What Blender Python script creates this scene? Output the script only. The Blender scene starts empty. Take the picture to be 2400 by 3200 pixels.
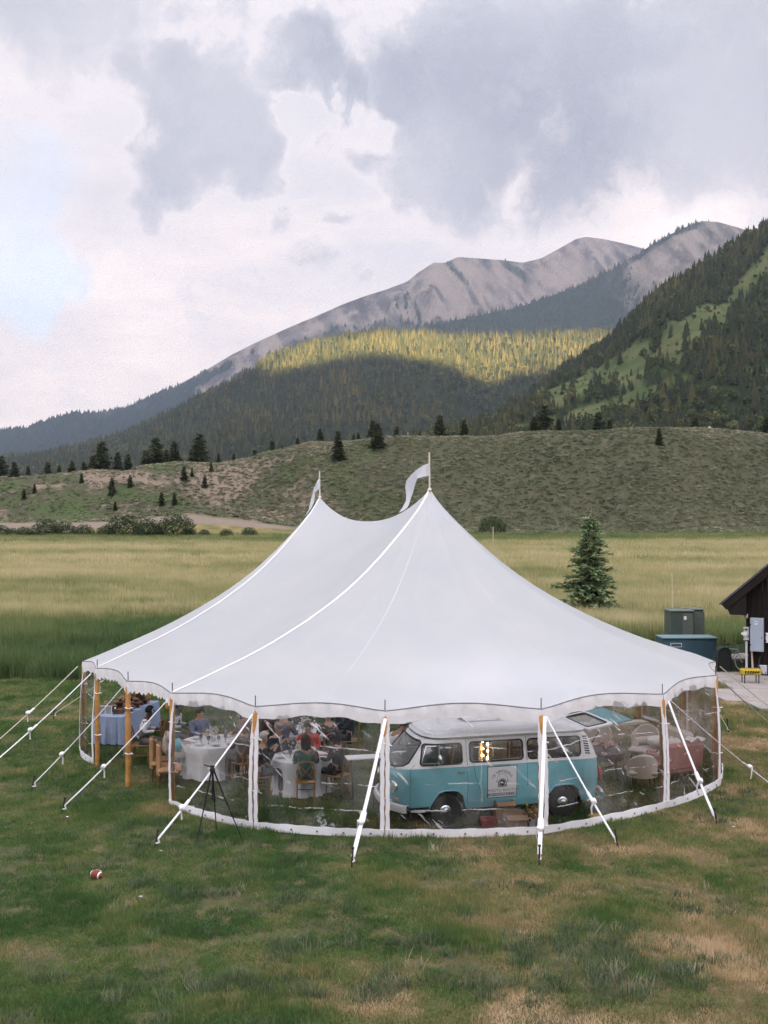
import bpy, bmesh, math, random
import numpy as np
from mathutils import Vector, Matrix, Euler
S = bpy.context.scene
C = S.collection
random.seed(7); rng = np.random.default_rng(7)
PI = math.pi
# ------------------------------------------------------------------ camera
H, F, YH = 5.75, 3000.0, 1640.0
cd = bpy.data.cameras.new('camera'); cam = bpy.data.objects.new('camera', cd); C.objects.link(cam)
cam.location = (0, 0, H); cam.rotation_euler = (PI/2, 0, 0)
cd.sensor_fit = 'HORIZONTAL'; cd.sensor_width = 36.0; cd.lens = F/2400*36
cd.shift_y = (YH-1600)/2400
cd.clip_start = 0.1; cd.clip_end = 60000
S.camera = cam
# ------------------------------------------------------------------ sun + world
SUN_TAN = 0.10
SUN_EL = math.atan(SUN_TAN)
sl = bpy.data.lights.new('sun', 'SUN'); sun = bpy.data.objects.new('sun', sl); C.objects.link(sun)
sl.energy = 5.0; sl.angle = math.radians(0.5); sl.color = (1.0, 0.77, 0.44)
sun.rotation_euler = (PI/2-SUN_EL, 0, 0)      # light travels towards +Y, slightly down
EXPO = 2.6
S.view_settings.view_transform = 'Standard'; S.view_settings.look = 'None'
S.view_settings.exposure = EXPO; S.view_settings.gamma = 1.0; S.view_settings.use_curve_mapping = False
S.cycles.max_bounces = 8; S.cycles.transparent_max_bounces = 24; S.cycles.volume_bounces = 0
S.cycles.use_denoising = True; S.cycles.denoiser = 'OPENIMAGEDENOISE'; S.cycles.denoising_prefilter = 'NONE'; S.cycles.denoising_input_passes = 'RGB_ALBEDO_NORMAL'
S.cycles.sample_clamp_indirect = 4
S.cycles.caustics_reflective = False; S.cycles.caustics_refractive = False

class NT:
    """small helper for node trees"""
    def __init__(s, tree): s.t = tree; s.n = tree.nodes; s.l = tree.links
    def new(s, typ, **kw):
        nd = s.n.new(typ)
        for k, v in kw.items():
            if k == 'ins':
                for i, x in v.items(): s.set(nd, i, x)
            else: setattr(nd, k, v)
        return nd
    def set(s, nd, i, x):
        if isinstance(x, bpy.types.NodeSocket): s.l.new(x, nd.inputs[i])
        else:
            if isinstance(x, (tuple, list)) and len(x) == 3 and nd.inputs[i].type == 'RGBA': x = (*x, 1)
            nd.inputs[i].default_value = x
    def math(s, op, a, b=0.0, c=None, clamp=False):
        nd = s.new('ShaderNodeMath', operation=op, use_clamp=clamp); s.set(nd, 0, a); s.set(nd, 1, b)
        if c is not None: s.set(nd, 2, c)
        return nd.outputs[0]
    def vmath(s, op, a, b=(0, 0, 0), out=0):
        nd = s.new('ShaderNodeVectorMath', operation=op); s.set(nd, 0, a); s.set(nd, 1, b)
        return nd.outputs[out]
    def scale(s, v, k):
        nd = s.new('ShaderNodeVectorMath', operation='MULTIPLY'); s.set(nd, 0, v); nd.inputs[1].default_value = k
        return nd.outputs[0]
    def noise(s, v, scale, detail=4, rough=0.55, out='Fac', dist=0.0):
        nd = s.new('ShaderNodeTexNoise'); s.set(nd, 'Vector', v); nd.inputs['Scale'].default_value = scale
        nd.inputs['Detail'].default_value = detail; nd.inputs['Roughness'].default_value = rough
        nd.inputs['Distortion'].default_value = dist
        return nd.outputs[out]
    def ramp(s, x, lo, hi, a=0.0, b=1.0, smooth=True):
        nd = s.new('ShaderNodeMapRange', interpolation_type='SMOOTHSTEP' if smooth else 'LINEAR')
        s.set(nd, 0, x); nd.inputs[1].default_value = lo; nd.inputs[2].default_value = hi
        nd.inputs[3].default_value = a; nd.inputs[4].default_value = b
        return nd.outputs[0]
    def mix(s, f, a, b, mode='MIX'):
        nd = s.new('ShaderNodeMix', data_type='RGBA', blend_type=mode); s.set(nd, 0, f); s.set(nd, 6, a); s.set(nd, 7, b)
        return nd.outputs[2]
    def cramp(s, x, pts):
        nd = s.new('ShaderNodeValToRGB'); s.set(nd, 0, x); e = nd.color_ramp.elements
        while len(e) < len(pts): e.new(0.5)
        for k, (p, c) in enumerate(pts): e[k].position = p; e[k].color = (*c, 1)
        return nd.outputs[0]

W = bpy.data.worlds.new('World'); S.world = W; W.use_nodes = True
w = NT(W.node_tree); w.n.clear()
WS = 0.1                                   # strength of the sky background
K = 1/(WS*2**EXPO)                         # picture-linear value -> value before the background strength
def sc3(c, k): return tuple(x*k for x in c)
geo = w.new('ShaderNodeTexCoord').outputs['Generated']
sky = w.new('ShaderNodeTexSky', sky_type='NISHITA', sun_disc=False, sun_elevation=SUN_EL, sun_rotation=PI, altitude=2700.0, air_density=1.0, dust_density=1.0)
def dirv(px, py):
    v = Vector(((px-1200)/F, 1.0, (YH-py)/F)); return v.normalized()
# flattened, domain-warped direction gives billowy edges
wn = w.noise(geo, 5.0, 5, 0.6, 'Color')
wv = w.vmath('ADD', geo, w.scale(w.vmath('SUBTRACT', wn, (0.5, 0.5, 0.5)), (0.10, 0.10, 0.10)))
wn2 = w.noise(geo, 22.0, 5, 0.62, 'Color')
wv = w.vmath('ADD', wv, w.scale(w.vmath('SUBTRACT', wn2, (0.5, 0.5, 0.5)), (0.050, 0.050, 0.050)))
def blobs(lst, v):
    acc = None
    for px, py, r, amp in lst:
        d = w.vmath('DISTANCE', v, tuple(dirv(px, py)), out=1)
        m = w.ramp(d, r/F*1.40, r/F*0.40, 0.0, amp)
        acc = m if acc is None else w.math('MAXIMUM', acc, m)
    return acc
dark = blobs([(560, 230, 90, .8), (500, 330, 120, .8), (640, 400, 190, 1), (760, 470, 140, 1), (520, 520, 130, .9), (400, 440, 70, .6), (860, 540, 80, .7), (470, 640, 70, .6), (880, 660, 60, .6), (400, 215, 50, .6),
              (960, 170, 110, .9), (1030, 240, 80, .7), (860, 190, 80, .6), (1130, 300, 90, .8), (1180, 420, 110, .7), (1020, 420, 60, .5),
              (1380, 300, 210, .9), (1600, 260, 260, 1), (1480, 470, 220, .9), (1950, 300, 300, 1), (2300, 300, 300, .9), (2150, 480, 190, .75), (1800, 480, 230, .85), (1290, 560, 110, .6), (2380, 520, 130, .6), (1750, 120, 160, .6), (2250, 90, 180, .6),
              (1040, 690, 40, .5), (980, 800, 60, .45), (1110, 840, 70, .4), (800, 860, 50, .3), (2900, 300, 450, .9), (3000, 900, 300, .5)], wv)
gap = blobs([(900, 330, 70, .8), (1150, 380, 60, .6), (1220, 400, 55, .8), (700, 640, 110, .7), (1000, 520, 60, .6)], wv)
dark = w.math('SUBTRACT', dark, gap)
blue = blobs([(40, 560, 230, .9), (150, 700, 150, .5), (60, 870, 190, 1), (230, 880, 90, .7), (-300, 800, 300, .8), (-700, 400, 400, .7)], wv)
nb = w.noise(wv, 12.0, 10, 0.72)                      # billow
sep = w.new('ShaderNodeSeparateXYZ'); w.l.new(geo, sep.inputs[0]); dz = sep.outputs[2]; dy = sep.outputs[1]
str_v = w.vmath('MULTIPLY', geo, (1.0, 1.0, 4.0))   # stratified streaks
ns = w.noise(str_v, 2.6, 6, 0.6)
nl = w.noise(geo, 2.0, 4, 0.5)
# everywhere else: a broken layer made by noise, entering smoothly outside the mapped clouds
front = w.ramp(dy, 0.80, 0.92)
gen = w.ramp(nl, 0.42, 0.70, 0, 0.8)
dens = w.math('ADD', w.math('MULTIPLY', dark, front), w.math('MULTIPLY', gen, w.math('SUBTRACT', 1.0, front)))
d2 = w.math('ADD', dens, w.math('MULTIPLY', w.math('SUBTRACT', nb, 0.5), 2.2))
dm = w.ramp(d2, 0.08, 1.0)
rim = w.math('MULTIPLY', w.ramp(d2, 0.0, 0.28), w.ramp(d2, 0.50, 0.26))
light_c = w.cramp(w.ramp(ns, 0.34, 0.66, smooth=False), [(0.0, sc3((.96, .88, .90), K)), (0.45, sc3((1.20, 1.03, .98), K)), (1.0, sc3((1.50, 1.26, 1.14), K))])
up_c = sc3((.86, .85, .91), K)
pal = w.mix(w.ramp(dz, 0.24, 0.50, 0, 0.85), light_c, up_c)
pal = w.mix(w.math('MULTIPLY', w.ramp(ns, 0.52, 0.70), w.ramp(dz, 0.42, 0.2, 0, .8)), pal, sc3((1.35, 1.18, 1.12), K))
shade = w.mix(w.ramp(w.noise(wv, 6.0, 7, 0.65), 0.32, 0.66), sc3((.27, .305, .395), K), sc3((.66, .64, .71), K))
col = w.mix(w.math('MULTIPLY', rim, 0.65), pal, sc3((1.15, 1.02, 1.02), K))
col = w.mix(w.math('MULTIPLY', dm, 0.84), col, shade)
skyb = w.mix(0.55, w.scale(sky.outputs[0], (1.0, 1.0, 1.0)), sc3((.60, .72, .86), K))
bm = w.math('MULTIPLY', w.ramp(w.math('ADD', w.math('MULTIPLY', blue, front), w.math('MULTIPLY', w.math('SUBTRACT', ns, 0.5), 1.1)), 0.30, 0.95), 0.42)
col = w.mix(bm, col, skyb)
low = w.ramp(dz, 0.0, -0.05)
col = w.mix(low, col, sc3((.10, .11, .09), K))      # below the horizon: ground tone
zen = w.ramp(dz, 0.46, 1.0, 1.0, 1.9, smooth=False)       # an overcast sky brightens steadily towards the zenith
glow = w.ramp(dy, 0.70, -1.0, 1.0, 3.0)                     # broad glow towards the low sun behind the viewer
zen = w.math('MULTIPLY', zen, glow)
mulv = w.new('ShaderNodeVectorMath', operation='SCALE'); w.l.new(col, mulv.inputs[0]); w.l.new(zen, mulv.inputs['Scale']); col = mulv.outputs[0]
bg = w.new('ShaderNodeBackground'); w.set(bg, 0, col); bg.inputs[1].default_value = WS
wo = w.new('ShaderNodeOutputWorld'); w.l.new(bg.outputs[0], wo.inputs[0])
W.cycles.sampling_method = 'MANUAL'; W.cycles.sample_map_resolution = 1024

# ------------------------------------------------------------------ helpers
MATS = {}
def mat(name, color, rough=0.7, metal=0.0, spec=0.3, bump=0.0, bscale=40.0, var=0.0, vscale=6.0, emis=None, coat=0.0, trans=0.0, obj=True):
    if name in MATS: return MATS[name]
    m = bpy.data.materials.new(name); m.use_nodes = True; t = NT(m.node_tree); t.n.clear()
    p = t.new('ShaderNodeBsdfPrincipled'); o = t.new('ShaderNodeOutputMaterial')
    p.inputs['Roughness'].default_value = rough; p.inputs['Metallic'].default_value = metal
    p.inputs['Specular IOR Level'].default_value = spec; p.inputs['Coat Weight'].default_value = coat
    v = t.new('ShaderNodeTexCoord').outputs['Object'] if obj else t.new('ShaderNodeNewGeometry').outputs['Position']
    if var > 0:
        n = t.noise(v, vscale, 5, 0.6)
        lo = tuple(c*(1-var) for c in color); hi = tuple(min(1, c*(1+var)) for c in color)
        t.set(p, 'Base Color', t.mix(t.ramp(n, .3, .7), lo, hi))
    else: t.set(p, 'Base Color', color)
    if bump > 0:
        b = t.new('ShaderNodeBump'); b.inputs['Strength'].default_value = bump; b.inputs['Distance'].default_value = 0.01
        t.set(b, 'Height', t.noise(v, bscale, 4, 0.6)); t.l.new(b.outputs[0], p.inputs['Normal'])
    if emis: t.set(p, 'Emission Color', emis[0]); p.inputs['Emission Strength'].default_value = emis[1]
    sh = p.outputs[0]
    if trans > 0:
        tr = t.new('ShaderNodeBsdfTranslucent'); t.set(tr, 0, color); mx = t.new('ShaderNodeMixShader'); mx.inputs[0].default_value = trans
        t.l.new(sh, mx.inputs[1]); t.l.new(tr.outputs[0], mx.inputs[2]); sh = mx.outputs[0]
    t.l.new(sh, o.inputs[0]); MATS[name] = m
    return m

def tag(o, label=None, cat=None, group=None, kind=None):
    if label: o['label'] = label
    if cat: o['category'] = cat
    if group: o['group'] = group
    if kind: o['kind'] = kind
    return o
def empty(name, loc=(0, 0, 0), rz=0.0, label=None, cat=None, group=None, rot=None, scale=None):
    o = bpy.data.objects.new(name, None); C.objects.link(o); o.empty_display_size = 0.1
    o.location = loc; o.rotation_euler = rot if rot else (0, 0, rz)
    if scale: o.scale = (scale,)*3 if not isinstance(scale, tuple) else scale
    return tag(o, label, cat, group)
def link(name, me, parent=None, loc=None, rot=None):
    o = bpy.data.objects.new(name, me); C.objects.link(o)
    if parent: o.parent = parent
    if loc: o.location = loc
    if rot: o.rotation_euler = rot
    return o
def copy_tree(o, parent=None, top=True):
    c = o.copy(); C.objects.link(c)
    if parent: c.parent = parent
    for ch in list(o.children): copy_tree(ch, c, False)
    return c
def place(o, loc, rz=0, label=None, group=None):
    o.location = loc; o.rotation_euler = (0, 0, rz)
    if label: o['label'] = label
    if group: o['group'] = group
    return o

class MB:
    def __init__(s): s.v = []; s.f = []; s.m = []
    def add(s, vs, fs, mi=0):
        b = len(s.v); s.v.extend([tuple(x) for x in vs]); s.f.extend([tuple(i+b for i in f) for f in fs]); s.m.extend([mi]*len(fs)); return s
    def box(s, c, sz, R=None, mi=0, bev=0.0, taper=1.0):
        x, y, z = (k/2 for k in sz)
        if bev <= 0:
            vs = [Vector((i*x*(taper if k > 0 else 1), j*y*(taper if k > 0 else 1), k*z)) for k in (-1, 1) for j in (-1, 1) for i in (-1, 1)]
            fs = [(0, 2, 3, 1), (4, 5, 7, 6), (0, 1, 5, 4), (2, 6, 7, 3), (0, 4, 6, 2), (1, 3, 7, 5)]
        else:
            bev = min(bev, x*.98, y*.98, z*.98)
            vs = []; ring = []
            lv = [(-z, x-bev, y-bev), (-z+bev, x, y), (z-bev, x, y), (z, x-bev, y-bev)]
            for (zz, a, b) in lv:
                r = []
                for (sx, sy) in ((1, 1), (-1, 1), (-1, -1), (1, -1)):
                    cx, cy = sx*(x-bev), sy*(y-bev)
                    o = (bev if a > x-bev+1e-9 else 0)
                    p1 = (cx+sx*o, cy, zz); p2 = (cx, cy+sy*o, zz)
                    pm = (cx+sx*o*.707, cy+sy*o*.707, zz)
                    seq = [p1, pm, p2] if sx*sy > 0 else [p2, pm, p1]
                    for q in seq: r.append(len(vs)); vs.append(Vector(q))
                ring.append(r)
            fs = [tuple(ring[0][::-1]), tuple(ring[-1])]
            n = 12
            for k in range(3):
                for i in range(n): fs.append((ring[k][i], ring[k][(i+1) % n], ring[k+1][(i+1) % n], ring[k+1][i]))
        if R is not None: vs = [R @ v for v in vs]
        c = Vector(c); return s.add([v+c for v in vs], fs, mi)
    def tube(s, pts, r, n=8, mi=0, cap=True, closed=False, sq=None):
        pts = [Vector(p) for p in pts]; N = len(pts); rs = r if isinstance(r, (list, tuple)) else [r]*N
        vs = []; prev = None
        for i, p in enumerate(pts):
            if closed: d = pts[(i+1) % N]-pts[i-1]
            else: d = (pts[min(i+1, N-1)]-pts[max(i-1, 0)])
            d.normalize()
            if prev is None: a = d.orthogonal().normalized() if abs(d.z) > .99 else d.cross(Vector((0, 0, 1))).normalized()
            else:
                a = prev-d*prev.dot(d)
                a = a.normalized() if a.length > 1e-6 else d.orthogonal().normalized()
            prev = a; b = d.cross(a)
            for k in range(n):
                t = 2*PI*k/n+PI/n; ca, sa = math.cos(t), math.sin(t)
                if sq: vs.append(p+a*(ca*rs[i]*sq[0])+b*(sa*rs[i]*sq[1]))
                else: vs.append(p+(a*ca+b*sa)*rs[i])
        fs = []
        for i in range(N if closed else N-1):
            j = (i+1) % N
            for k in range(n): fs.append((i*n+k, i*n+(k+1) % n, j*n+(k+1) % n, j*n+k))
        if cap and not closed: fs += [tuple(range(n))[::-1], tuple((N-1)*n+k for k in range(n))]
        return s.add(vs, fs, mi)
    def lathe(s, prof, n=24, c=(0, 0, 0), R=None, mi=0, wob=None):
        vs = []; fs = []
        for i, (r, z) in enumerate(prof):
            for k in range(n):
                t = 2*PI*k/n; rr = r*(wob(t, i, z) if wob else 1); v = Vector((rr*math.cos(t), rr*math.sin(t), z)); vs.append(v)
        for i in range(len(prof)-1):
            for k in range(n): fs.append((i*n+k, i*n+(k+1) % n, (i+1)*n+(k+1) % n, (i+1)*n+k))
        if prof[0][0] > 1e-6: fs.append(tuple(range(n))[::-1])
        if prof[-1][0] > 1e-6: fs.append(tuple((len(prof)-1)*n+k for k in range(n)))
        if R is not None: vs = [R @ v for v in vs]
        c = Vector(c); return s.add([v+c for v in vs], fs, mi)
    def ball(s, c, r, n=12, m=8, sc=(1, 1, 1), R=None, mi=0, wob=0.0):
        prof = [(math.sin(PI*i/m), -math.cos(PI*i/m)) for i in range(m+1)]
        vs = []; fs = []
        for i, (a, z) in enumerate(prof):
            for k in range(n):
                t = 2*PI*k/n; q = 1+random.uniform(-wob, wob)
                v = Vector((a*math.cos(t)*r*sc[0]*q, a*math.sin(t)*r*sc[1]*q, z*r*sc[2]*q)); vs.append(R @ v if R is not None else v)
        for i in range(m):
            for k in range(n): fs.append((i*n+k, i*n+(k+1) % n, (i+1)*n+(k+1) % n, (i+1)*n+k))
        c = Vector(c); return s.add([v+c for v in vs], fs, mi)
    def grid(s, P, mi=0, closed_u=False):
        nu = len(P); nv = len(P[0]); vs = [q for row in P for q in row]; fs = []
        for i in range(nu if closed_u else nu-1):
            j = (i+1) % nu
            for k in range(nv-1): fs.append((i*nv+k, j*nv+k, j*nv+k+1, i*nv+k+1))
        return s.add(vs, fs, mi)
    def mesh(s, name, mats, smooth=True, merge=0.0, angle=None):
        me = bpy.data.meshes.new(name); me.from_pydata(s.v, [], s.f)
        for m in (mats if isinstance(mats, (list, tuple)) else [mats]): me.materials.append(m)
        if max(s.m, default=0) > 0: me.polygons.foreach_set('material_index', s.m)
        if merge > 0:
            bm = bmesh.new(); bm.from_mesh(me); bmesh.ops.remove_doubles(bm, verts=bm.verts, dist=merge); bm.to_mesh(me); bm.free()
        me.polygons.foreach_set('use_smooth', [smooth]*len(me.polygons))
        if smooth:
            try: me.set_sharp_from_angle(angle=angle if angle else math.radians(40))
            except Exception: pass
        me.update(); return me
    def build(s, name, mats, parent=None, label=None, smooth=True, loc=None, rot=None, merge=0.0, angle=None):
        o = link(name, s.mesh(name, mats, smooth, merge, angle), parent, loc, rot)
        if label: o['label'] = label
        return o

# vectorised value noise
def _h(i, j, s):
    n = (i.astype(np.int64)*374761393+j.astype(np.int64)*668265263+s*1442695041) & 0x7fffffff
    n = ((n ^ (n >> 13))*1274126177) & 0x7fffffff
    return ((n ^ (n >> 16)) & 0xffff)/65535.0
def vn(x, y, s=0):
    x = np.asarray(x, float); y = np.asarray(y, float); i = np.floor(x); j = np.floor(y); u = x-i; v = y-j
    u = u*u*(3-2*u); v = v*v*(3-2*v)
    return (_h(i, j, s)*(1-u)+_h(i+1, j, s)*u)*(1-v)+(_h(i, j+1, s)*(1-u)+_h(i+1, j+1, s)*u)*v
def fbm(x, y, s=0, o=4, g=0.5):
    a = 0; amp = 1; tot = 0
    for k in range(o): a = a+amp*vn(np.asarray(x)*2**k, np.asarray(y)*2**k, s+k*17); tot += amp; amp *= g
    return a/tot
def sst(x, a, b):
    t = np.clip((np.asarray(x, float)-a)/(b-a), 0, 1); return t*t*(3-2*t)
def interp(x, pts):
    p = np.array(pts, float); return np.interp(x, p[:, 0], p[:, 1])
def gridmesh(name, X, Y, Z, m, attrs=None):
    ny, nx = X.shape; me = bpy.data.meshes.new(name)
    co = np.stack([X, Y, Z], -1).reshape(-1, 3).astype(np.float32)
    idx = np.arange(nx*ny).reshape(ny, nx); q = np.stack([idx[:-1, :-1], idx[:-1, 1:], idx[1:, 1:], idx[1:, :-1]], -1).reshape(-1, 4)
    me.vertices.add(len(co)); me.vertices.foreach_set('co', co.ravel())
    me.loops.add(q.size); me.loops.foreach_set('vertex_index', q.ravel().astype(np.int32))
    me.polygons.add(len(q)); me.polygons.foreach_set('loop_start', np.arange(0, q.size, 4, dtype=np.int32)); me.polygons.foreach_set('loop_total', np.full(len(q), 4, np.int32))
    me.polygons.foreach_set('use_smooth', np.ones(len(q), bool))
    me.materials.append(m); me.update(calc_edges=True)
    for k, a in (attrs or {}).items():
        at = me.attributes.new(k, 'FLOAT', 'POINT'); at.data.foreach_set('value', a.ravel().astype(np.float32))
    return link(name, me)

def scatter(name, P, rotz, scl, tint, srcs, label, pick=None, tilt=None, cat=None):
    """points with geometry-node instances of the source meshes: one object of kind stuff"""
    n = len(P); me = bpy.data.meshes.new(name); me.vertices.add(n); me.vertices.foreach_set('co', np.asarray(P, np.float32).ravel())
    def at(nm, tp, data, key='value'):
        a = me.attributes.new(nm, tp, 'POINT'); a.data.foreach_set(key, data)
    R = np.zeros((n, 3), np.float32); R[:, 2] = rotz
    if tilt is not None: R[:, 0] = tilt
    at('rot', 'FLOAT_VECTOR', R.ravel(), 'vector')
    sc = np.asarray(scl, np.float32)
    if sc.ndim == 1: sc = np.stack([sc, sc, sc], 1)
    at('scl', 'FLOAT_VECTOR', sc.ravel(), 'vector'); at('tint', 'FLOAT', np.asarray(tint, np.float32))
    at('pick', 'INT', (rng.integers(0, len(srcs), n) if pick is None else pick).astype(np.int32))
    o = link(name, me); g = bpy.data.node_groups.new(name, 'GeometryNodeTree')
    g.interface.new_socket('Geometry', in_out='INPUT', socket_type='NodeSocketGeometry'); g.interface.new_socket('Geometry', in_out='OUTPUT', socket_type='NodeSocketGeometry')
    t = NT(g); gi = t.new('NodeGroupInput'); go = t.new('NodeGroupOutput'); iop = t.new('GeometryNodeInstanceOnPoints')
    mp = t.new('GeometryNodeMeshToPoints'); t.l.new(gi.outputs[0], mp.inputs[0])
    g2i = t.new('GeometryNodeGeometryToInstance')
    for so in list(srcs)[::-1]:
        oi = t.new('GeometryNodeObjectInfo'); oi.inputs['Object'].default_value = so; t.l.new(oi.outputs['Geometry'], g2i.inputs[0])
    t.l.new(mp.outputs[0], iop.inputs['Points']); t.l.new(g2i.outputs[0], iop.inputs['Instance']); iop.inputs['Pick Instance'].default_value = True
    def na(nm, tp):
        a = t.new('GeometryNodeInputNamedAttribute', data_type=tp); a.inputs[0].default_value = nm; return a.outputs[0]
    t.l.new(na('pick', 'INT'), iop.inputs['Instance Index']); t.l.new(na('rot', 'FLOAT_VECTOR'), iop.inputs['Rotation']); t.l.new(na('scl', 'FLOAT_VECTOR'), iop.inputs['Scale'])
    t.l.new(iop.outputs[0], go.inputs[0])
    md = o.modifiers.new('scatter', 'NODES'); md.node_group = g
    tag(o, label, cat, None, 'stuff'); return o
def source(name, me):
    return bpy.data.objects.new(name, me)        # never linked: only instanced

def foliage_mat(name, c0, c1, c2, trans=0.25, wscale=0.0, rough=0.8, shadeby=None):
    """colour from the instance tint, plus a little object-space variation"""
    m = bpy.data.materials.new(name); m.use_nodes = True; t = NT(m.node_tree); t.n.clear()
    a = t.new('ShaderNodeAttribute', attribute_type='INSTANCER', attribute_name='tint').outputs['Fac']
    pos = t.new('ShaderNodeNewGeometry').outputs['Position']
    if wscale: a = t.math('ADD', t.math('MULTIPLY', a, 0.75), t.math('MULTIPLY', t.noise(pos, wscale, 3, .6), 0.3))
    col = t.cramp(a, [(0.0, c0), (0.5, c1), (1.0, c2)])
    d = t.new('ShaderNodeBsdfDiffuse'); t.set(d, 0, col); tr = t.new('ShaderNodeBsdfTranslucent'); t.set(tr, 0, col)
    mx = t.new('ShaderNodeMixShader'); mx.inputs[0].default_value = trans; t.l.new(d.outputs[0], mx.inputs[1]); t.l.new(tr.outputs[0], mx.inputs[2])
    o = t.new('ShaderNodeOutputMaterial'); t.l.new(mx.outputs[0], o.inputs[0]); return m
# ------------------------------------------------------------------ ground, meadow and terrace (one sheet)
TOP = [(-3000, 1500), (-600, 1492), (0, 1489), (253, 1485), (427, 1474), (470, 1462), (579, 1447), (694, 1443), (796, 1432), (940, 1405), (976, 1392), (1049, 1385), (1143, 1379), (1200, 1374), (1417, 1371),
       (1706, 1360), (1923, 1352), (2140, 1351), (2400, 1372), (2800, 1395), (4500, 1420)]
YT = 262.0
def ground_z(X, Y):
    X = np.asarray(X, float); Y = np.asarray(Y, float)
    base = 4.1*np.clip((Y-45)/160, 0, 1)**1.2
    px = X/YT*F+1200
    zt = H+(YH-interp(px, TOP))*YT/F
    wig = (fbm(X/30, Y/60, 5, 3)-.5)*14
    left = sst(px, 1500, 500)
    t = sst(Y+wig, 206+left*6, 256)
    rough = sst(Y, 205, 225)*sst(Y, 300, 262)
    z = base+t*(zt-4.1-.8*0)+rough*((fbm(X/14, Y/14, 9, 3)-.5)*2.8*(0.6+left))
    # spoil heaps at the foot of the bank, left of the tent
    heap = np.exp(-((px-760)/150)**2)*np.exp(-((Y-206)/7)**2)*(2.2+2.5*fbm(X/5, Y/5, 3, 3))
    near = sst(Y, 60, 40)
    lawn = near*((fbm(X/1.6, Y/1.6, 2, 3)-.5)*0.07+(fbm(X/.35, Y/.35, 8, 2)-.5)*0.035)
    tentflat = sst(np.hypot(X-.3, Y-25), 6, 9.5)
    lawn = lawn*(0.35+0.65*tentflat)
    return z+heap*left+lawn+2.3*left*sst(Y, 186, 206)*(1-t)
def dens(segs):
    out = []
    for a, b, st in segs: out += list(np.arange(a, b, st))
    return np.array(out+[segs[-1][1]])
xs = dens([(-420, -130, 10), (-130, -30, 2.5), (-30, -12, .8), (-12, 12, .12), (12, 30, .8), (30, 130, 2.5), (130, 420, 10)])
ys = dens([(-60, 6, 4), (6, 10, .5), (10, 24, .12), (24, 40, .3), (40, 70, 1), (70, 190, 3), (190, 300, 1.2), (300, 520, 12)])
GX, GY = np.meshgrid(xs, ys)
gm = bpy.data.materials.new('ground'); gm.use_nodes = True; t = NT(gm.node_tree); t.n.clear()
pos = t.new('ShaderNodeNewGeometry').outputs['Position']
sp = t.new('ShaderNodeSeparateXYZ'); t.l.new(pos, sp.inputs[0]); gx, gy, gz = sp.outputs
n1 = t.noise(pos, 0.35, 5, .62); n2 = t.noise(pos, 1.7, 5, .65); n3 = t.noise(pos, 9.0, 4, .7); n4 = t.noise(pos, 45.0, 3, .7)
# lawn: green to the left, worn and straw coloured to the right, pale bare scuffs
rightness = t.ramp(t.math('ADD', gx, t.math('MULTIPLY', t.math('SUBTRACT', n1, .5), 14.0)), -5.0, 6.0)
grass_l = t.cramp(n2, [(0.30, (.050, .062, .028)), (0.50, (.080, .085, .042)), (0.72, (.14, .12, .065))])
grass_r = t.cramp(n2, [(0.28, (0.055, 0.058, 0.026)), (0.50, (0.113, 0.090, 0.046)), (0.72, (0.196, 0.142, 0.080))])
lawn = t.mix(rightness, grass_l, grass_r)
bare = t.math('MULTIPLY', t.ramp(t.noise(t.vmath('MULTIPLY', pos, (1.0, 1.6, 1.0)), 1.1, 6, .7), .56, .66), t.ramp(n3, .35, .6))
nearm = t.ramp(gy, 20.5, 16.5)
barek = t.math('MULTIPLY', bare, t.math('ADD', t.math('MULTIPLY', nearm, .75), t.math('MULTIPLY', rightness, .4)), clamp=True)
lawn = t.mix(barek, lawn, t.mix(n3, (.12, .080, .055), (.26, .19, .13)))
lawn = t.mix(t.ramp(n4, .35, .7, 0, .45), lawn, t.mix(.5, lawn, (.01, .012, .006)))
# meadow and bank
mead = t.cramp(n1, [(0.3, (0.080, 0.094, 0.032)), (0.5, (0.174, 0.152, 0.065)), (0.7, (0.275, 0.217, 0.102))])
md = t.ramp(t.math('ADD', gy, t.math('MULTIPLY', t.math('SUBTRACT', n1, .5), 8.0)), 35.0, 39.0)
c = t.mix(md, lawn, t.mix(t.ramp(gy, 45, 60), (.018, .03, .010), mead))
far_n = t.noise(pos, 0.06, 6, .6); far_n2 = t.noise(pos, 0.5, 6, .7)
bank = t.cramp(far_n2, [(0.3, (.046, .052, .028)), (0.5, (.068, .073, .042)), (0.7, (.115, .10, .07))])
leftness = t.ramp(gx, 5, -30)
dirt = t.math('MULTIPLY', t.ramp(t.math('ADD', far_n, t.math('MULTIPLY', far_n2, .35)), .66, .80), leftness)
bank = t.mix(dirt, bank, t.mix(far_n2, (.15, .12, .09), (.25, .195, .155)))
bank = t.mix(t.math('MULTIPLY', t.ramp(far_n, .5, .38), t.ramp(gx, 20, -40, 0.1, .8)), bank, (.060, .095, .032))
c = t.mix(t.ramp(t.math('ADD', gy, t.math('MULTIPLY', far_n, 12.0)), 204, 210), c, bank)
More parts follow.
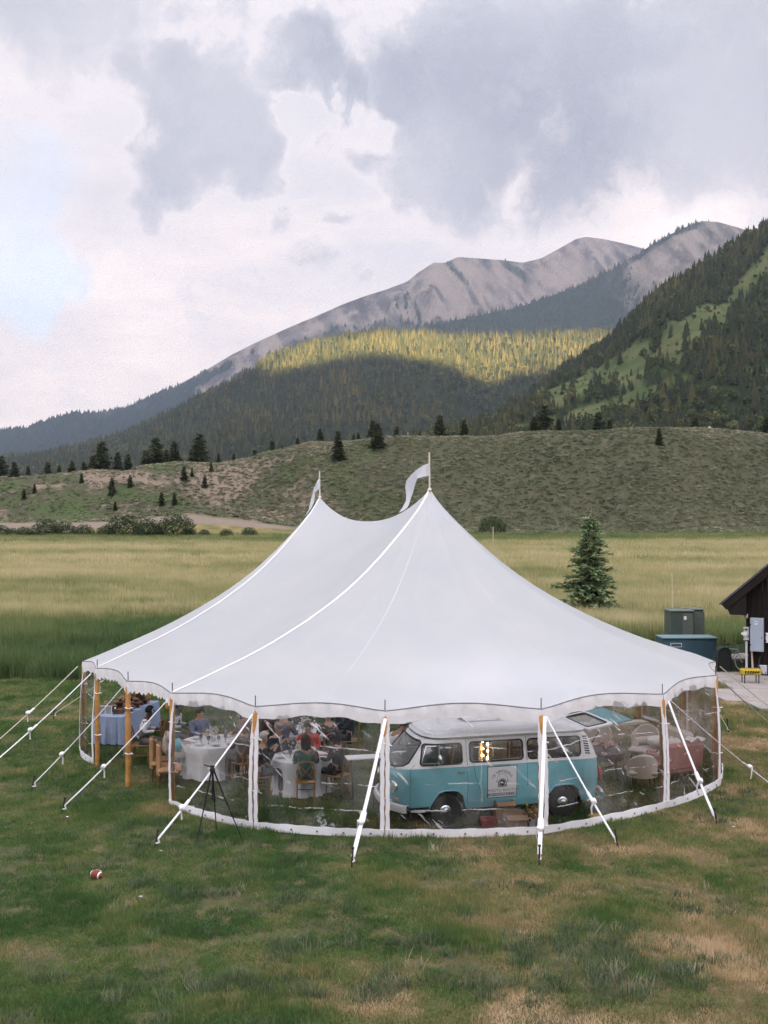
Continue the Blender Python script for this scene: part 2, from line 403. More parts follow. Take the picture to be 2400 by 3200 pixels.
# gravel track along the bank foot (left) and thin pale path (right)
tlo = t.ramp(gx, -90, -45, 188.0, 197.5)
trk = t.math('MULTIPLY', t.math('MULTIPLY', t.ramp(t.math('SUBTRACT', gy, tlo), 0, 1.5), t.ramp(t.math('ADD', gy, t.math('MULTIPLY', far_n2, 3.0)), 205, 203)), t.ramp(gx, -14, -24))
c = t.mix(trk, c, t.mix(far_n2, (.17, .14, .11), (.25, .205, .165)))
pth = t.math('MULTIPLY', t.math('MULTIPLY', t.ramp(gy, 146, 147), t.ramp(gy, 151, 150)), t.math('MULTIPLY', t.ramp(gx, 8, 12), t.ramp(gx, 34, 28)))
c = t.mix(pth, c, (.26, .21, .16))
p = t.new('ShaderNodeBsdfPrincipled'); t.set(p, 'Base Color', c); p.inputs['Roughness'].default_value = .95; p.inputs['Specular IOR Level'].default_value = .1
b = t.new('ShaderNodeBump'); b.inputs['Strength'].default_value = .7; b.inputs['Distance'].default_value = .03; t.set(b, 'Height', t.math('ADD', n3, t.math('MULTIPLY', n4, .5))); t.l.new(b.outputs[0], p.inputs['Normal'])
t.l.new(p.outputs[0], t.new('ShaderNodeOutputMaterial').inputs[0])
g = gridmesh('ground', GX, GY, ground_z(GX, GY), gm); tag(g, 'worn lawn, meadow and sagebrush bank around the tent', kind='structure')
vf = MB(); vf.add([(-10050, -4990, -.9), (10050, -4990, -.9), (10050, 7700, -.9), (-10050, 7700, -.9)], [(0, 1, 2, 3)])
vfo = vf.build('valley_floor', mat('valley', (.07, .075, .04), .95, var=.3, vscale=.002, obj=False), smooth=False); tag(vfo, 'flat valley floor beyond the meadow', kind='structure')

# ------------------------------------------------------------------ hills and mountains (polar grids around the valley)
def hill(name, a0, a1, na, Ds, zf, m, label):
    A, D = np.meshgrid(np.linspace(a0, a1, na), Ds); Z = zf(A, D)
    o = gridmesh(name, A*D, D, Z, m); tag(o, label, kind='structure'); return o
def zline(a, pts, D, up=0): return H+(YH-(interp(a*F+1200, pts)+up))*D/F

MID = [(-3500, 1560), (-900, 1500), (0, 1440), (250, 1400), (398, 1355), (542, 1288), (607, 1248), (723, 1196), (806, 1144), (853, 1108), (976, 1072), (1085, 1046), (1200, 1036), (1381, 1046), (1511, 1054),
       (1634, 1048), (1779, 1037), (1909, 1041), (2300, 1060), (3200, 1200), (5000, 1400)]
DM = 2250.0
def mid_z(A, D):
    zr = zline(A, MID, DM); px = A*F+1200
    tt = np.clip((D-1150)/(DM-1150), 0, 1); f = tt**1.02
    X = A*D
    gul = .16*np.exp(-((px-1490-(tt-.5)*160)/70)**2)*np.sin(np.clip(tt, 0, 1)*PI)**1.2+.09*np.exp(-((px-900+(tt-.5)*200)/60)**2)*np.sin(tt*PI)+.08*np.exp(-((px-620)/50)**2)*np.sin(tt*PI)
    n = (fbm(X/300, D/500, 31, 4)-.5)*.30*np.sin(tt*PI)
    z = zr*(f-gul+n)
    back = np.clip((D-DM)/1000, 0, 1); z = z*(1-back**1.3)
    return z-2
RGT = [(-2000, 1500), (1200, 1400), (1400, 1352), (1475, 1322), (1562, 1288), (1634, 1248), (1742, 1172), (1909, 1062), (2053, 925), (2212, 818), (2285, 772), (2400, 708), (2600, 620), (2900, 600), (3600, 560), (6000, 600)]
DR = 1100.0
def rgt_z(A, D):
    zr = zline(A, RGT, DR); z0 = zline(A, [(-9999, 1420), (9999, 1400)], 560.0)-12
    tt = np.clip((D-560)/(DR-560), 0, 1); X = A*D
    px = A*F+1200
    n = (fbm(X/90, D/160, 51, 4)-.5)*44*np.sin(tt*PI)*sst(px, 1350, 1900)
    rib = 10*np.sin(px/70+tt*5)*np.sin(tt*PI)*sst(px, 1500, 2100)
    z = z0+(zr-z0)*tt**.95+n+rib
    back = np.clip((D-DR)/900, 0, 1); return z*(1-back*.9)
FAR1 = [(-6000, 1500), (-1500, 1420), (-400, 1362), (0, 1348), (94, 1335), (159, 1310), (217, 1294), (304, 1290), (405, 1271), (463, 1246), (550, 1207), (651, 1152), (723, 1109), (796, 1072), (904, 1023), (1013, 977), (1071, 951), (1150, 922),
        (1200, 907), (1272, 880), (1308, 851), (1356, 820), (1388, 822), (1431, 803), (1489, 807), (1562, 812), (1634, 821), (1692, 807), (1750, 775), (1800, 747), (1829, 740), (1887, 747), (1959, 763), (2100, 800), (2400, 900), (3500, 1100), (6000, 1400)]
D1 = 5600.0
def far1_z(A, D):
    zr = zline(A, FAR1, D1); px = A*F+1200; X = A*D
    tt = np.clip((D-3300)/(D1-3300), 0, 1)
    rid = np.abs(fbm(X/330+D/900, D/1500, 71, 4)-.5)*2
    rid2 = np.abs(fbm(X/110-D/700, D/600, 77, 3)-.5)*2
    cirque = .10*np.exp(-((px-1640)/120)**2)*np.sin(tt*PI)
    amp = sst(px, 900, 1300)*.75+.25
    z = zr*(tt**1.0-cirque)+zr*np.sin(tt*PI)*amp*(.34*(rid-.35)+.13*(rid2-.3))
    sp = np.exp(-((px-1320-(1-tt)*180)/60)**2)*np.sin(np.clip(tt*1.1, 0, 1)*PI)*.05
    z = z+zr*sp+(fbm(X/70, D/110, 83, 4)-.5)*46*np.sin(tt*PI)*amp
    back = np.clip((D-D1)/1500, 0, 1); return z*(1-back)+0
FAR2 = [(-3000, 1500), (900, 1400), (1100, 1150), (1250, 1045), (1330, 1018), (1417, 1004), (1500, 985), (1619, 962), (1700, 932), (1800, 897), (1923, 838), (2003, 790), (2025, 772), (2068, 746), (2133, 713), (2191, 691), (2241, 693), (2307, 711), (2400, 745), (2700, 840), (3500, 1000), (6000, 1300)]
D2 = 4300.0
def far2_z(A, D):
    zr = zline(A, FAR2, D2); px = A*F+1200; X = A*D
    tt = np.clip((D-2900)/(D2-2900), 0, 1)
    rid = np.abs(fbm(X/260-D/700, D/1100, 91, 4)-.5)*2
    z = zr*(tt**1.0)+zr*np.sin(tt*PI)*.28*(rid-.35)
    back = np.clip((D-D2)/1200, 0, 1); return z*(1-back)
def rock_mat(name, forest, base, soil):
    m = bpy.data.materials.new(name); m.use_nodes = True; t = NT(m.node_tree); t.n.clear()
    pos = t.new('ShaderNodeNewGeometry').outputs['Position']
    st = t.vmath('MULTIPLY', pos, (1.0, .55, .5))
    a = t.noise(st, .016, 8, .72); b_ = t.noise(pos, .004, 6, .6); cc = t.noise(pos, .05, 5, .7)
    c = t.cramp(a, [(.36, sc3(base, .52)), (.5, base), (.64, sc3(soil, 1.15))])
    c = t.mix(t.ramp(cc, .45, .75, 0, .35), c, sc3(base, .45))
    rl = t.new('ShaderNodeAttribute', attribute_name='relief').outputs['Fac']       # relief shading painted in: outcrops darker rock, gullies pale scree
    rl = t.math('ADD', rl, t.math('MULTIPLY', t.math('SUBTRACT', b_, .5), .6))
    c = t.mix(t.ramp(rl, .10, .36, .8, 0), c, sc3(soil, 1.15)); c = t.mix(t.ramp(rl, .40, .68, 0, .9), c, sc3(base, .42))
    f = t.new('ShaderNodeAttribute', attribute_name='forest').outputs['Fac']
    c = t.mix(f, c, forest)
    p = t.new('ShaderNodeBsdfDiffuse'); t.set(p, 0, c)
    bu = t.new('ShaderNodeBump'); bu.inputs['Strength'].default_value = .8; bu.inputs['Distance'].default_value = 45.0; t.set(bu, 'Height', a); t.l.new(bu.outputs[0], p.inputs['Normal'])
    t.l.new(p.outputs[0], t.new('ShaderNodeOutputMaterial').inputs[0]); return m
def addattr(o, val):
    at = o.data.attributes.new('forest', 'FLOAT', 'POINT'); at.data.foreach_set('value', np.asarray(val, np.float32).ravel())

def pxpy(A, D, Z): return A*F+1200, YH-(Z-H)/D*F
# forest masks (0..1), by place on each slope
def mid_mask(A, D, Z): 
    return np.ones_like(A)
def rgt_mask(A, D, Z):
    px, py = pxpy(A, D, Z); n = (fbm(A*60, D/60, 111, 4)-.5)
    c = interp(px, [(1400, 1330), (1490, 1316), (1923, 1168), (2068, 1104), (2230, 985), (2400, 822), (2700, 700)])   # centre of the open grassy strip
    hw = interp(px, [(1400, 6), (1500, 16), (1750, 38), (1923, 50), (2068, 62), (2200, 42), (2400, 34), (2700, 30)])
    strip = (1-sst(np.abs(py-c)+n*130, hw*.6, hw*1.5))*.96
    c2 = interp(px, [(1600, 1345), (1750, 1320), (1900, 1275), (2050, 1215), (2200, 1160)]); hw2 = interp(px, [(1550, 0), (1700, 26), (1950, 34), (2080, 18), (2200, 2)])
    strip2 = (1-sst(np.abs(py-c2)+n*50, hw2*.6, hw2*1.2+1))*.85
    return np.clip(1-np.maximum(strip, strip2), 0, 1)
def far1_mask(A, D, Z):
    px, py = pxpy(A, D, Z); n = (fbm(A*40, D/260, 131, 4)-.5); n2 = (fbm(A*90+D/500, D/420, 141, 4)-.5)
    rl = interp(px, FAR1)
    k = sst(px, 1000, 820)                                   # forested left flank
    below = sst(py-rl+n*60, interp(px, [(0, -20), (600, -12), (800, 14), (1000, 55), (1200, 90)]), interp(px, [(0, 0), (600, 6), (800, 40), (1000, 85), (1200, 130)]))
    m = below*sst(px, 1230, 1050)
    bare = (1-sst(np.abs((py-1160)+(px-735)*.62+n2*50), 12, 34))*sst(px, 590, 640)*sst(px, 960, 880)
    bare2 = 0*px
    m = m*(1-np.maximum(bare, bare2*.8))
    rockpatch = sst(n2, .12, .2)*sst(px, 1150, 1230)*sst(px, 1420, 1340)*sst(py, 880, 930)*1.0
    rp2 = (1-sst(np.abs((py-830)-(px-1408)*1.1), 6, 16))*sst(px, 1375, 1395)*sst(px, 1470, 1440)
    rp3 = (1-sst(np.abs((py-838)-(px-1600)*.7), 8, 22))*sst(px, 1560, 1580)*sst(px, 1680, 1640)
    low = sst(py+n*50, 1000, 1040)
    return np.clip(np.maximum.reduce([m, rockpatch, rp2*.9, rp3*.9, low*sst(px, 1000, 1200)*.9]), 0, 1)
def far2_mask(A, D, Z):
    px, py = pxpy(A, D, Z); n = (fbm(A*60, D/200, 151, 4)-.5)
    left = sst(px-(py-900)*.35+n*140, 2010, 1880)
    edge = (1-sst(py-interp(px, FAR2)+n*16, 8, 22))*sst(px, 2260, 2120)*sst(px, 1940, 1990)
    patch = sst(fbm(A*110, D/150, 161, 3), .62, .70)*.9
    return np.clip(np.maximum.reduce([left, edge, patch*sst(py, 860, 900)]), 0, 1)

forest_c = (.028, .036, .024)
mrock = rock_mat('mountain_rock', forest_c, (.120, .100, .092), (.235, .190, .160))
mrock2 = rock_mat('mountain_scree', forest_c, (.140, .118, .104), (.24, .20, .168))
def hillmat(name, g0, g1, forest):
    m = bpy.data.materials.new(name); m.use_nodes = True; t = NT(m.node_tree); t.n.clear()
    pos = t.new('ShaderNodeNewGeometry').outputs['Position']
    a = t.noise(pos, .03, 6, .65); cc = t.noise(pos, .25, 4, .7)
    c = t.mix(t.ramp(a, .35, .65), g0, g1); c = t.mix(t.ramp(cc, .5, .75, 0, .5), c, sc3(g0, .5))
    f = t.new('ShaderNodeAttribute', attribute_name='forest').outputs['Fac']; c = t.mix(f, c, forest)
    p = t.new('ShaderNodeBsdfDiffuse'); t.set(p, 0, c); t.l.new(p.outputs[0], t.new('ShaderNodeOutputMaterial').inputs[0]); return m
mh = hillmat('forest_hill', (.05, .07, .025), (.10, .09, .05), (.030, .034, .018))
rh = hillmat('grassy_hill', (.052, .082, .030), (.11, .115, .055), (.026, .036, .016))

def rng_D(a, b, n): return np.linspace(a, b, n)
HL = [('middle_hill', -1.1, 1.1, 420, np.concatenate([rng_D(1150, 2250, 130), rng_D(2265, 3250, 20)]), mid_z, mh, mid_mask, 'forested middle hill with its top in evening sun'),
      ('right_hill', -.1, 1.3, 420, np.concatenate([rng_D(540, 1100, 130), rng_D(1110, 2000, 20)]), rgt_z, rh, rgt_mask, 'steep wooded hillside with a grassy strip on the right'),
      ('far_mountain', -1.4, 1.2, 900, np.concatenate([rng_D(3300, 5600, 200), rng_D(5640, 7100, 20)]), far1_z, mrock, far1_mask, 'long bare grey mountain ridge rising to a rounded summit'),
      ('scree_mountain', -.3, 1.2, 500, np.concatenate([rng_D(2900, 4300, 140), rng_D(4330, 5500, 20)]), far2_z, mrock2, far2_mask, 'bare scree peak with forested spur on the right')]
for nm, a0, a1, na, Ds, zf, m_, mk, lab in HL:
    A, D = np.meshgrid(np.linspace(a0, a1, na), Ds); Z = zf(A, D)
    o = gridmesh(nm, A*D, D, Z, m_); tag(o, lab, kind='structure'); addattr(o, mk(A, D, Z))
    if nm in ('far_mountain', 'scree_mountain'):
        X_ = A*D; q1 = np.abs(fbm(X_/330+D/900, D/1500, 71, 4)-.5)*2 if nm == 'far_mountain' else np.abs(fbm(X_/260-D/700, D/1100, 91, 4)-.5)*2; q2 = np.abs(fbm(X_/95+Z/260, Z/420, 79, 4)-.5)*2
        at = o.data.attributes.new('relief', 'FLOAT', 'POINT'); at.data.foreach_set('value', (q1*.55+q2*.75).astype(np.float32).ravel())

# unseen ridge added behind the camera to shade the valley, gapped for the sun
def back_ridge():
    X, Y = np.meshgrid(np.linspace(-9000, 9000, 260), np.linspace(-5000, -2200, 40))
    crest = interp(X, [(-9000, 700), (-4000, 1300), (-1500, 1650), (-700, 1420), (-420, 1160), (-262, 940), (-70, 945), (35, 930), (140, 885), (280, 880), (406, 905), (520, 985), (640, 1120), (900, 1420), (1600, 1600), (4000, 1250), (9000, 800)])
    s_ = 1-np.abs(Y+3600)/1400; s_ = np.clip(s_, 0, 1)
    Z = crest*s_**1.1+(fbm(X/500, Y/500, 201, 4)-.5)*260*np.sin(s_*PI)*.8
    o = gridmesh('shading_ridge', X, Y, Z, mh); tag(o, 'unseen wooded ridge added behind the viewer to shade the valley', kind='structure'); addattr(o, np.ones_like(X)*.8)
back_ridge()
# unseen cloud mass added above it to keep sun off the high mountains
def cloud_blocker():
    mb = MB(); r = random.Random(3)
    for i in range(170):
        x = -8200+16400*i/169+r.uniform(-60, 60)
        for k, zc in enumerate((1610, 2050, 2600)):
            rad = r.uniform(300, 420)*(1+.25*k)
            mb.ball((x, -5900+r.uniform(-100, 250), zc+(rad-350)*.9+r.uniform(-20, 20)), rad, 10, 7, (1.2, 1, .95), wob=.05)
    m = mat('cloud', (.82, .80, .82), 1.0, spec=0.0, obj=False)
    o = mb.build('cloud_blocker', m); tag(o, 'unseen grey cloud bank added behind the viewer to block the sun', kind='stuff')
cloud_blocker()

# ------------------------------------------------------------------ forests
def conifer_lo(seed, h=1.0, w=.30, tiers=6, n=7):
    r = random.Random(seed); mb = MB()
    for k in range(tiers):
        z0 = .04+.90*k/tiers; z1 = min(1.0, z0+.34-.02*k); rr = w*(1-k/tiers)**.85*r.uniform(.85, 1.15)
        vs = [(0, 0, z1)]; m_ = n*2
        for j in range(m_):
            t_ = 2*PI*j/m_+r.uniform(-.1, .1)+k; q = rr*(r.uniform(.85, 1.2) if j % 2 == 0 else r.uniform(.35, .55))
            vs.append((q*math.cos(t_), q*math.sin(t_), z0+(-.035 if j % 2 == 0 else .03)))
        mb.add(vs, [(0, 1+j, 1+(j+1) % m_) for j in range(m_)])
    return mb
def aspen_lo(seed):
    r = random.Random(seed); mb = MB()
    mb.tube([(0, 0, 0), (0, 0, .5)], .012, 4)
    for k in range(70):
        u = r.uniform(-1, 1); th = r.uniform(0, 2*PI); q = math.sqrt(1-u*u); rad = r.uniform(.7, 1.05)
        c = Vector((q*math.cos(th)*.26*rad, q*math.sin(th)*.26*rad, .60+u*.36*rad)); s_ = r.uniform(.06, .12)
        n_ = Vector((r.gauss(0, 1), r.gauss(0, 1), r.gauss(0, 1)+.6)).normalized(); a = n_.orthogonal().normalized(); b_ = n_.cross(a)
        mb.add([c+a*s_, c+b_*s_, c-a*s_, c-b_*s_], [(0, 1, 2, 3)])
    return mb
fm_con = foliage_mat('conifer_far', (.032, .050, .034), (.070, .080, .042), (.29, .225, .085), .2)
fm_asp = foliage_mat('aspen_far', (.055, .080, .036), (.105, .125, .055), (.29, .24, .10), .3)
con = [source('conifer_source', conifer_lo(i, w=.17+.03*(i % 3)).mesh('conifer', fm_con, False)) for i in range(4)]
asp = [source('aspen_source', aspen_lo(i+20).mesh('aspen', fm_asp, False)) for i in range(3)]
def forest(name, a0, a1, Da, Db, zf, mk, step, hgt, label, aspf=None, tintf=None, wid=1.0):
    n = int((a1-a0)*(Db*Db-Da*Da)/2/step**2); u = rng.random(n)
    D = np.sqrt(Da*Da+u*(Db*Db-Da*Da)); A = a0+(a1-a0)*rng.random(n); Z = zf(A, D)
    keep = mk(A, D, Z) > rng.random(n)*.92+(.0 if name == 'right_forest' else .06); A, D, Z = A[keep], D[keep], Z[keep]; n = len(A)
    X = A*D; cl = fbm(X/(step*9), D/(step*9), 301, 3)
    isasp = (aspf(A, D, Z) > rng.random(n)) if aspf is not None else np.zeros(n, bool)
    h = hgt*(.6+.75*rng.random(n)**1.3)*(.7+.6*cl); h = np.where(isasp, h*.72, h)
    s = np.stack([h*wid*(.85+.4*rng.random(n)), h*wid*(.85+.4*rng.random(n)), h], 1); s[isasp, :2] = (h[isasp]*.95)[:, None]
    tint = np.clip(.06+.32*cl+.38*rng.random(n), 0, 1)
    if tintf is not None: tint = np.clip(tint+tintf(A, D, Z), 0, 1)
    pick = np.where(isasp, 4+rng.integers(0, 3, n), rng.integers(0, 4, n))
    return scatter(name, np.stack([X, D, Z-.3], 1), rng.random(n)*6.28, s, tint, con+asp, label, pick)
def mid_asp(A, D, Z):
    px, py = pxpy(A, D, Z); n = fbm(A*50, D/180, 401, 3)
    k = np.exp(-((px-1380)/170)**2-((py-1200)/90)**2)*.9+sst(n, .55, .7)*sst(py, 1130, 1200)*.6+np.exp(-((px-430)/90)**2-((py-1400)/30)**2)
    return np.clip((k*.8+.12)*sst(py, 1100, 1180), 0, .65)
def rgt_asp(A, D, Z):
    px, py = pxpy(A, D, Z); n = fbm(A*70, D/90, 411, 3)
    return np.clip(sst(n, .42, .62)*.55+sst(py, 1230, 1330)*.25+.12, 0, .75)
forest('middle_forest', -.55, .33, 1180, 2290, mid_z, mid_mask, 8.8, 17, 'dense conifers and aspens covering the middle hill', mid_asp, lambda A, D, Z: .10+0*A, .85)
forest('right_forest', .03, .62, 560, 1120, rgt_z, rgt_mask, 5.4, 12.5, 'dark woods on the steep right hillside', rgt_asp, lambda A, D, Z: .04+0*A, 1.1)
forest('left_far_forest', -.62, .04, 3500, 5640, far1_z, far1_mask, 17, 24, 'blue distant forest on the long left ridge', None, lambda A, D, Z: -.15+0*A, 1.5)
forest('spur_forest', .0, .42, 3000, 4320, far2_z, far2_mask, 14, 21, 'distant forest on the spur below the scree peak', None, lambda A, D, Z: -.15+0*A, 1.4)
forest('cirque_forest', .04, .25, 3600, 5600, far1_z, far1_mask, 16, 18, 'scattered distant trees on the rocky ridge', None, lambda A, D, Z: -.15+0*A, 1.4)

def hillside_scrub():
    n = 2600; A = rng.uniform(.05, .52, n); D = np.sqrt(rng.uniform(580**2, 1090**2, n)); Z = rgt_z(A, D); k = rgt_mask(A, D, Z) < .75; k &= fbm(A*300, D/9, 701, 3) > .46; A, D, Z = A[k], D[k], Z[k]; n = len(A)
    s = rng.uniform(.8, 3.6, n)*rng.uniform(.5, 1, n)
    scatter('hillside_scrub', np.stack([A*D, D, Z-.2], 1), rng.random(n)*6.28, np.stack([s*2.2, s*2.2, s*1.3], 1), np.clip(.2+.4*rng.random(n), 0, 1), asp, 'low scrub dotted over the open grassy strip of the right hillside')
hillside_scrub()
# ------------------------------------------------------------------ haze
def haze():
    mb = MB(); zb, zt = -2.0, 1985.0
    mb.box((0, 1377, (zb+zt)/2), (20200, 12760, zt-zb))
    m = bpy.data.materials.new('haze'); m.use_nodes = True; t = NT(m.node_tree); t.n.clear()
    v = t.new('ShaderNodeVolumePrincipled'); v.inputs['Color'].default_value = (.58, .74, 1.0, 1); v.inputs['Density'].default_value = HAZE; v.inputs['Anisotropy'].default_value = 0.2
    o = t.new('ShaderNodeOutputMaterial'); t.l.new(v.outputs[0], o.inputs['Volume'])
    h = mb.build('haze', m, smooth=False); tag(h, 'thin evening haze filling the valley', kind='stuff')
HAZE = 6.5e-5
haze()
# ------------------------------------------------------------------ grass and shrubs
def blades(seed, n, h0, h1, rad, w, lean=.35, seg=2, heads=0):
    r = random.Random(seed); mb = MB()
    for k in range(n):
        th = r.uniform(0, 6.28); q = rad*math.sqrt(r.random()); x, y = q*math.cos(th), q*math.sin(th); h = r.uniform(h0, h1); ph = r.uniform(0, 6.28)
        dx, dy = math.cos(ph)*w/2, math.sin(ph)*w/2; l = r.gauss(0, lean)*h; lx, ly = -math.sin(ph)*l, math.cos(ph)*l
        if seg == 1: mb.add([(x-dx, y-dy, 0), (x+dx, y+dy, 0), (x+lx, y+ly, h)], [(0, 1, 2)])
        else: mb.add([(x-dx, y-dy, 0), (x+dx, y+dy, 0), (x+dx*.8+lx*.35, y+dy*.8+ly*.35, h*.55), (x-dx*.8+lx*.35, y-dy*.8+ly*.35, h*.55), (x+lx, y+ly, h)], [(0, 1, 2, 3), (3, 2, 4)])
        if k < heads:
            c = Vector((x+lx, y+ly, h)); mb.add([c+Vector((dx*1.6, dy*1.6, 0)), c-Vector((dx*1.6, dy*1.6, 0)), c+Vector((lx*.2, ly*.2, h*.2))], [(0, 1, 2)], 1)
    return mb
def grass_shader(name, zones):
    """blade colour follows the ground it grows from (world-space noise), plus instance tint"""
    m = bpy.data.materials.new(name); m.use_nodes = True; t = NT(m.node_tree); t.n.clear()
    pos = t.new('ShaderNodeNewGeometry').outputs['Position']; a = t.new('ShaderNodeAttribute', attribute_type='INSTANCER', attribute_name='tint').outputs['Fac']
    col = zones(t, pos, a)
    d = t.new('ShaderNodeBsdfDiffuse'); t.set(d, 0, col); tr = t.new('ShaderNodeBsdfTranslucent'); t.set(tr, 0, col)
    mx = t.new('ShaderNodeMixShader'); mx.inputs[0].default_value = .3; t.l.new(d.outputs[0], mx.inputs[1]); t.l.new(tr.outputs[0], mx.inputs[2])
    t.l.new(mx.outputs[0], t.new('ShaderNodeOutputMaterial').inputs[0]); return m
lawn_m = grass_shader('lawn_blades', lambda t, pos, a: t.cramp(a, [(0, (.070, .140, .045)), (.3, (.135, .205, .068)), (.55, (.26, .25, .11)), (.8, (.46, .35, .20)), (1, (.62, .48, .31))]))
lsrc = [source('lawn_source', blades(i, 26, .03, .075, .11, .007, .5, 2).mesh('lawn_tuft', lawn_m, False)) for i in range(5)]
def lawn_tint(X, Y):
    r = sst(X+(fbm(X*.35, Y*.35, 501, 3)-.5)*14, -5, 7); n = fbm(X*1.3, Y*1.3, 511, 4); g = fbm(X*.5, Y*.7, 521, 3)
    base = .20+.36*r+(n-.5)*1.3+(g-.5)*.6
    base += .18*np.exp(-((X-6)/5)**2-((Y-12)/3)**2)+.12*sst(Y, 14, 11)
    base -= .22*np.exp(-((X+1)/2.6)**2-((Y-13.8)/1.3)**2)
    # lusher sage-green patch low on the right
    base -= .35*np.exp(-((X-2.6)/1.9)**2-((Y-12.3)/.8)**2)
    return base
def lawn():
    P = []; segs = [(10.0, 14, 330), (14, 20, 210), (20, 28, 90), (28, 37, 45)]
    for a, b, den in segs:
        wv_ = .47*b+1.5; n = int((b-a)*2*wv_*den); X = rng.uniform(-wv_, wv_, n); Y = rng.uniform(a, b, n)
        k = np.abs(X) < .45*Y+1.2; P.append(np.stack([X[k], Y[k]], 1))
    P = np.concatenate(P); X, Y = P.T; n = len(X)
    bare = fbm(X*1.1, Y*1.7, 531, 4)
    keep = rng.random(n) > sst(bare+.25*(fbm(X*4, Y*5, 533, 2)-.5), .57, .65)*.82*(.25+.75*sst(Y, 21, 16)); X, Y = X[keep], Y[keep]; n = len(X)
    tint = np.clip(lawn_tint(X, Y)+rng.normal(0, .11, n), 0, 1)
    h = (.7+.6*rng.random(n))*(.75+.9*sst(fbm(X*.9, Y*.9, 541, 3), .45, .75))*(1+.25*sst(Y, 20, 35)); wd = 1+.8*sst(Y, 18, 36)
    s = np.stack([wd*np.ones(n), wd*np.ones(n), h], 1)
    scatter('lawn_grass', np.stack([X, Y, ground_z(X, Y)-.008], 1), rng.random(n)*6.28, s, tint, lsrc, 'short worn lawn grass, green to straw coloured')
lawn()
# taller weed clumps in the foreground
weed_m = grass_shader('weed_blades', lambda t, pos, a: t.cramp(a, [(0, (.075, .115, .058)), (.45, (.14, .18, .105)), (.75, (.30, .29, .19)), (1, (.52, .46, .32))]))
wsrc = [source('weed_source', blades(60+i, 46, .05, .16, .15, .009, .55, 2).mesh('weed_tuft', weed_m, False)) for i in range(4)]
def weeds():
    P = []; r = np.random.default_rng(11)
    cl = [(2.6, 12.9, 1.0, .28, 70), (3.35, 12.2, .9, .2, 46), (2.2, 11.8, .7, .22, 40), (3.0, 13.6, .5, .12, 22), (1.2, 12.0, .5, .15, 18), (4.2, 12.6, .6, .2, 26), (-1.4, 14.6, .35, .07, 16), (-2.6, 14.9, .3, .06, 12), (1.0, 14.0, .4, .1, 14), (.4, 13.2, .3, .08, 9),
          (-2.2, 12.0, .5, .14, 16), (-.4, 11.8, .5, .12, 16), (-3.6, 12.1, .5, .14, 14), (3.4, 15.0, .5, .1, 12), (1.9, 15.3, .35, .08, 10), (-1.0, 13.1, .4, .1, 10), (4.9, 14.2, .5, .12, 12), (-3.0, 13.5, .35, .08, 9)]
    for x, y, sx, sy, n in cl: P.append(np.stack([r.normal(x, sx, n), r.normal(y, sy, n)], 1))
    X = r.uniform(-8, 8, 1500); Y = r.uniform(10.4, 21, 1500); k = (fbm(X*.8, Y*.8, 551, 3) > .56) & (np.abs(X) < .45*Y); P.append(np.stack([X[k], Y[k]], 1))
    P = np.concatenate(P); X, Y = P.T; n = len(X)
    tint = np.clip(.3+.5*(fbm(X*1.4, Y*1.4, 561, 3)-.5)+r.normal(0, .22, n), 0, 1); s = r.uniform(.5, 1.25, n)
    scatter('weed_clumps', np.stack([X, Y, ground_z(X, Y)-.01], 1), r.random(n)*6.28, s, tint, wsrc, 'grey green weeds and dry stems in the worn lawn')
weeds()
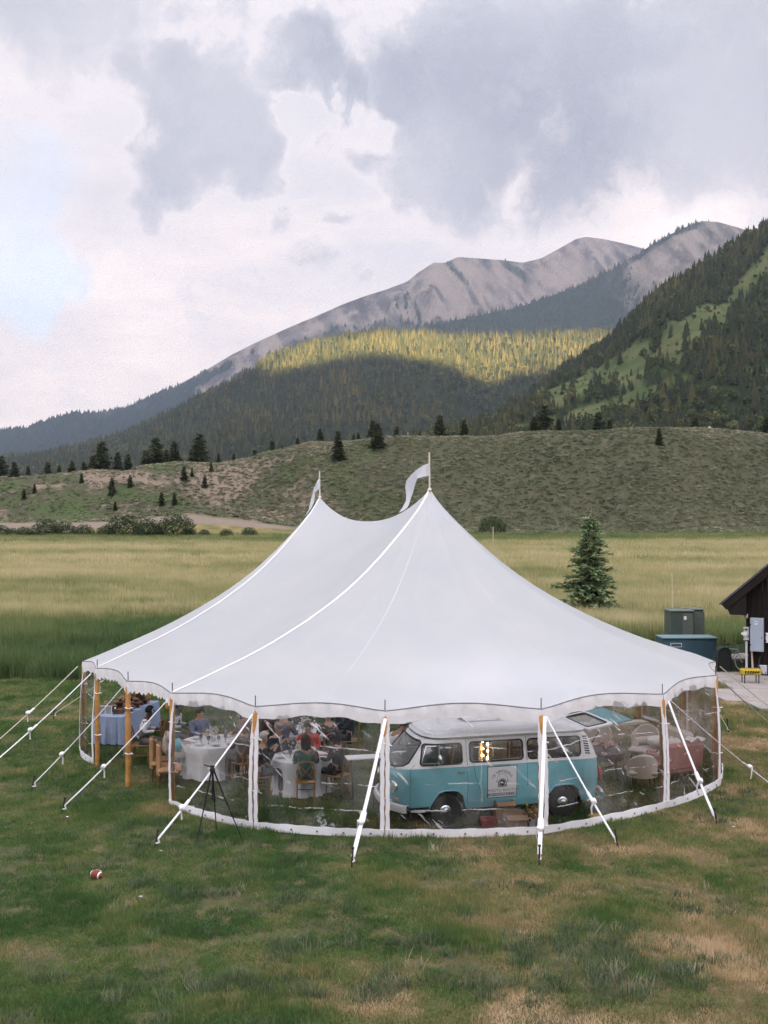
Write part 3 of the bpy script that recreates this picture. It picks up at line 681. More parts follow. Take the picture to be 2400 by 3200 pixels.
# tall meadow grass
tall_m = grass_shader('tall_blades', lambda t, pos, a: t.cramp(a, [(0, (.075, .125, .06)), (.25, (.12, .18, .07)), (.5, (.25, .28, .12)), (.75, (.48, .44, .235)), (1, (.62, .55, .36))]))
tsrc = [source('tall_source', blades(80+i, 40, .35, .8, .35, .022, .22, 2).mesh('tall_grass', tall_m, False)) for i in range(4)]
msrc = [source('meadow_source', blades(90+i, 46, .35, .75, .8, .05, .25, 1).mesh('meadow_grass', tall_m, False)) for i in range(4)]
def meadow():
    def mk(a, b, den, extra=2):
        w_ = .47*b+extra; n = int((b-a)*2*w_*den); X = rng.uniform(-w_, w_, n); Y = rng.uniform(a, b, n); k = np.abs(X) < .47*Y+extra; return X[k], Y[k]
    X, Y = mk(34, 60, 9)
    edge = 37+(fbm(X*.12, X*0, 571, 3)-.5)*4+2.5*sst(X, 4, 14); edge = np.where(X > 3, edge+6.5, edge)
    k = Y > edge; X, Y = X[k], Y[k]
    site = (X > 12.3) & (Y < 46.5); X, Y = X[~site], Y[~site]; n = len(X)
    zn = fbm(X*.16, Y*.22, 581, 4)
    t_ = .22+(zn-.5)*.8+.42*sst(Y+zn*14, 50, 66)
    t_ += .12*sst(X, 2, 12); t_ = np.clip(t_+rng.normal(0, .07, n), 0, 1)
    h = (.75+.5*rng.random(n))*(.7+.8*sst(zn, .3, .6))*(1-.2*sst(Y, 45, 60))
    scatter('rushes', np.stack([X, Y, ground_z(X, Y)-.02], 1), rng.random(n)*6.28, np.stack([np.ones(n)*1.1, np.ones(n)*1.1, h], 1), t_, tsrc, 'tall dark green rushes along the lawn edge')
    Xa, Ya = mk(58, 100, 1.7); Xb, Yb = mk(100, 190, .55); X = np.concatenate([Xa, Xb]); Y = np.concatenate([Ya, Yb])
    n = len(X); st = fbm(X*.03, Y*.10, 591, 4); st2 = fbm(X*.12, Y*.3, 601, 3)
    t_ = .74+(st-.5)*.55+(st2-.5)*.35-.34*sst(Y, 150, 178)-.12*sst(Y, 62, 56); t_ = np.clip(t_+rng.normal(0, .06, n), 0, 1)
    sc_ = np.where(Y > 100, 1.5, 1.0); h = (.8+.5*rng.random(n))*1.0
    pth = (Y > 145) & (Y < 151) & (X > 9) & (X < 32); X, Y, t_, sc_, h = [q[~pth] for q in (X, Y, t_, sc_, h)]; n = len(X)
    scatter('meadow_grass', np.stack([X, Y, ground_z(X, Y)-.02], 1), rng.random(n)*6.28, np.stack([sc_, sc_, h], 1), t_, msrc, 'golden seeding grass across the meadow')
meadow()
def fringe():
    n = 2600; X = rng.uniform(-110, 110, n); Y = rng.uniform(176, 206, n); k = (np.abs(X) < .47*Y) & (fbm(X/9, Y/7, 641, 3) > .47) & ~((X < -18) & (Y > 188)); X, Y = X[k], Y[k]; n = len(X); s = rng.uniform(.6, 1.7, n)
    scatter('ditch_growth', np.stack([X, Y, ground_z(X, Y)-.1], 1), rng.random(n)*6.28, np.stack([s*1.3, s*1.3, s*.8], 1), np.clip(.25+rng.normal(0, .15, n), 0, 1), tsrc, 'ragged green growth along the foot of the bank')
fringe()
# sagebrush on the bank
def shrub(seed, n, sx, sz, leaf, lift=.3):
    r = random.Random(seed); mb = MB()
    for k in range(n):
        u = r.uniform(-.3, 1); th = r.uniform(0, 6.28); q = math.sqrt(max(0, 1-u*u)); rad = r.uniform(.65, 1.08)
        c = Vector((q*math.cos(th)*sx*rad, q*math.sin(th)*sx*rad, sz*(lift+u*.7)*rad)); s_ = leaf*r.uniform(.6, 1.4)
        n_ = Vector((r.gauss(0, 1), r.gauss(0, 1), abs(r.gauss(0, 1))+.4)).normalized(); a = n_.orthogonal().normalized(); b_ = n_.cross(a)
        mb.add([c+a*s_, c+b_*s_*.6, c-a*s_], [(0, 1, 2)])
    return mb
sage_m = foliage_mat('sage', (.13, .15, .085), (.26, .27, .175), (.52, .47, .36), .3)
ssrc = [source('sage_source', shrub(200+i, 90, .55, .6, .16).mesh('sagebrush', sage_m, False)) for i in range(4)]
def sage():
    n = 46000; X = rng.uniform(-150, 150, n); Y = rng.uniform(203, 275, n); px = X/YT*F+1200
    l = sst(px, 1050, 300); den = fbm(X/10, Y/10, 611, 3)
    k = (np.abs(X) < .47*Y) & (rng.random(n) < (1-.72*l)*(.45+.8*den)); X, Y, l = X[k], Y[k], l[k]; n = len(X)
    t_ = .42+(fbm(X/14, Y/14, 621, 3)-.5)*.7+.30*sst(Y, 246, 262)-.05; t_ = np.clip(t_+rng.normal(0, .26, n)-l*.12, 0, 1)
    s = rng.uniform(.35, .85, n)
    scatter('sagebrush', np.stack([X, Y, ground_z(X, Y)-.05], 1), rng.random(n)*6.28, np.stack([s*1.3, s*1.1, s*.8], 1), t_, ssrc, 'sagebrush covering the bank behind the meadow')
sage()
willow_m = foliage_mat('willow', (.075, .10, .05), (.125, .155, .075), (.19, .21, .11), .25)
def willow_mesh(seed): return shrub(seed, 1500, 1.0, 1.15, .10, .35).mesh('willow', willow_m, False)
wm = [willow_mesh(300+i) for i in range(3)]
bush_px = [(0, 1660, 1.6), (40, 1662, 1.2), (150, 1665, 2.4), (205, 1668, 2.0), (270, 1668, 1.7), (400, 1672, 3.0), (340, 1672, 1.5), (490, 1680, 1.3), (95, 1668, 1.4), (560, 1672, 3.1), (600, 1682, 1.2), (650, 1684, 1.0), (480, 1668, 2.4), (720, 1684, 1.1), (790, 1688, 1.3), (1530, 1668, 2.4)]
for i, (px, py, r_) in enumerate(bush_px):
    D = 186.0 if px < 1000 else 203.0; X = (px-1200)*D/F
    o = link('willow_bush', wm[i % 3], loc=(X, D-i*.35, float(ground_z(X, D))-.1)); o.scale = (r_*1.2, r_*1.1, r_*1.15); o.rotation_euler[2] = i*1.3
    where = ['beside the dirt track at the left edge', 'small, next to the edge bush by the track', 'broad and low, third clump from the left edge', 'directly right of the broad low clump', 'paler, between two big clumps', 'largest dark round clump by the track', 'small, tucked left of the largest clump', 'low, where the track meets the spoil heaps', 'low, between the first clumps', 'wide, right of the largest clump', 'little, first of the small row by the field edge', 'little, second of the small row by the field edge', 'medium, behind the wide clump', 'little, third of the small row by the field edge', 'last before the tent roof hides the field edge', 'alone at the foot of the sagebrush bank behind the tent peak'][i]
    tag(o, 'green willow bush '+where, 'bush', 'willow bushes along the track')

# ------------------------------------------------------------------ individual conifers
def spruce_mesh(seed, h=1.0, w=.22, dens_=1.0, tiers=22, leaf=.035, bare=.06):
    """crown of many small needle sprays on drooping branches; unit height"""
    r = random.Random(seed); mb = MB(); tr = MB()
    tr.tube([(0, 0, 0), (.01, 0, .35), (-.005, .004, .7), (0, 0, .98)], [.022, .016, .009, .002], 6)
    for k in range(tiers):
        zk = bare+(.97-bare)*(k/tiers)**.95; nb_ = int((9-5*k/tiers)*dens_)+2
        for j in range(nb_):
            z = zk+r.uniform(-.5, .5)*(.97-bare)/tiers; L = w*max(0, 1-(z-bare)/(1-bare))**.8*r.uniform(.75, 1.2)+.014
            th = 2*PI*j/nb_+r.uniform(-.35, .35)+k*1.7; l = L*r.uniform(.55, 1.15); dr = r.uniform(-.1, .45)*(1-z); d = Vector((math.cos(th), math.sin(th), 0)); sd = Vector((-d.y, d.x, 0))
            tip = d*l+Vector((0, 0, z-dr*l+.25*l*z)); root = Vector((0, 0, z))
            if l > .05: tr.tube([root, tip], [.004, .0015], 3, cap=False)
            m_ = max(4, int(l/leaf*3.4))
            for q in range(m_):
                f = ((q+.6)/m_)**.8; c = root.lerp(tip, f)+Vector((0, 0, .02*math.sin(f*3))); sw = leaf*(1.3-f*.6)*r.uniform(.7, 1.3)*1.25; u = (sd*r.choice((-1, 1))*r.uniform(.3, 1)+d*r.uniform(.2, 1.1)+Vector((0, 0, r.uniform(-.6, .6)))).normalized()
                v_ = u.cross(Vector((r.gauss(0, .6), r.gauss(0, .6), 1))).normalized()*leaf*.5
                mb.add([c-v_, c+v_, c+u*sw*1.7], [(0, 1, 2)])
    return mb, tr
bark = mat('bark', (.09, .065, .045), .95, var=.3)
def crown_mat(name, c0, c1, sc_=3.0):
    m = bpy.data.materials.new(name); m.use_nodes = True; t = NT(m.node_tree); t.n.clear()
    pos = t.new('ShaderNodeNewGeometry').outputs['Position']; c = t.mix(t.ramp(t.noise(pos, sc_, 4, .7), .35, .65), c0, c1)
    d = t.new('ShaderNodeBsdfDiffuse'); t.set(d, 0, c); tr = t.new('ShaderNodeBsdfTranslucent'); t.set(tr, 0, c)
    mx = t.new('ShaderNodeMixShader'); mx.inputs[0].default_value = .2; t.l.new(d.outputs[0], mx.inputs[1]); t.l.new(tr.outputs[0], mx.inputs[2]); t.l.new(mx.outputs[0], t.new('ShaderNodeOutputMaterial').inputs[0]); return m
pine_m = crown_mat('pine_needles', (.040, .056, .026), (.095, .110, .050), 1.2)
spr_m = crown_mat('spruce_needles', (.12, .18, .085), (.29, .37, .21), 6)
pv = []
for i, (w_, d_) in enumerate(((.30, 1.0), (.24, .9), (.36, .8), (.20, 1.0))):
    a_, b_ = spruce_mesh(400+i, w=w_, dens_=d_, tiers=15, leaf=.055, bare=.02); pv.append((a_.mesh('pine_crown', pine_m, False), b_.mesh('pine_trunk', bark)))
# px of base, py of base, height in px, variant, distance
trees = [(5, 1490, 62, 2, 300), (45, 1489, 50, 0, 290), (88, 1488, 40, 3, 284), (150, 1487, 45, 0, 292), (185, 1487, 36, 1, 280), (225, 1486, 42, 2, 300), (262, 1486, 40, 0, 288), (318, 1484, 92, 2, 296), (290, 1485, 55, 0, 300), (368, 1482, 58, 1, 290), (400, 1478, 50, 0, 300),
         (455, 1470, 60, 0, 290), (488, 1464, 90, 2, 284), (520, 1462, 48, 1, 300), (545, 1458, 66, 0, 284), (622, 1450, 82, 2, 275), (598, 1452, 40, 1, 290), (683, 1446, 32, 3, 285), (730, 1444, 20, 3, 280), (350, 1545, 44, 1, 255), (407, 1520, 30, 1, 250), (575, 1500, 34, 0, 258), (255, 1510, 26, 3, 250),
         (75, 1560, 26, 3, 235), (108, 1540, 22, 3, 240), (640, 1525, 32, 1, 250), (505, 1580, 34, 1, 235), (545, 1575, 30, 3, 235), (360, 1595, 22, 3, 225), (850, 1435, 46, 1, 268), (795, 1440, 34, 0, 270), (882, 1428, 30, 3, 272), (930, 1412, 34, 1, 270), (1000, 1392, 44, 1, 268), (1057, 1436, 76, 3, 255), (1180, 1398, 66, 2, 264), (1165, 1390, 60, 0, 268),
         (1105, 1372, 28, 3, 275), (1375, 1372, 70, 0, 268), (1450, 1372, 54, 1, 270), (1312, 1372, 26, 3, 272), (1240, 1374, 40, 1, 275), (1700, 1362, 84, 2, 270), (1668, 1362, 50, 0, 272), (1745, 1360, 46, 1, 275), (1870, 1354, 66, 2, 280), (1905, 1354, 44, 1, 285), (2060, 1386, 42, 3, 252), (2172, 1352, 50, 2, 275), (2395, 1372, 66, 2, 270), (1820, 1358, 30, 3, 270), (1120, 1392, 30, 3, 262), (730, 1440, 26, 1, 262), (660, 1475, 24, 3, 262), (600, 1490, 22, 3, 256)]
tags_ = ['short', 'dense dark', 'slender', 'bushy', 'small pointed', 'ragged']
for i, (px, py, hp, v, D) in enumerate(trees):
    sky_y = float(interp(px, TOP))
    if py < sky_y+14: D = 262+(D-250)*.18
    else:
        ds = np.arange(208, 262, .5); yy = YH-(ground_z((px-1200)*ds/F, ds)-H)/ds*F; D = float(ds[np.argmin(np.abs(yy-py))])
    X = (px-1200)*D/F; z = float(ground_z(X, D)); h = hp*D/F*1.15+.4
    o = empty('pine_tree', (X, D, z-.15), i*1.1); cr, tk = pv[v]
    link('crown', cr, o); link('trunk', tk, o); o.scale = (h*1.1, h*1.1, h)
    if px < 770: side = 'on the left slope' if py > 1495 else 'on the left skyline'
    elif px < 1210: side = 'left of the tent peaks'
    elif px < 1600: side = 'above the tent peak'
    else: side = 'on the right crest'
    near = sorted([(abs(t2[0]-px), t2[0]) for t2 in trees if t2[0] != px])[0]
    rank = sum(1 for t2 in trees if t2[0] <= px)
    size = 'tiny' if hp < 28 else 'small' if hp < 42 else 'mid-sized' if hp < 60 else 'tall'
    ordn = ['first', 'second', 'third', 'fourth', 'fifth', 'sixth', 'seventh', 'eighth', 'ninth', 'tenth', 'eleventh', 'twelfth', 'thirteenth', 'fourteenth', 'fifteenth', 'sixteenth', 'seventeenth', 'eighteenth', 'nineteenth', 'twentieth']
    peers = sorted([t2[0]+t2[1]*1e-4 for t2 in trees if ((t2[0] < 770) == (px < 770)) and ((t2[1] > 1495) == (py > 1495) if px < 770 else True) and (('tiny' if t2[2] < 28 else 'small' if t2[2] < 42 else 'mid-sized' if t2[2] < 60 else 'tall') == size) and (px < 770 or (px < 1210) == (t2[0] < 1210)) and (px < 1210 or (px < 1600) == (t2[0] < 1600))])
    k_ = peers.index(px+py*1e-4)
    lab = f'{size} dark conifer {side}'+(f', {ordn[k_]} of its size from the left' if len(peers) > 1 else '')
    tag(o, lab, 'tree', 'conifers on the bank')
# blue spruce in the meadow
def near_spruce():
    a_, b_ = spruce_mesh(777, w=.30, dens_=.52, tiers=32, leaf=.030, bare=.05)
    D = 58.0; X = (1843-1200)*D/F; o = empty('spruce_tree', (X, D, float(ground_z(X, D))-.1), .4, 'young blue green spruce with a wispy top standing in the meadow', 'tree')
    cr = link('crown', a_.mesh('spruce_crown', spr_m, False), o); link('trunk', b_.mesh('spruce_trunk', bark), o)
    tp = MB(); tp.tube([(0, 0, .94), (.012, 0, 1.0), (.008, 0, 1.06)], [.004, .003, .001], 4); tp.tube([(.01, 0, 1.02), (-.045, 0, 1.045)], [.003, .001], 4); tp.build('dry_leader', mat('dry_twig', (.30, .26, .20), .9), o)
    o.scale = (7.0, 7.0, 6.3)
near_spruce()
# ------------------------------------------------------------------ the sailcloth tent
M1 = Vector((1.17, 24.6, 6.65)); M2 = Vector((-2.10, 31.4, 6.65)); TC = (M1+M2)/2
FRONT = [('P8', -7.66, 24.4), ('P7', -6.9, 23.0), ('P6', -5.65, 21.1), ('P5', -4.34, 19.6), ('P4', -2.44, 18.14), ('P3', .02, 17.7), ('P2', 2.94, 17.88), ('P1', 5.67, 19.47), ('P0', 7.34, 21.17), ('P9', 8.07, 23.4), ('Pm', 8.15, 26.0), ('Pn', 7.62, 28.6)]
POLES = [Vector((x, y, 2.32)) for _, x, y in FRONT]+[Vector((x, y, 2.32)) for x, y in ((6.6, 31.2), (5.2, 33.4), (3.4, 35.3), (1.2, 36.9), (-1.2, 37.7), (-3.4, 37.4), (-5.0, 36.3), (-6.1, 34.6), (-6.65, 32.2), (-6.75, 29.8), (-6.7, 27.2))]
for i, zz in ((8, 2.44), (9, 2.42), (0, 2.28)): POLES[i].z = zz
NP_ = len(POLES)
def attach(i):
    i = i % NP_
    # poles 3..10,11 and the mirrored first two hang from the near mast; the rest from the far mast
    if 3 <= i <= 11: return 0.0
    if i >= 13 or i <= 1: return 1.0
    return 0.5
AT = [attach(i) for i in range(NP_)]
def ridge_pt(v):
    p = M1.lerp(M2, v); p.z -= .80*(1-abs(2*v-1)**2.3); return p
PROF = [(0, 1), (.04, .90), (.08, .835), (.124, .765), (.23, .607), (.32, .49), (.41, .393), (.53, .285), (.66, .188), (.76, .125), (.85, .078), (.93, .034), (1, 0)]
_ps = np.linspace(0, 1, 201); _pv = np.interp(_ps, [a for a, b in PROF], [b for a, b in PROF])
for _ in range(60): _pv[1:-1] = (_pv[:-2]+2*_pv[1:-1]+_pv[2:])/4
def prof(s): return float(np.interp(s, _ps, _pv))
SUB = 14
def canopy_pt(i, f, s, off=0.0):
    """i pole index, f 0..1 towards the next pole, s 0 ridge .. 1 eave"""
    a, b = POLES[i % NP_], POLES[(i+1) % NP_]; va, vb = AT[i % NP_], AT[(i+1) % NP_]
    g = f if va == vb else f*f*(3-2*f)
    v = va+(vb-va)*g; R = ridge_pt(v); L = (b-a).length
    E = a.lerp(b, f); inward = (Vector((R.x, R.y, 0))-Vector((E.x, E.y, 0))).normalized()
    bow = math.sin(PI*f)**1.25; dip = (.058*L)*bow                      # the edge is cut in a shallow catenary between the poles
    E = E+inward*dip*1.15
    x, y = R.x+(E.x-R.x)*s, R.y+(E.y-R.y)*s
    zE = E.z+dip*.55
    # scallop between poles: cloth rises slightly near the eave, sinks slightly higher up
    z = zE+(R.z-zE)*prof(s)-.05*bow*math.sin(PI*s)*(s**1.5)*(L/2.6)
    return Vector((x, y, z+off))
sset = [0, .015, .035, .06, .09, .13, .17, .22, .27, .32, .38, .44, .50, .56, .62, .68, .74, .80, .85, .89, .92, .945, .965, .98, .99, 1.0]
canvas = bpy.data.materials.new('sailcloth'); canvas.use_nodes = True; t = NT(canvas.node_tree); t.n.clear()
pos = t.new('ShaderNodeNewGeometry').outputs['Position']
cc = t.mix(t.ramp(t.noise(pos, .8, 5, .6), .3, .7), (.645, .685, .725), (.71, .73, .755))
p = t.new('ShaderNodeBsdfPrincipled'); t.set(p, 'Base Color', cc); p.inputs['Roughness'].default_value = .5; p.inputs['Specular IOR Level'].default_value = .25
b = t.new('ShaderNodeBump'); b.inputs['Strength'].default_value = .45; b.inputs['Distance'].default_value = .03; t.set(b, 'Height', t.math('ADD', t.noise(pos, 1.6, 5, .55), t.math('MULTIPLY', t.noise(pos, 7.0, 3, .5), .12))); t.l.new(b.outputs[0], p.inputs['Normal'])
tr = t.new('ShaderNodeBsdfTranslucent'); t.set(tr, 0, (.78, .80, .84)); mx = t.new('ShaderNodeMixShader'); mx.inputs[0].default_value = .48
t.l.new(p.outputs[0], mx.inputs[1]); t.l.new(tr.outputs[0], mx.inputs[2]); t.l.new(mx.outputs[0], t.new('ShaderNodeOutputMaterial').inputs[0])
white_v = mat('white_vinyl', (.82, .81, .84), .45, spec=.3, bump=.35, bscale=14, var=.03, vscale=9)
white_s = mat('white_webbing', (.84, .82, .80), .6, bump=.2, bscale=60)
cord = mat('grey_cord', (.20, .20, .22), .7)
wood_p = mat('pole_wood', (.50, .25, .075), .5, spec=.35, bump=.15, bscale=25, var=.22, vscale=5)
wood_e = mat('mast_wood', (.55, .50, .42), .5)
steel = mat('dark_steel', (.10, .095, .095), .45, metal=.6)
rope_m = mat('rope', (.62, .58, .50), .8, bump=.3, bscale=90)
strap_m = mat('strap', (.80, .80, .84), .55, bump=.15, bscale=80)
tent = empty('sailcloth_tent', (TC.x, TC.y, 0), 0, 'large white sailcloth tent with two peaks and clear vinyl side walls', 'tent')
def tbuild(mb, name, m, parent=None, **k):
    o = mb.build(name, m, None, **k); o.parent = parent or tent
    if parent is None or parent is tent: o.location = (-TC.x, -TC.y, 0)
    return o
mb = MB(); P = []
for i in range(NP_):
    for k in range(SUB): P.append([canopy_pt(i, k/SUB, s) for s in sset])
mb.grid(P, closed_u=True); tbuild(mb, 'canopy', canvas, merge=.002, angle=math.radians(70))
# reinforced caps at the two peaks
for mi, M in enumerate((M1, M2)):
    mb = MB(); P = []
    ids = [(i, k) for i in range(NP_) for k in range(SUB) if (AT[i % NP_] == mi and AT[(i+1) % NP_] == mi)]
    for n_, (i, k) in enumerate(ids):
        e = .105 if n_ % 6 < 3 else .080
        P.append([canopy_pt(i, k/SUB, s, .006) for s in (0, .02, .05, e)])
    mb.grid(P); tbuild(mb, 'peak_cap', canvas)
# webbing along the main meridians, thin seams between
seam_m = mat('seam', (.64, .67, .71), .5)
def strip_on(i, f, w, s0=0.0, s1=1.0, off=.008, n=34):
    row = []
    for k in range(n+1):
        s = s0+(s1-s0)*k/n; p0 = canopy_pt(i, f, s, off)
        q = canopy_pt(i, f+.02, s, off) if f < .5 else canopy_pt(i, f-.02, s, off)
        d = (q-p0) if f < .5 else (p0-q)
        d = Vector((d.x, d.y, d.z)); 
        if d.length < 1e-5: d = Vector((1, 0, 0))
        d.normalize(); row.append([p0-d*w/2, p0+d*w/2])
    m_ = MB(); m_.grid(row); return m_
for i in (3, 1, 9, 11):
    tbuild(strip_on(i, 0.0, .07 if i in (3, 1) else .02, off=.010), 'webbing', white_s if i in (3, 1) else seam_m)
seam_m = mat('seam', (.64, .67, .71), .5)
for i in (4, 6, 7):
    for f in (.5,): tbuild(strip_on(i, f, .009, .02, 1.0, .005), 'seam', seam_m)
# canopy edge cord, valance, poles, pins
def edge_pts(i, n=14): return [canopy_pt(i, k/n, 1.0) for k in range(n+1)]
for i in range(NP_):
    e = edge_pts(i); a = POLES[i]; o_ = (a-TC); 
    mb = MB(); mb.tube([p+Vector((0, 0, -.004)) for p in e], .013, 5); tbuild(mb, 'edge_cord', cord)
    r = random.Random(i); mb = MB(); rows = []
    for k, p in enumerate(edge_pts(i, 40)):
        out = Vector((p.x-TC.x, p.y-TC.y, 0)).normalized(); ph = k*.9+i
        wr = .012*math.sin(ph)+.010*math.sin(ph*2.3+1); hgt = .26+.02*math.sin(k*.5+i)+(.03*math.sin(k*1.9) if i in (1, 2) else 0)
        rows.append([p+out*.006, p+out*(.012+wr*.6)+Vector((0, 0, -hgt*.35)), p+out*(.006+wr)+Vector((0, 0, -hgt*.7)), p+out*(.004+wr*.8)+Vector((0, 0, -hgt))])
    mb.grid(rows); tbuild(mb, 'valance', white_v)
for i, p in enumerate(POLES):
    o_ = Vector((p.x-TC.x, p.y-TC.y, 0)).normalized(); top = Vector((p.x, p.y, p.z-.03))-o_*.03
    mb = MB(); mb.tube([(top.x, top.y, -.02), (top.x, top.y, 1.2), (top.x, top.y, top.z-.12), (top.x, top.y, top.z-.06)], [.056, .060, .056, .035], 12)
    pole = tbuild(mb, 'side_pole', wood_p)
    mb = MB(); mb.tube([(top.x, top.y, top.z-.1), (top.x, top.y, p.z+.20)], .010, 6); mb.tube([(top.x, top.y, p.z-.30), (top.x, top.y, p.z-.02)], .035, 8); pn = link('pole_pin', mb.mesh('pole_pin', steel), pole)
    if i < 12:
        for zz in (.72, 1.72):
            mb = MB(); rr = .066
            mb.tube([(top.x+rr*math.cos(q), top.y+rr*math.sin(q), zz+.012*math.sin(q*2)) for q in np.linspace(0, 2*PI, 14)], .012, 5); mb.tube([(top.x+.05, top.y-.06, zz), (top.x+.13, top.y-.08, zz-.01+.03*math.sin(i))], .012, 5)
            link('tie', mb.mesh('tie', white_s), pole)
for mi, M in enumerate((M1, M2)):
    ptop = 1.02 if mi == 0 else .92
    mb = MB(); mb.tube([(M.x, M.y, -.02), (M.x, M.y, 4.6), (M.x, M.y, M.z-.05)], [.075, .07, .05], 12); mast = tbuild(mb, 'centre_mast', wood_p)
    mb = MB(); mb.tube([(M.x, M.y, M.z-.1), (M.x-.01, M.y, M.z+ptop-.06)], [.024, .020], 8); mb.tube([(M.x, M.y, M.z-.01), (M.x, M.y, M.z+.04)], [.06, .03], 10); link('mast_tip', mb.mesh('mast_tip', mat('tip_white', (.72, .66, .58), .5)), mast)
# pennants: drooping ribbons blowing to the left
def pennant(M, L, tw, ptop, wid, name_label):
    mb = MB(); rows = []
    for k in range(17):
        u = k/16
        if tw: x = -.52*sst(u, 0, .30)-.12*u-.22*max(0, u-.6)*1.7; z = ptop-.40*u**2*.5-(0 if u < .2 else (u-.2))*L
        else: x = -.06-.30*u; z = ptop-u*L
        x = float(x); z = float(z)
        ww = wid*(1-.25*u)*(.35+.65*abs(math.cos(u*2.0+.4)) if tw else .45); y = .10*math.sin(u*4)
        if tw:
            a = Vector((x-.04*u, y, z)); ang = 1.45*float(sst(u, .12, .40)); dn = Vector((math.sin(ang)*1.0, 0.0, -math.cos(ang)*1.0)); rows.append([M+a, M+a+dn*ww*.6+Vector((0, .02, 0)), M+a+dn*ww])
        else: rows.append([M+Vector((x, y, z)), M+Vector((x+ww*.5, y+.03, z-.16)), M+Vector((x+ww, y, z-.30*(1-u)))])
    mb.grid(rows); o = mb.build('pennant', mat('pennant_cloth', (.80, .82, .88), .7, trans=.25)); tag(o, name_label, 'flag', 'pennants on the tent masts'); return o
def flag_from(M, pts, label):
    """pts: list of ((dx,dz) outer, (dx,dz) inner, dy)"""
    mb = MB(); rows = []
    for (a, b, dy) in pts:
        A_ = M+Vector((a[0], dy, a[1])); B_ = M+Vector((b[0], dy+.05, b[1])); rows.append([A_, A_.lerp(B_, .5)+Vector((0, .02, 0)), B_])
    mb.grid(rows); o = mb.build('pennant', mat('pennant_cloth', (.78, .80, .87), .7, trans=.25)); tag(o, label, 'flag', 'pennants on the tent masts')
k_ = 24.6/F*600/1659
def q(x, y): return ((x-1224)*k_, (360-y)*k_)
flag_from(M1, [(q(1218, 130), q(1218, 238), 0), (q(1170, 150), q(1175, 248), -.08), (q(1110, 190), q(1118, 265), -.16), (q(1060, 235), q(1108, 285), -.12), (q(1020, 285), q(1095, 330), 0), (q(1013, 340), q(1082, 380), .08), (q(1022, 400), q(1062, 435), .1), (q(1020, 455), q(1045, 490), .05), (q(985, 520), q(1030, 515), .0), (q(955, 560), q(1000, 540), -.04)], 'long white pennant streaming from the nearer, taller tent mast')
k_ = 31.4/F*600/1659
def q(x, y): return ((x-279)*k_, (436-y)*k_)
flag_from(M2, [(q(274, 268), q(282, 345), 0), (q(255, 300), q(268, 368), -.06), (q(236, 340), q(250, 382), .0), (q(220, 375), q(236, 400), .06), (q(210, 420), q(232, 440), .1), (q(196, 480), q(226, 482), .05), (q(180, 550), q(205, 530), .0), (q(150, 595), q(180, 565), -.06)], 'short white pennant hanging from the farther tent mast')

# ---- clear vinyl wall panels
pane_m = bpy.data.materials.new('clear_vinyl'); pane_m.use_nodes = True; t = NT(pane_m.node_tree); t.n.clear()
uv = t.new('ShaderNodeTexCoord').outputs['UV']; pos = t.new('ShaderNodeNewGeometry').outputs['Position']
tp = t.new('ShaderNodeBsdfTransparent'); tp.inputs[0].default_value = (.93, .94, .94, 1)
gl = t.new('ShaderNodeBsdfGlossy'); gl.inputs['Roughness'].default_value = .06; gl.inputs[0].default_value = (.9, .92, .95, 1)
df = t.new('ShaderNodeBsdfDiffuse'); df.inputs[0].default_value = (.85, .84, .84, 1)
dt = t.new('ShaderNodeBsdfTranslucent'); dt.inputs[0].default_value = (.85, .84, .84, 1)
wn_ = t.noise(pos, 2.6, 4, .55); wnf = t.noise(t.vmath('MULTIPLY', pos, (1.0, 1.0, .35)), 9.0, 4, .6)
b = t.new('ShaderNodeBump'); b.inputs['Strength'].default_value = .8; b.inputs['Distance'].default_value = .05; t.set(b, 'Height', t.math('ADD', wn_, t.math('MULTIPLY', wnf, .35))); t.l.new(b.outputs[0], gl.inputs['Normal'])
fr = t.new('ShaderNodeLayerWeight'); fr.inputs[0].default_value = .25; t.l.new(b.outputs[0], fr.inputs['Normal'])
m1 = t.new('ShaderNodeMixShader'); t.set(m1, 0, t.math('ADD', t.math('MULTIPLY', fr.outputs['Fresnel'], .9), .01, clamp=True)); t.l.new(tp.outputs[0], m1.inputs[1]); t.l.new(gl.outputs[0], m1.inputs[2])
# sky glints off creases, painted on as whitish lines and milky patches
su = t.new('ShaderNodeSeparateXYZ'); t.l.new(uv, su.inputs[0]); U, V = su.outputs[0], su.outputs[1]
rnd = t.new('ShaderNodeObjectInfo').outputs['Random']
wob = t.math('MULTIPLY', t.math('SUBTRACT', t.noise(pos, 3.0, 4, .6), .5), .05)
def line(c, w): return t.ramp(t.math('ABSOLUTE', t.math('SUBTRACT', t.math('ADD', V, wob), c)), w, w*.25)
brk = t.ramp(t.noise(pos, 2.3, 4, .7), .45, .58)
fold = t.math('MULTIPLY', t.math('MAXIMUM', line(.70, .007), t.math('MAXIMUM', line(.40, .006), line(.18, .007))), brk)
vf_ = t.math('MULTIPLY', t.math('MAXIMUM', t.ramp(t.math('ABSOLUTE', t.math('SUBTRACT', t.math('ADD', U, wob), .62)), .006, .0015), t.ramp(t.math('ABSOLUTE', t.math('SUBTRACT', U, .36)), .005, .001)), t.math('MULTIPLY', t.ramp(t.noise(pos, 1.3, 3, .6), .5, .64), .35))
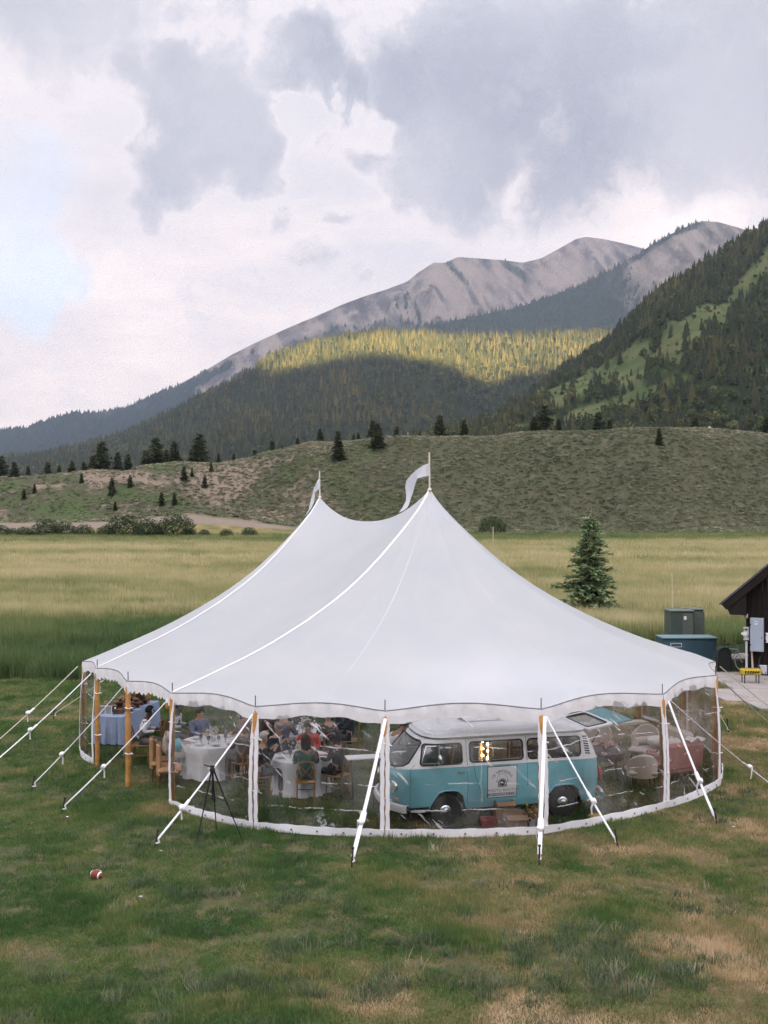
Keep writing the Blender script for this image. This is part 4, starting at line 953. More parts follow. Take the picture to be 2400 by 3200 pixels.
# diagonal gleams, painted in white as well
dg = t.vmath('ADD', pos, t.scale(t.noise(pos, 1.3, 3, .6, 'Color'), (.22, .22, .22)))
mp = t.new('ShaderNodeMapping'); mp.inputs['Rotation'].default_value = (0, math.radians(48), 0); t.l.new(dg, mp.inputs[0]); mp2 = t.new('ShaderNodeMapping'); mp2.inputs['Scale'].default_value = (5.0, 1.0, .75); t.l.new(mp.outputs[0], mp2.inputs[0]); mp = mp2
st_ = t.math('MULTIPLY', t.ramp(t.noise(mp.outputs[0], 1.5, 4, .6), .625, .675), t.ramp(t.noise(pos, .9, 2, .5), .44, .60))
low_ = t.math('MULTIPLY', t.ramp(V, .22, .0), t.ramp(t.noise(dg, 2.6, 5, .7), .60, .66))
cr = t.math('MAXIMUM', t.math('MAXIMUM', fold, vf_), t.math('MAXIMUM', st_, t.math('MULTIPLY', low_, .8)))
fac = t.math('ADD', t.math('MULTIPLY', cr, .75), t.math('ADD', .006, t.math('MULTIPLY', t.ramp(t.noise(pos, 1.1, 4, .6), .42, .72), .15)), clamp=True)  # broad milky reflections mixed in as whitish noise
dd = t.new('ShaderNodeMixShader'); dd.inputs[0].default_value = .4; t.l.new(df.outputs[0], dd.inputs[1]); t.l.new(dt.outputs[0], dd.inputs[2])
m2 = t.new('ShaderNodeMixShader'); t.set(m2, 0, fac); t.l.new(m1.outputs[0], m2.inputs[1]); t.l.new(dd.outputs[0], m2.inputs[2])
t.l.new(m2.outputs[0], t.new('ShaderNodeOutputMaterial').inputs[0])
grom = mat('grommet', (.22, .22, .24), .4, metal=.7)
def wall_panel(i, belly=.10):
    a, b = POLES[i], POLES[(i+1) % NP_]; ax = Vector((b.x-a.x, b.y-a.y, 0)); L = ax.length; ax.normalize()
    out = Vector((ax.y, -ax.x, 0)); 
    if out.dot(a-TC) < 0: out = -out
    E = edge_pts(i, 40)
    def base(u): return Vector((a.x+(b.x-a.x)*u, a.y+(b.y-a.y)*u, 0))+out*(.04+belly*math.sin(PI*u))
    def top(u):
        k = u*40; j = min(39, int(k)); f = k-j; p = E[j].lerp(E[j+1], f); return p-out*.02+Vector((0, 0, -.16))
    nu, nv = 44, 34
    def P(u, v, o=0.0):
        p = base(u).lerp(top(u), v); wv2 = .030*math.sin(u*9+i*2+v*3)*math.sin(PI*v)+.018*math.sin(u*23+v*5+i)*(1-v*.6)+.02*math.sin(v*11+u*4+i)
        bul = .05*math.sin(PI*v)
        return p+out*(wv2*min(1, 6*u, 6*(1-u), 5*v+.2)+bul+o)
    mf = MB(); u0 = .075/L*1.0
    # white frame: two uprights and the ground skirt, each a thin folded band
    def band(pts_in, pts_out, th=.006):
        rows = []
        for p0, p1 in zip(pts_in, pts_out): rows.append([p0-out*th, p0+out*th, p1+out*th, p1-out*th])
        mf.grid(rows)
    wv_ = .075/L
    vs = [k/24 for k in range(25)]
    wig = lambda v, s_: .006*math.sin(v*38+i*3+s_)+.004*math.sin(v*83+s_)
    band([P(.001, v, .01)+ax*wig(v, 0) for v in vs], [P(.001+wv_, v, .018)+ax*wig(v, 1) for v in vs]); band([P(.999-wv_, v, .018)+ax*wig(v, 2) for v in vs], [P(.999, v, .01)+ax*wig(v, 3) for v in vs])
    us = [k/30 for k in range(31)]
    band([P(u, 0.0, .012)+Vector((0, 0, .008)) for u in us], [P(u, .073, .024)+Vector((0, 0, .006*math.sin(u*40+i))) for u in us])
    fr = tbuild(mf, 'wall_panel', white_v)
    mg = MB()
    for k in range(5):
        u = .1+.2*k; c = P(u, .035, .032); R = Matrix((ax, out, Vector((0, 0, 1)))).transposed().to_3x3()
        mg.lathe([(0, 0), (.020, 0), (.020, .006), (.009, .009)], 10, c, R @ Matrix.Rotation(-PI/2, 3, 'X'))
    link('grommets', mg.mesh('grommets', grom), fr)
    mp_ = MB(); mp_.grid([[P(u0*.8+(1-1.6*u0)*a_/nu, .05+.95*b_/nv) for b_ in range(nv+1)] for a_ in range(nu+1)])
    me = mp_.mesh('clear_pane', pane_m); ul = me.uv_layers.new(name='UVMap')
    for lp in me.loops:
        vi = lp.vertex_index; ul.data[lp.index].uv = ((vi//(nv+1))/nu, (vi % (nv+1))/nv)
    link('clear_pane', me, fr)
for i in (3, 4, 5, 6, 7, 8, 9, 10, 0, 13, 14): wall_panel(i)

# ---- guy lines with ratchets and stakes
def guy(top, foot, label, w=.024, buck=.70, rope=False, tail=True, stake_h=.32, loose=None):
    top = Vector(top); foot = Vector(foot); foot.z = float(ground_z(foot.x, foot.y)); d = foot-top; L = d.length
    st = foot+Vector((d.x, d.y, 0)).normalized()*.05; hook = foot+Vector((0, 0, .17))
    root = empty('guy_line', (foot.x, foot.y, 0), 0, label, 'guy line', 'guy lines of the tent'); off = -Vector((foot.x, foot.y, 0))
    def add(mb, nm, m): return mb.build(nm, m, root, loc=off)
    def at(f, sag=.0): p = top.lerp(hook, f); return p+Vector((0, 0, -4*.05*f*(1-f)))
    mb = MB(); pts = [at(k/16) for k in range(17)]
    kb = int(buck*16)
    if rope: mb.tube(pts[:kb+1], .013, 6)
    else: mb.tube(pts[:kb+1], w, 8, sq=(1.0, .35))
    add(mb, 'strap', strap_m if not rope else rope_m)
    mb = MB(); mb.tube(pts[kb:], w*1.15 if not rope else .012, 8, sq=(1.0, .45) if not rope else None); mb.tube([hook, hook+Vector((.02, .0, -.07)), st+Vector((0, 0, .10))], .018, 6)
    add(mb, 'lower_strap', strap_m if not rope else rope_m)
    c = pts[kb]; dn = (pts[kb+1]-pts[kb-1]).normalized(); sd = dn.cross(Vector((0, 0, 1))).normalized(); up = sd.cross(dn)
    R = Matrix((sd, up, dn)).transposed()
    mb = MB(); mb.box(c-dn*.10, (.075, .03, .16), R, bev=.008); mb.tube([c-dn*.18+sd*.045, c+dn*.0+sd*.05, c+dn*.0-sd*.05, c-dn*.18-sd*.045], .010, 6, closed=True); mb.ball(c+up*.02, .055, 10, 7, (1.1, .9, 1.1), R, wob=.08)
    if tail: mb.tube([c, c+sd*.06+up*.05, c+sd*.08-Vector((0, 0, .10)), c+sd*.05-Vector((0, 0, .22))], [.022, .022, .018, .016], 6, sq=(1, .4))
    add(mb, 'ratchet', mat('ratchet_white', (.74, .74, .76), .5, metal=.0, bump=.4, bscale=30))
    mb = MB(); lean = -Vector((d.x, d.y, 0)).normalized()*.05; mb.tube([st-lean*1.2+Vector((0, 0, -.25)), st+lean+Vector((0, 0, stake_h))], [.014, .017], 8); mb.tube([st+lean+Vector((0, 0, stake_h-.02)), st+lean+Vector((0, 0, stake_h+.012))], .026, 8)
    add(mb, 'stake', mat('rust', (.055, .040, .032), .7, metal=.4))
def gp(px, py, z=0.0):
    D = (H-z)*F/(py-YH); return ((px-1200)*D/F, D)
def T(i, dx=0, dz=-.12): p = POLES[i]; o_ = Vector((p.x-TC.x, p.y-TC.y, 0)).normalized(); return (p.x+o_.x*.12+dx, p.y+o_.y*.12, p.z+dz)
guy(T(4), (*gp(494, 2650), 0), 'white guy strap crossing behind the black tripod, staked at its lower left', .030, .80)
guy(T(5), (*gp(1103, 2712), 0), 'white guy strap just left of the van, with a large knot at mid height', .034, .78)
guy(T(6), (*gp(1686, 2700), 0), 'white guy strap hanging almost vertically over the rear half of the van', .034, .84)
guy(T(6, .03), (*gp(1921, 2650), 0), 'white guy strap slanting across the rear wheel of the van', .030, .74)
guy(T(7), (*gp(2232, 2575), 0), 'white guy strap slanting over the rose armchair at the right corner', .030, .74)
guy(T(7, .05), (*gp(2450, 2508), 0), 'long guy strap running from the right corner past the last pole', .022, .72)
guy(T(8), (*gp(2490, 2345), 0), 'guy strap running down from the rightmost eave toward the right edge', .022, .8)
guy(T(9), (*gp(2520, 2310), 0), 'thin tan guy rope beside the dark building', .02, .75, rope=True, tail=False)
guy(T(10), (*gp(2272, 2290), 0), 'thin tan guy rope ending at a lone stake right of the tent', .018, .8, rope=True, tail=False, stake_h=.40)
guy(T(3), (*gp(203, 2545), 0), 'white guy strap ending lowest among those at the open left side', .026, .66)
guy(T(2), (*gp(108, 2474), 0), 'white guy strap crossing the blue buffet table', .024, .74)
guy(T(1), (*gp(-60, 2440), 0), 'upper white guy strap that runs out past the left edge', .024, .60)
guy(T(0), (*gp(-75, 2395), 0), 'topmost pale guy rope at the far left corner of the tent', .020, .50, rope=True)
guy(T(22), (*gp(172, 2247), 0), 'short pale guy rope staked on the lawn behind the left corner', .018, .55, rope=True)
# ------------------------------------------------------------------ the camper van (nose at +x in its own space)
teal = bpy.data.materials.new('teal_paint'); teal.use_nodes = True; t = NT(teal.node_tree); p = teal.node_tree.nodes['Principled BSDF']
po = t.new('ShaderNodeTexCoord').outputs['Object']
t.set(p, 'Base Color', t.mix(t.ramp(t.noise(po, 2.5, 4, .6), .3, .7), (.20, .51, .60), (.24, .56, .64))); p.inputs['Roughness'].default_value = .38; p.inputs['Coat Weight'].default_value = .5; p.inputs['Coat Roughness'].default_value = .12
vwhite = mat('van_white', (.78, .77, .77), .35, spec=.4, coat=.4, var=.03, vscale=3)
rubber = mat('rubber', (.018, .018, .020), .6)
chrome = mat('chrome', (.75, .76, .78), .18, metal=1.0)
glass = bpy.data.materials.new('window_glass'); glass.use_nodes = True; t = NT(glass.node_tree); t.n.clear()
tp = t.new('ShaderNodeBsdfTransparent'); tp.inputs[0].default_value = (.66, .72, .72, 1); gl = t.new('ShaderNodeBsdfGlossy'); gl.inputs['Roughness'].default_value = .03
fr = t.new('ShaderNodeFresnel'); fr.inputs[0].default_value = 1.7; mx = t.new('ShaderNodeMixShader'); t.set(mx, 0, t.math('ADD', fr.outputs[0], .05, clamp=True)); t.l.new(tp.outputs[0], mx.inputs[1]); t.l.new(gl.outputs[0], mx.inputs[2]); t.l.new(mx.outputs[0], t.new('ShaderNodeOutputMaterial').inputs[0])
dark_in = mat('dark_interior', (.05, .045, .04), .8)
curtain_m = mat('curtain', (.80, .68, .60), .85, trans=.25, bump=.3, bscale=20)
grey_curtain = mat('grey_curtain', (.16, .14, .13), .9, bump=.3, bscale=30)
van = empty('camper_van', (0, 0, 0), 0, 'vintage teal and white camper van parked inside the tent with its tailgate raised', 'van')
ZB, ZT = .33, 1.68                            # sill, gutter
def vW(z):                                    # half width by height
    return float(np.interp(z, [.33, .45, .7, 1.0, 1.15, 1.22, 1.60, 1.68], [.80, .835, .86, .862, .855, .835, .765, .745]))
def vLf(z): return float(np.interp(z, [.33, .45, .7, 1.0, 1.15, 1.25, 1.40, 1.60, 1.68], [2.09, 2.15, 2.19, 2.17, 2.11, 2.02, 1.88, 1.66, 1.52]))
def vLr(z): return float(np.interp(z, [.33, .5, .8, 1.15, 1.40, 1.60, 1.68], [2.06, 2.10, 2.11, 2.08, 2.00, 1.88, 1.78]))
# unit outline: fine steps along the flat sides, superellipse corners
NS = 360
def unit(k):
    # k in 0..NS: start at the nose centre, go along +y side to the tail centre and back on -y
    f = k/NS*2; side = 1 if f <= 1 else -1; g = f if f <= 1 else 2-f          # g 0 nose .. 1 tail
    if g < .17: th = g/.17*PI/2; n = 2.9; x0, yr = .72, 1.0; c_, s_ = math.cos(th), math.sin(th); return x0+(1-x0)*abs(c_)**(2/2.3), side*abs(s_)**(2/n)
    if g > .86: th = (1-g)/.14*PI/2; n = 5.0; x0 = .86; c_, s_ = math.cos(th), math.sin(th); return -(x0+(1-x0)*abs(c_)**(2/2.6)), side*abs(s_)**(2/n)
    h = (g-.17)/.69; return .72+(-.86-.72)*h, side*1.0
US = [unit(k) for k in range(NS)]
def vpt(ux, uy, z, off=0.0):
    L = vLf(z) if ux > 0 else vLr(z); W_ = vW(z); x = ux*L; y = uy*W_
    if off:
        n = Vector((abs(ux)**4*np.sign(ux), uy*abs(uy)**2, 0)); n = n.normalized() if n.length > 1e-6 else Vector((0, 1, 0)); x += n.x*off; y += n.y*off
    return Vector((x, y, z))
def side_u(x, z):                              # unit x on the side for a true x
    L = vLf(z) if x > 0 else vLr(z); return x/L
def on_side(x, z, off=0.0, sgn=1):
    ux = side_u(x, z); uy = 1.0
    if ux > .72: q_ = (ux-.72)/.28; c_ = min(1, q_)**(2.3/2); s_ = math.sqrt(max(0, 1-c_*c_)); uy = s_**(2/2.9)
    if ux < -.86: q_ = (-ux-.86)/.14; c_ = min(1, q_)**(2.6/2); s_ = math.sqrt(max(0, 1-c_*c_)); uy = s_**(2/5.0)
    return vpt(ux, sgn*uy, z, off)
def rrect(x0, x1, z0, z1, r, n=6, slant=0.0):
    pts = []
    for cx, cz, a0 in ((x1-r, z1-r, 0), (x0+r, z1-r, 90), (x0+r, z0+r, 180), (x1-r, z0+r, 270)):
        for k in range(n+1): a = math.radians(a0+90*k/n); pts.append((cx+r*math.cos(a), cz+r*math.sin(a)))
    return [(x+slant*(z-z0)*(1 if x > (x0+x1)/2 else 0), z) for x, z in pts]
def inside(px, pz, poly):
    c = False; j = len(poly)-1
    for i in range(len(poly)):
        xi, zi = poly[i]; xj, zj = poly[j]
        if (zi > pz) != (zj > pz) and px < (xj-xi)*(pz-zi)/(zj-zi)+xi: c = not c
        j = i
    return c
def densify(poly, step=.03):
    out = []
    for i in range(len(poly)):
        a = Vector(poly[i]); b = Vector(poly[(i+1) % len(poly)]); n = max(1, int((b-a).length/step))
        for k in range(n): out.append(tuple(a.lerp(b, k/n)))
    return out
WIN = {'cab': rrect(.82, 1.655, 1.205, 1.575, .06, slant=-.26), 'middle': rrect(-.42, .66, 1.215, 1.585, .06), 'rear': rrect(-1.63, -.53, 1.215, 1.585, .07)}
AXF, AXR, HUB = 1.15, -1.25, .315
def arch(xc, w_, zt, flat): return [(xc-w_-.06, .20), (xc-w_+.01, .42), (xc-w_+.05, zt-.12), (xc-w_*.55, zt-.02), (xc-w_*.25, zt), (xc+w_*.25, zt), (xc+w_*.6, zt-.03), (xc+w_-.05, zt-.14), (xc+w_+.02, .45), (xc+w_+.10, .20)]
ARF = arch(1.09, .34, .71, 0); ARR = arch(-1.27, .37, .68, 0)
# windscreen outline in (y, z)
WS_ = [(-.70, 1.24), (-.66, 1.42), (-.60, 1.575), (-.52, 1.61), (.52, 1.61), (.60, 1.575), (.66, 1.42), (.70, 1.24), (.66, 1.18), (.50, 1.145), (0, 1.12), (-.50, 1.145), (-.66, 1.18)]
TG = rrect(-.62, .62, .98, 1.64, .10)          # tailgate opening (y, z)
zs = sorted(set([round(v, 4) for v in list(np.arange(ZB, 1.15, .025))+[1.15]+list(np.arange(1.15, ZT, .022))+[ZT]]))
bodyV = []; bodyF = []; bodyM = []
for z in zs:
    for ux, uy in US: bodyV.append(vpt(ux, uy, z))
nz = len(zs)
def front_y(v): return v.y
for j in range(nz-1):
    for k in range(NS):
        a, b_ = j*NS+k, j*NS+(k+1) % NS; c_, d_ = a+NS, b_+NS
        cen = (bodyV[a]+bodyV[b_]+bodyV[c_]+bodyV[d_])/4; ux = (US[k][0]+US[(k+1) % NS][0])/2
        z_ = cen.z; drop = False
        if abs(cen.y) > .6*vW(z_) and -.95 < ux:
            for w_ in WIN.values():
                if abs(cen.y) > .70*vW(z_) and inside(cen.x, z_, w_): drop = True
            if inside(cen.x, z_, ARF) or inside(cen.x, z_, ARR): drop = True
        if ux > .70 and inside(cen.y, z_, WS_) and cen.x > vLf(z_)*.80: drop = True
        if ux < -.90 and inside(cen.y, z_, TG): drop = True
        if drop: continue
        # front: the white dips in a shallow V below the windscreen
        belt = 1.15 if ux < .80 else 1.15-.09*max(0, 1-abs(cen.y)/.86)**.8
        bodyF.append((a, b_, d_, c_)); bodyM.append(1 if z_ > belt else 0)
mb = MB(); mb.v = [tuple(v) for v in bodyV]; mb.f = bodyF; mb.m = bodyM
body = mb.build('body', [teal, vwhite], van, angle=math.radians(50))
# roof
mb = MB(); rows = []
RP = [(1.0, 1.68), (1.028, 1.685), (1.03, 1.70), (1.0, 1.715), (.985, 1.75), (.962, 1.785), (.925, 1.82), (.865, 1.852), (.76, 1.882), (.60, 1.902), (.40, 1.914), (.2, 1.92), (.0, 1.922)]
for sc_, z in RP:
    r_ = []
    for ux, uy in US:
        L = (1.52 if ux > 0 else 1.78); e = sc_
        r_.append(Vector((ux*L*(e if e > .99 else 1-(1-e)*.92), uy*.745*e, z-.05*max(0, (abs(ux)-.4)/.6)**2*(1 if sc_ < .97 else 0))))
    rows.append(r_)
rows = [list(c) for c in zip(*rows)]
mb.grid(rows, closed_u=True); mb.f = [f[::-1] for f in mb.f]
roof = mb.build('roof', vwhite, van, angle=math.radians(60))
mb = MB(); mb.box((-.25, 0, 1.915), (1.7, .9, .035), bev=.015); pop = link('pop_top', mb.mesh('pop_top', vwhite), roof)
mb = MB(); mb.tube([vpt(ux, uy, 1.672, .022) for ux, uy in US], .010, 5, closed=True); link('gutter', mb.mesh('gutter', chrome), roof)
# sills / floor / inner shell
mb = MB(); mb.box((-.02, 0, .42), (3.9, 1.5, .06)); mb.build('floor_pan', dark_in, van)
mb = MB(); mb.box((0.0, 0, .40), (2.0, 1.2, .20)); mb.box((-1.25, 0, .34), (.3, 1.3, .12)); mb.box((1.15, 0, .32), (.2, 1.3, .10)); mb.build('underbody', dark_in, van)
# wheel housings
for nm_, poly, xc in (('f', ARF, 1.09), ('r', ARR, -1.27)):
    for sg in (1, -1):
        mb = MB(); pts = densify(poly, .06); rows = [[on_side(x, max(z, .33), 0, sg) if z > .33 else Vector((x, sg*vW(.33), z)), Vector((x, sg*.50, z))] for x, z in pts[:-2]]
        mb.grid(rows); mb.add([(poly[0][0], sg*.5, .2), (poly[-1][0], sg*.5, .2), (poly[-1][0], sg*.5, .75), (poly[0][0], sg*.5, .75)], [(0, 1, 2, 3)]); mb.build('wheel_housing', dark_in, van)
        mb = MB(); dp = [q_ for q_ in densify(poly, .05) if q_[1] > .33 and not (q_[1] < .36)]
        # lip follows the opening from rear foot over the top to the front foot
        poly2 = [poly[0]]+[poly[i] for i in range(1, len(poly))]; line = []
        for i in range(len(poly2)-1):
            a = Vector(poly2[i]); b_ = Vector(poly2[i+1]); n = max(1, int((b_-a).length/.04))
            for k in range(n): line.append(a.lerp(b_, k/n))
        line = [q_ for q_ in line if q_.y > .335]
        mb.tube([on_side(q_.x, q_.y, .012, sg) for q_ in line], .020 if nm_ == 'r' else .014, 6); mb.build('wheel_arch', teal, van)
# wheels
def wheel(x, sg, steer=0):
    o = empty('wheel', (x, sg*.745, HUB)); o.parent = van; o.rotation_euler = (PI/2 if sg < 0 else -PI/2, 0, 0)
    mb = MB(); mb.lathe([(.19, -.085), (.215, -.092), (.29, -.088), (.315, -.062), (.322, -.03), (.322, .03), (.315, .062), (.29, .088), (.215, .092), (.185, .085)], 36); link('tyre', mb.mesh('tyre', rubber), o)
    mb = MB(); mb.lathe([(0, .02), (.10, .03), (.16, .045), (.19, .085), (.198, .088), (.20, .07)], 32); link('rim', mb.mesh('rim', mat('rim_dark', (.06, .06, .065), .5)), o)
    mb = MB(); mb.lathe([(0, .118), (.03, .117), (.045, .112), (.05, .108), (.08, .104), (.105, .094), (.122, .078), (.128, .055), (.128, .03)], 32); link('hub_cap', mb.mesh('hub_cap', chrome), o)
    return o
for x in (AXF, AXR):
    for sg in (1, -1): wheel(x, sg)
# windows: rubber surround, frame, glass
def pane_side(poly, sg, off, m, name, step=.05, parent=None, inset=.0):
    mb = MB(); xs_ = [q_[0] for q_ in poly]; zs_ = [q_[1] for q_ in poly]; cx = sum(xs_)/len(xs_); cz = sum(zs_)/len(zs_); d = densify(poly, step); rows = [[on_side(cx+(x-cx)*f, cz+(z-cz)*f, off, sg) for f in (0, .35, .7, 1.0-inset)] for x, z in d]
    mb.grid(rows, closed_u=True); o = mb.build(name, m, parent or van); return o
for nm_, poly in WIN.items():
    for sg in (1, -1):
        mb = MB(); mb.tube([on_side(x, z, .004, sg) for x, z in densify(poly, .04)], .016, 6, closed=True); fr_ = mb.build('window', rubber, van)
        cx = sum(q_[0] for q_ in poly)/len(poly); cz = sum(q_[1] for q_ in poly)/len(poly)
        if nm_ == 'cab': 
            mb = MB(); mb.tube([on_side(x, z, .010, sg) for x, z in ((1.26, 1.565), (1.27, 1.23))], .012, 6); mb.tube([on_side(x, z, .008, sg) for x, z in densify([(1.28, 1.23), (1.62, 1.235), (1.60, 1.30), (1.50, 1.54), (1.29, 1.55)], .05)], .009, 6, closed=True); link('quarter_light_frame', mb.mesh('quarter_light_frame', chrome), fr_)
        if nm_ == 'middle':
            pl = rrect(-.385, .625, 1.24, 1.56, .05); mb = MB(); mb.tube([on_side(x, z, .004, sg) for x, z in densify(pl, .05)], .007, 5, closed=True); link('window_trim', mb.mesh('window_trim', chrome), fr_)
        pn = pane_side(poly, sg, -.006, glass, 'pane', parent=fr_)
mb = MB(); wl = densify(WS_, .05)
def on_front(y, z, off=0.0):
    W_ = vW(z); uy = min(1, abs(y)/W_); s_ = uy**(2.9/2); c_ = math.sqrt(max(0, 1-s_*s_)); ux = .72+.28*c_**(2/2.3); return Vector((ux*vLf(z)+off, y, z))
mb.tube([on_front(y, z, .004) for y, z in wl], .017, 6, closed=True); wsf = mb.build('windscreen', rubber, van)
mb = MB(); mb.grid([[on_front(y*f, 1.37+(z-1.37)*f, -.006) for f in (0, .3, .6, .85, .99)] for y, z in wl], closed_u=True); link('pane', mb.mesh('windscreen_pane', glass), wsf)
mb = MB()
for y0, y1 in ((.52, .10), (-.10, -.50)): mb.tube([on_front(y0, 1.11, .02), on_front(y0, 1.15, .03), on_front(y1, 1.20, .03)], .008, 5)
mb.build('wiper', rubber, van)
# belt moulding, door gaps, handle, fuel flap
seam_d = mat('panel_gap', (.025, .07, .085), .7)
mb = MB(); mb.tube([vpt(ux, uy, 1.15 if ux < .78 else 1.15-.09*max(0, 1-abs(uy*vW(1.1))/.86)**.8, .004) for ux, uy in US], .006, 5, closed=True); mb.build('belt_moulding', vwhite, van)
for sg in (1, -1):
    for pts in ([(1.84, .45), (1.845, .8), (1.83, 1.13), (1.74, 1.22)], [(.72, .42), (.715, .8), (.72, 1.17), (.73, 1.64)], [(.60, 1.18), (.56, .95), (.48, .72), (.38, .48)], [(-.50, 1.18), (-.50, .70)], [(-.50, 1.19), (-.50, 1.64)]):
        mb = MB(); ln = []
        for i in range(len(pts)-1):
            a = Vector(pts[i]); b_ = Vector(pts[i+1])
            for k in range(6): ln.append(a.lerp(b_, k/6))
        ln.append(Vector(pts[-1])); mb.tube([on_side(q_.x, q_.y, -.001, sg) for q_ in ln], .0045, 5); mb.build('panel_gap', seam_d, van)
mb = MB(); mb.tube([on_side(.78, 1.045, .012), on_side(.79, 1.05, .035), on_side(.92, 1.05, .035), on_side(.93, 1.045, .012)], .012, 6); mb.build('door_handle', chrome, van)
# vents behind the rear window
for sg in (1, -1):
    for k in range(8):
        zc = 1.57-.045*k; xo = -1.745-.010*k*.5
        mb = MB(); mb.tube([on_side(xo+.05, zc+.005, .004, sg), on_side(xo-.045, zc-.008, .004, sg)], .012, 6, sq=(1, 1)); mb.build('air_vent', rubber, van)
# headlights, indicators, badge, bumpers, mirror
for sg in (1, -1):
    c = on_front(sg*.56, .77, .0); n = Vector((1, sg*.42, .05)).normalized(); R = n.to_track_quat('Z', 'Y').to_matrix()
    mb = MB(); mb.lathe([(.118, -.03), (.120, .0), (.112, .022), (.098, .034), (.094, .026)], 28, c, R); hl = mb.build('headlight', chrome, van)
    mb = MB(); mb.lathe([(.096, .022), (.07, .038), (.035, .046), (0, .048)], 24, c, R); link('lens', mb.mesh('lens', mat('lens', (.55, .58, .60), .08, spec=.8, bump=.3, bscale=120)), hl)
    c = on_front(sg*.60, .545, .0); mb = MB(); mb.box(c+n*.005, (.02, .16, .055), Matrix.Rotation(math.atan2(n.y, n.x), 3, 'Z'), bev=.009); mb.build('indicator', mat('indicator', (.62, .42, .34), .3), van)
mb = MB(); c = on_front(0, .86, .0); R = Vector((1, 0, .04)).to_track_quat('Z', 'Y').to_matrix()
mb.lathe([(.150, .004), (.165, .004), (.165, .018), (.150, .018)], 32, c, R)
def bar2(a, b_): pa = c+R @ Vector((a[0], a[1], .013)); pb = c+R @ Vector((b_[0], b_[1], .013)); mb.tube([pa, pb], .012, 5)
Rm = R
# emblem letters: V above W inside the ring (axes: y to the side, z up)
def em(y, z): v = c+Vector((.016, y, z)); return v
for A_, B_ in (((-.062, .135), (0, .02)), ((0, .02), (.062, .135)), ((-.13, .07), (-.065, -.125)), ((-.065, -.125), (0, .0)), ((0, .0), (.065, -.125)), ((.065, -.125), (.13, .07))): mb.tube([em(*A_), em(*B_)], .011, 5)
mb.build('badge', chrome, van)
def bumper(front):
    mb = MB(); rows = []
    for k in range(41):
        g = k/40*2-1; 
        if front:
            y = g*.93; s_ = min(1, abs(g))**(1.9); x = 2.27-.30*s_**1.6 if abs(g) < .96 else 1.93; y = y if abs(g) < .96 else math.copysign(.89, g)
        else: y = g*.90; x = -2.22+.14*abs(g)**4
        so = 1 if front else -1
        rows.append([Vector((x-so*.05, y*.97, .335)), Vector((x, y, .35)), Vector((x+so*.018, y*1.01, .41)), Vector((x, y, .475)), Vector((x-so*.06, y*.97, .49))])
    mb.grid(rows); o = mb.build('bumper', vwhite, van, 'white front bumper' if front else 'white rear bumper'); return o
bumper(True); bumper(False)
for sg in (1, -1):
    mb = MB(); ln = [on_side(1.95-.05*k, .345, .035, sg) for k in range(3, 9)]; mb.tube(ln, .030, 6, sq=(1.0, .8)); mb.build('step', vwhite, van)
    mb = MB(); mb.box(on_side(1.66, .40, .02, sg), (.42, .02, .035)); mb.build('step_mat', rubber, van)
mb = MB(); a = on_side(1.38, 1.20, .0); h_ = a+Vector((-.03, .17, .12)); mb.tube([a, a+Vector((.03, .10, .03)), h_], .009, 6); mb.ball(h_+Vector((-.03, 0, .02)), .088, 14, 10, (.5, .95, 1.15)); mb.build('wing_mirror', chrome, van)
mb = MB(); 
for sg in (1, -1):
    c = Vector((-2.10, sg*.70, .80)); mb.box(c, (.06, .12, .24), bev=.02)
mb.build('tail_lamp', mat('tail_red', (.55, .05, .04), .25), van)
c = on_side(-1.98, .52, .01); mb = MB(); mb.box(c, (.09, .02, .04), bev=.008); mb.build('side_marker', mat('tail_red', (.55, .05, .04), .25), van)
# cab and cabin interior
mb = MB()
for y in (.42, -.42): mb.box((.95, y, .78), (.46, .46, .16), bev=.04); mb.box((.74, y, 1.08), (.14, .46, .60), Matrix.Rotation(-.15, 3, 'Y'), bev=.05); mb.box((.70, y, 1.42), (.10, .28, .16), bev=.04)
mb.build('seat', mat('seat_tan', (.16, .13, .10), .7), van)
mb = MB(); mb.box((1.78, 0, 1.06), (.22, 1.4, .16), bev=.05); mb.build('dashboard', dark_in, van)
mb = MB(); R = Matrix.Rotation(math.radians(-28), 3, 'Y'); mb.tube([Vector((1.50, .42, 1.12))+R @ Vector((.20*math.cos(q_), .20*math.sin(q_), 0)) for q_ in np.linspace(0, 2*PI, 24, endpoint=False)], .012, 6, closed=True); mb.tube([(1.5, .42, 1.12), (1.7, .42, .95)], .018, 6); mb.build('steering_wheel', dark_in, van)
# photo-booth backdrop behind the middle window with curtains and a strip of bulbs
def drape(x0, x1, y, z0, z1, n=26, amp=.02):
    mb = MB(); mb.grid([[Vector((x0+(x1-x0)*k/n, y+amp*math.sin(k*1.9)+.01*math.sin(k*.7), z0+(z1-z0)*j/6)) for j in range(7)] for k in range(n+1)]); return mb
drape(-1.9, .60, -.60, .50, 1.63, 60, .015).build('backdrop_curtain', curtain_m, van)
drape(.40, .66, .62, .60, 1.62, 12, .03).build('side_curtain', grey_curtain, van, 'dark grey curtain beside the bulb strip')
drape(-.30, -.17, .60, .60, 1.62, 8, .02).build('side_curtain', grey_curtain, van, 'narrow dark curtain in the middle window')
mb = MB(); mb.tube([(.14, .50, 1.60), (.02, .42, 1.20)], .025, 6); mb.build('booth_post', grey_curtain, van)
mb = MB(); mb.box((.36, .60, 1.39), (.045, .03, .44), bev=.008); mb.box((.20, .56, 1.39), (.02, .02, .44)); bs = mb.build('bulb_strip', mat('strip_wood', (.5, .28, .14), .5), van)
bulb_m = mat('bulb', (1, .9, .75), .4, emis=((1.0, .62, .30), 22.0))
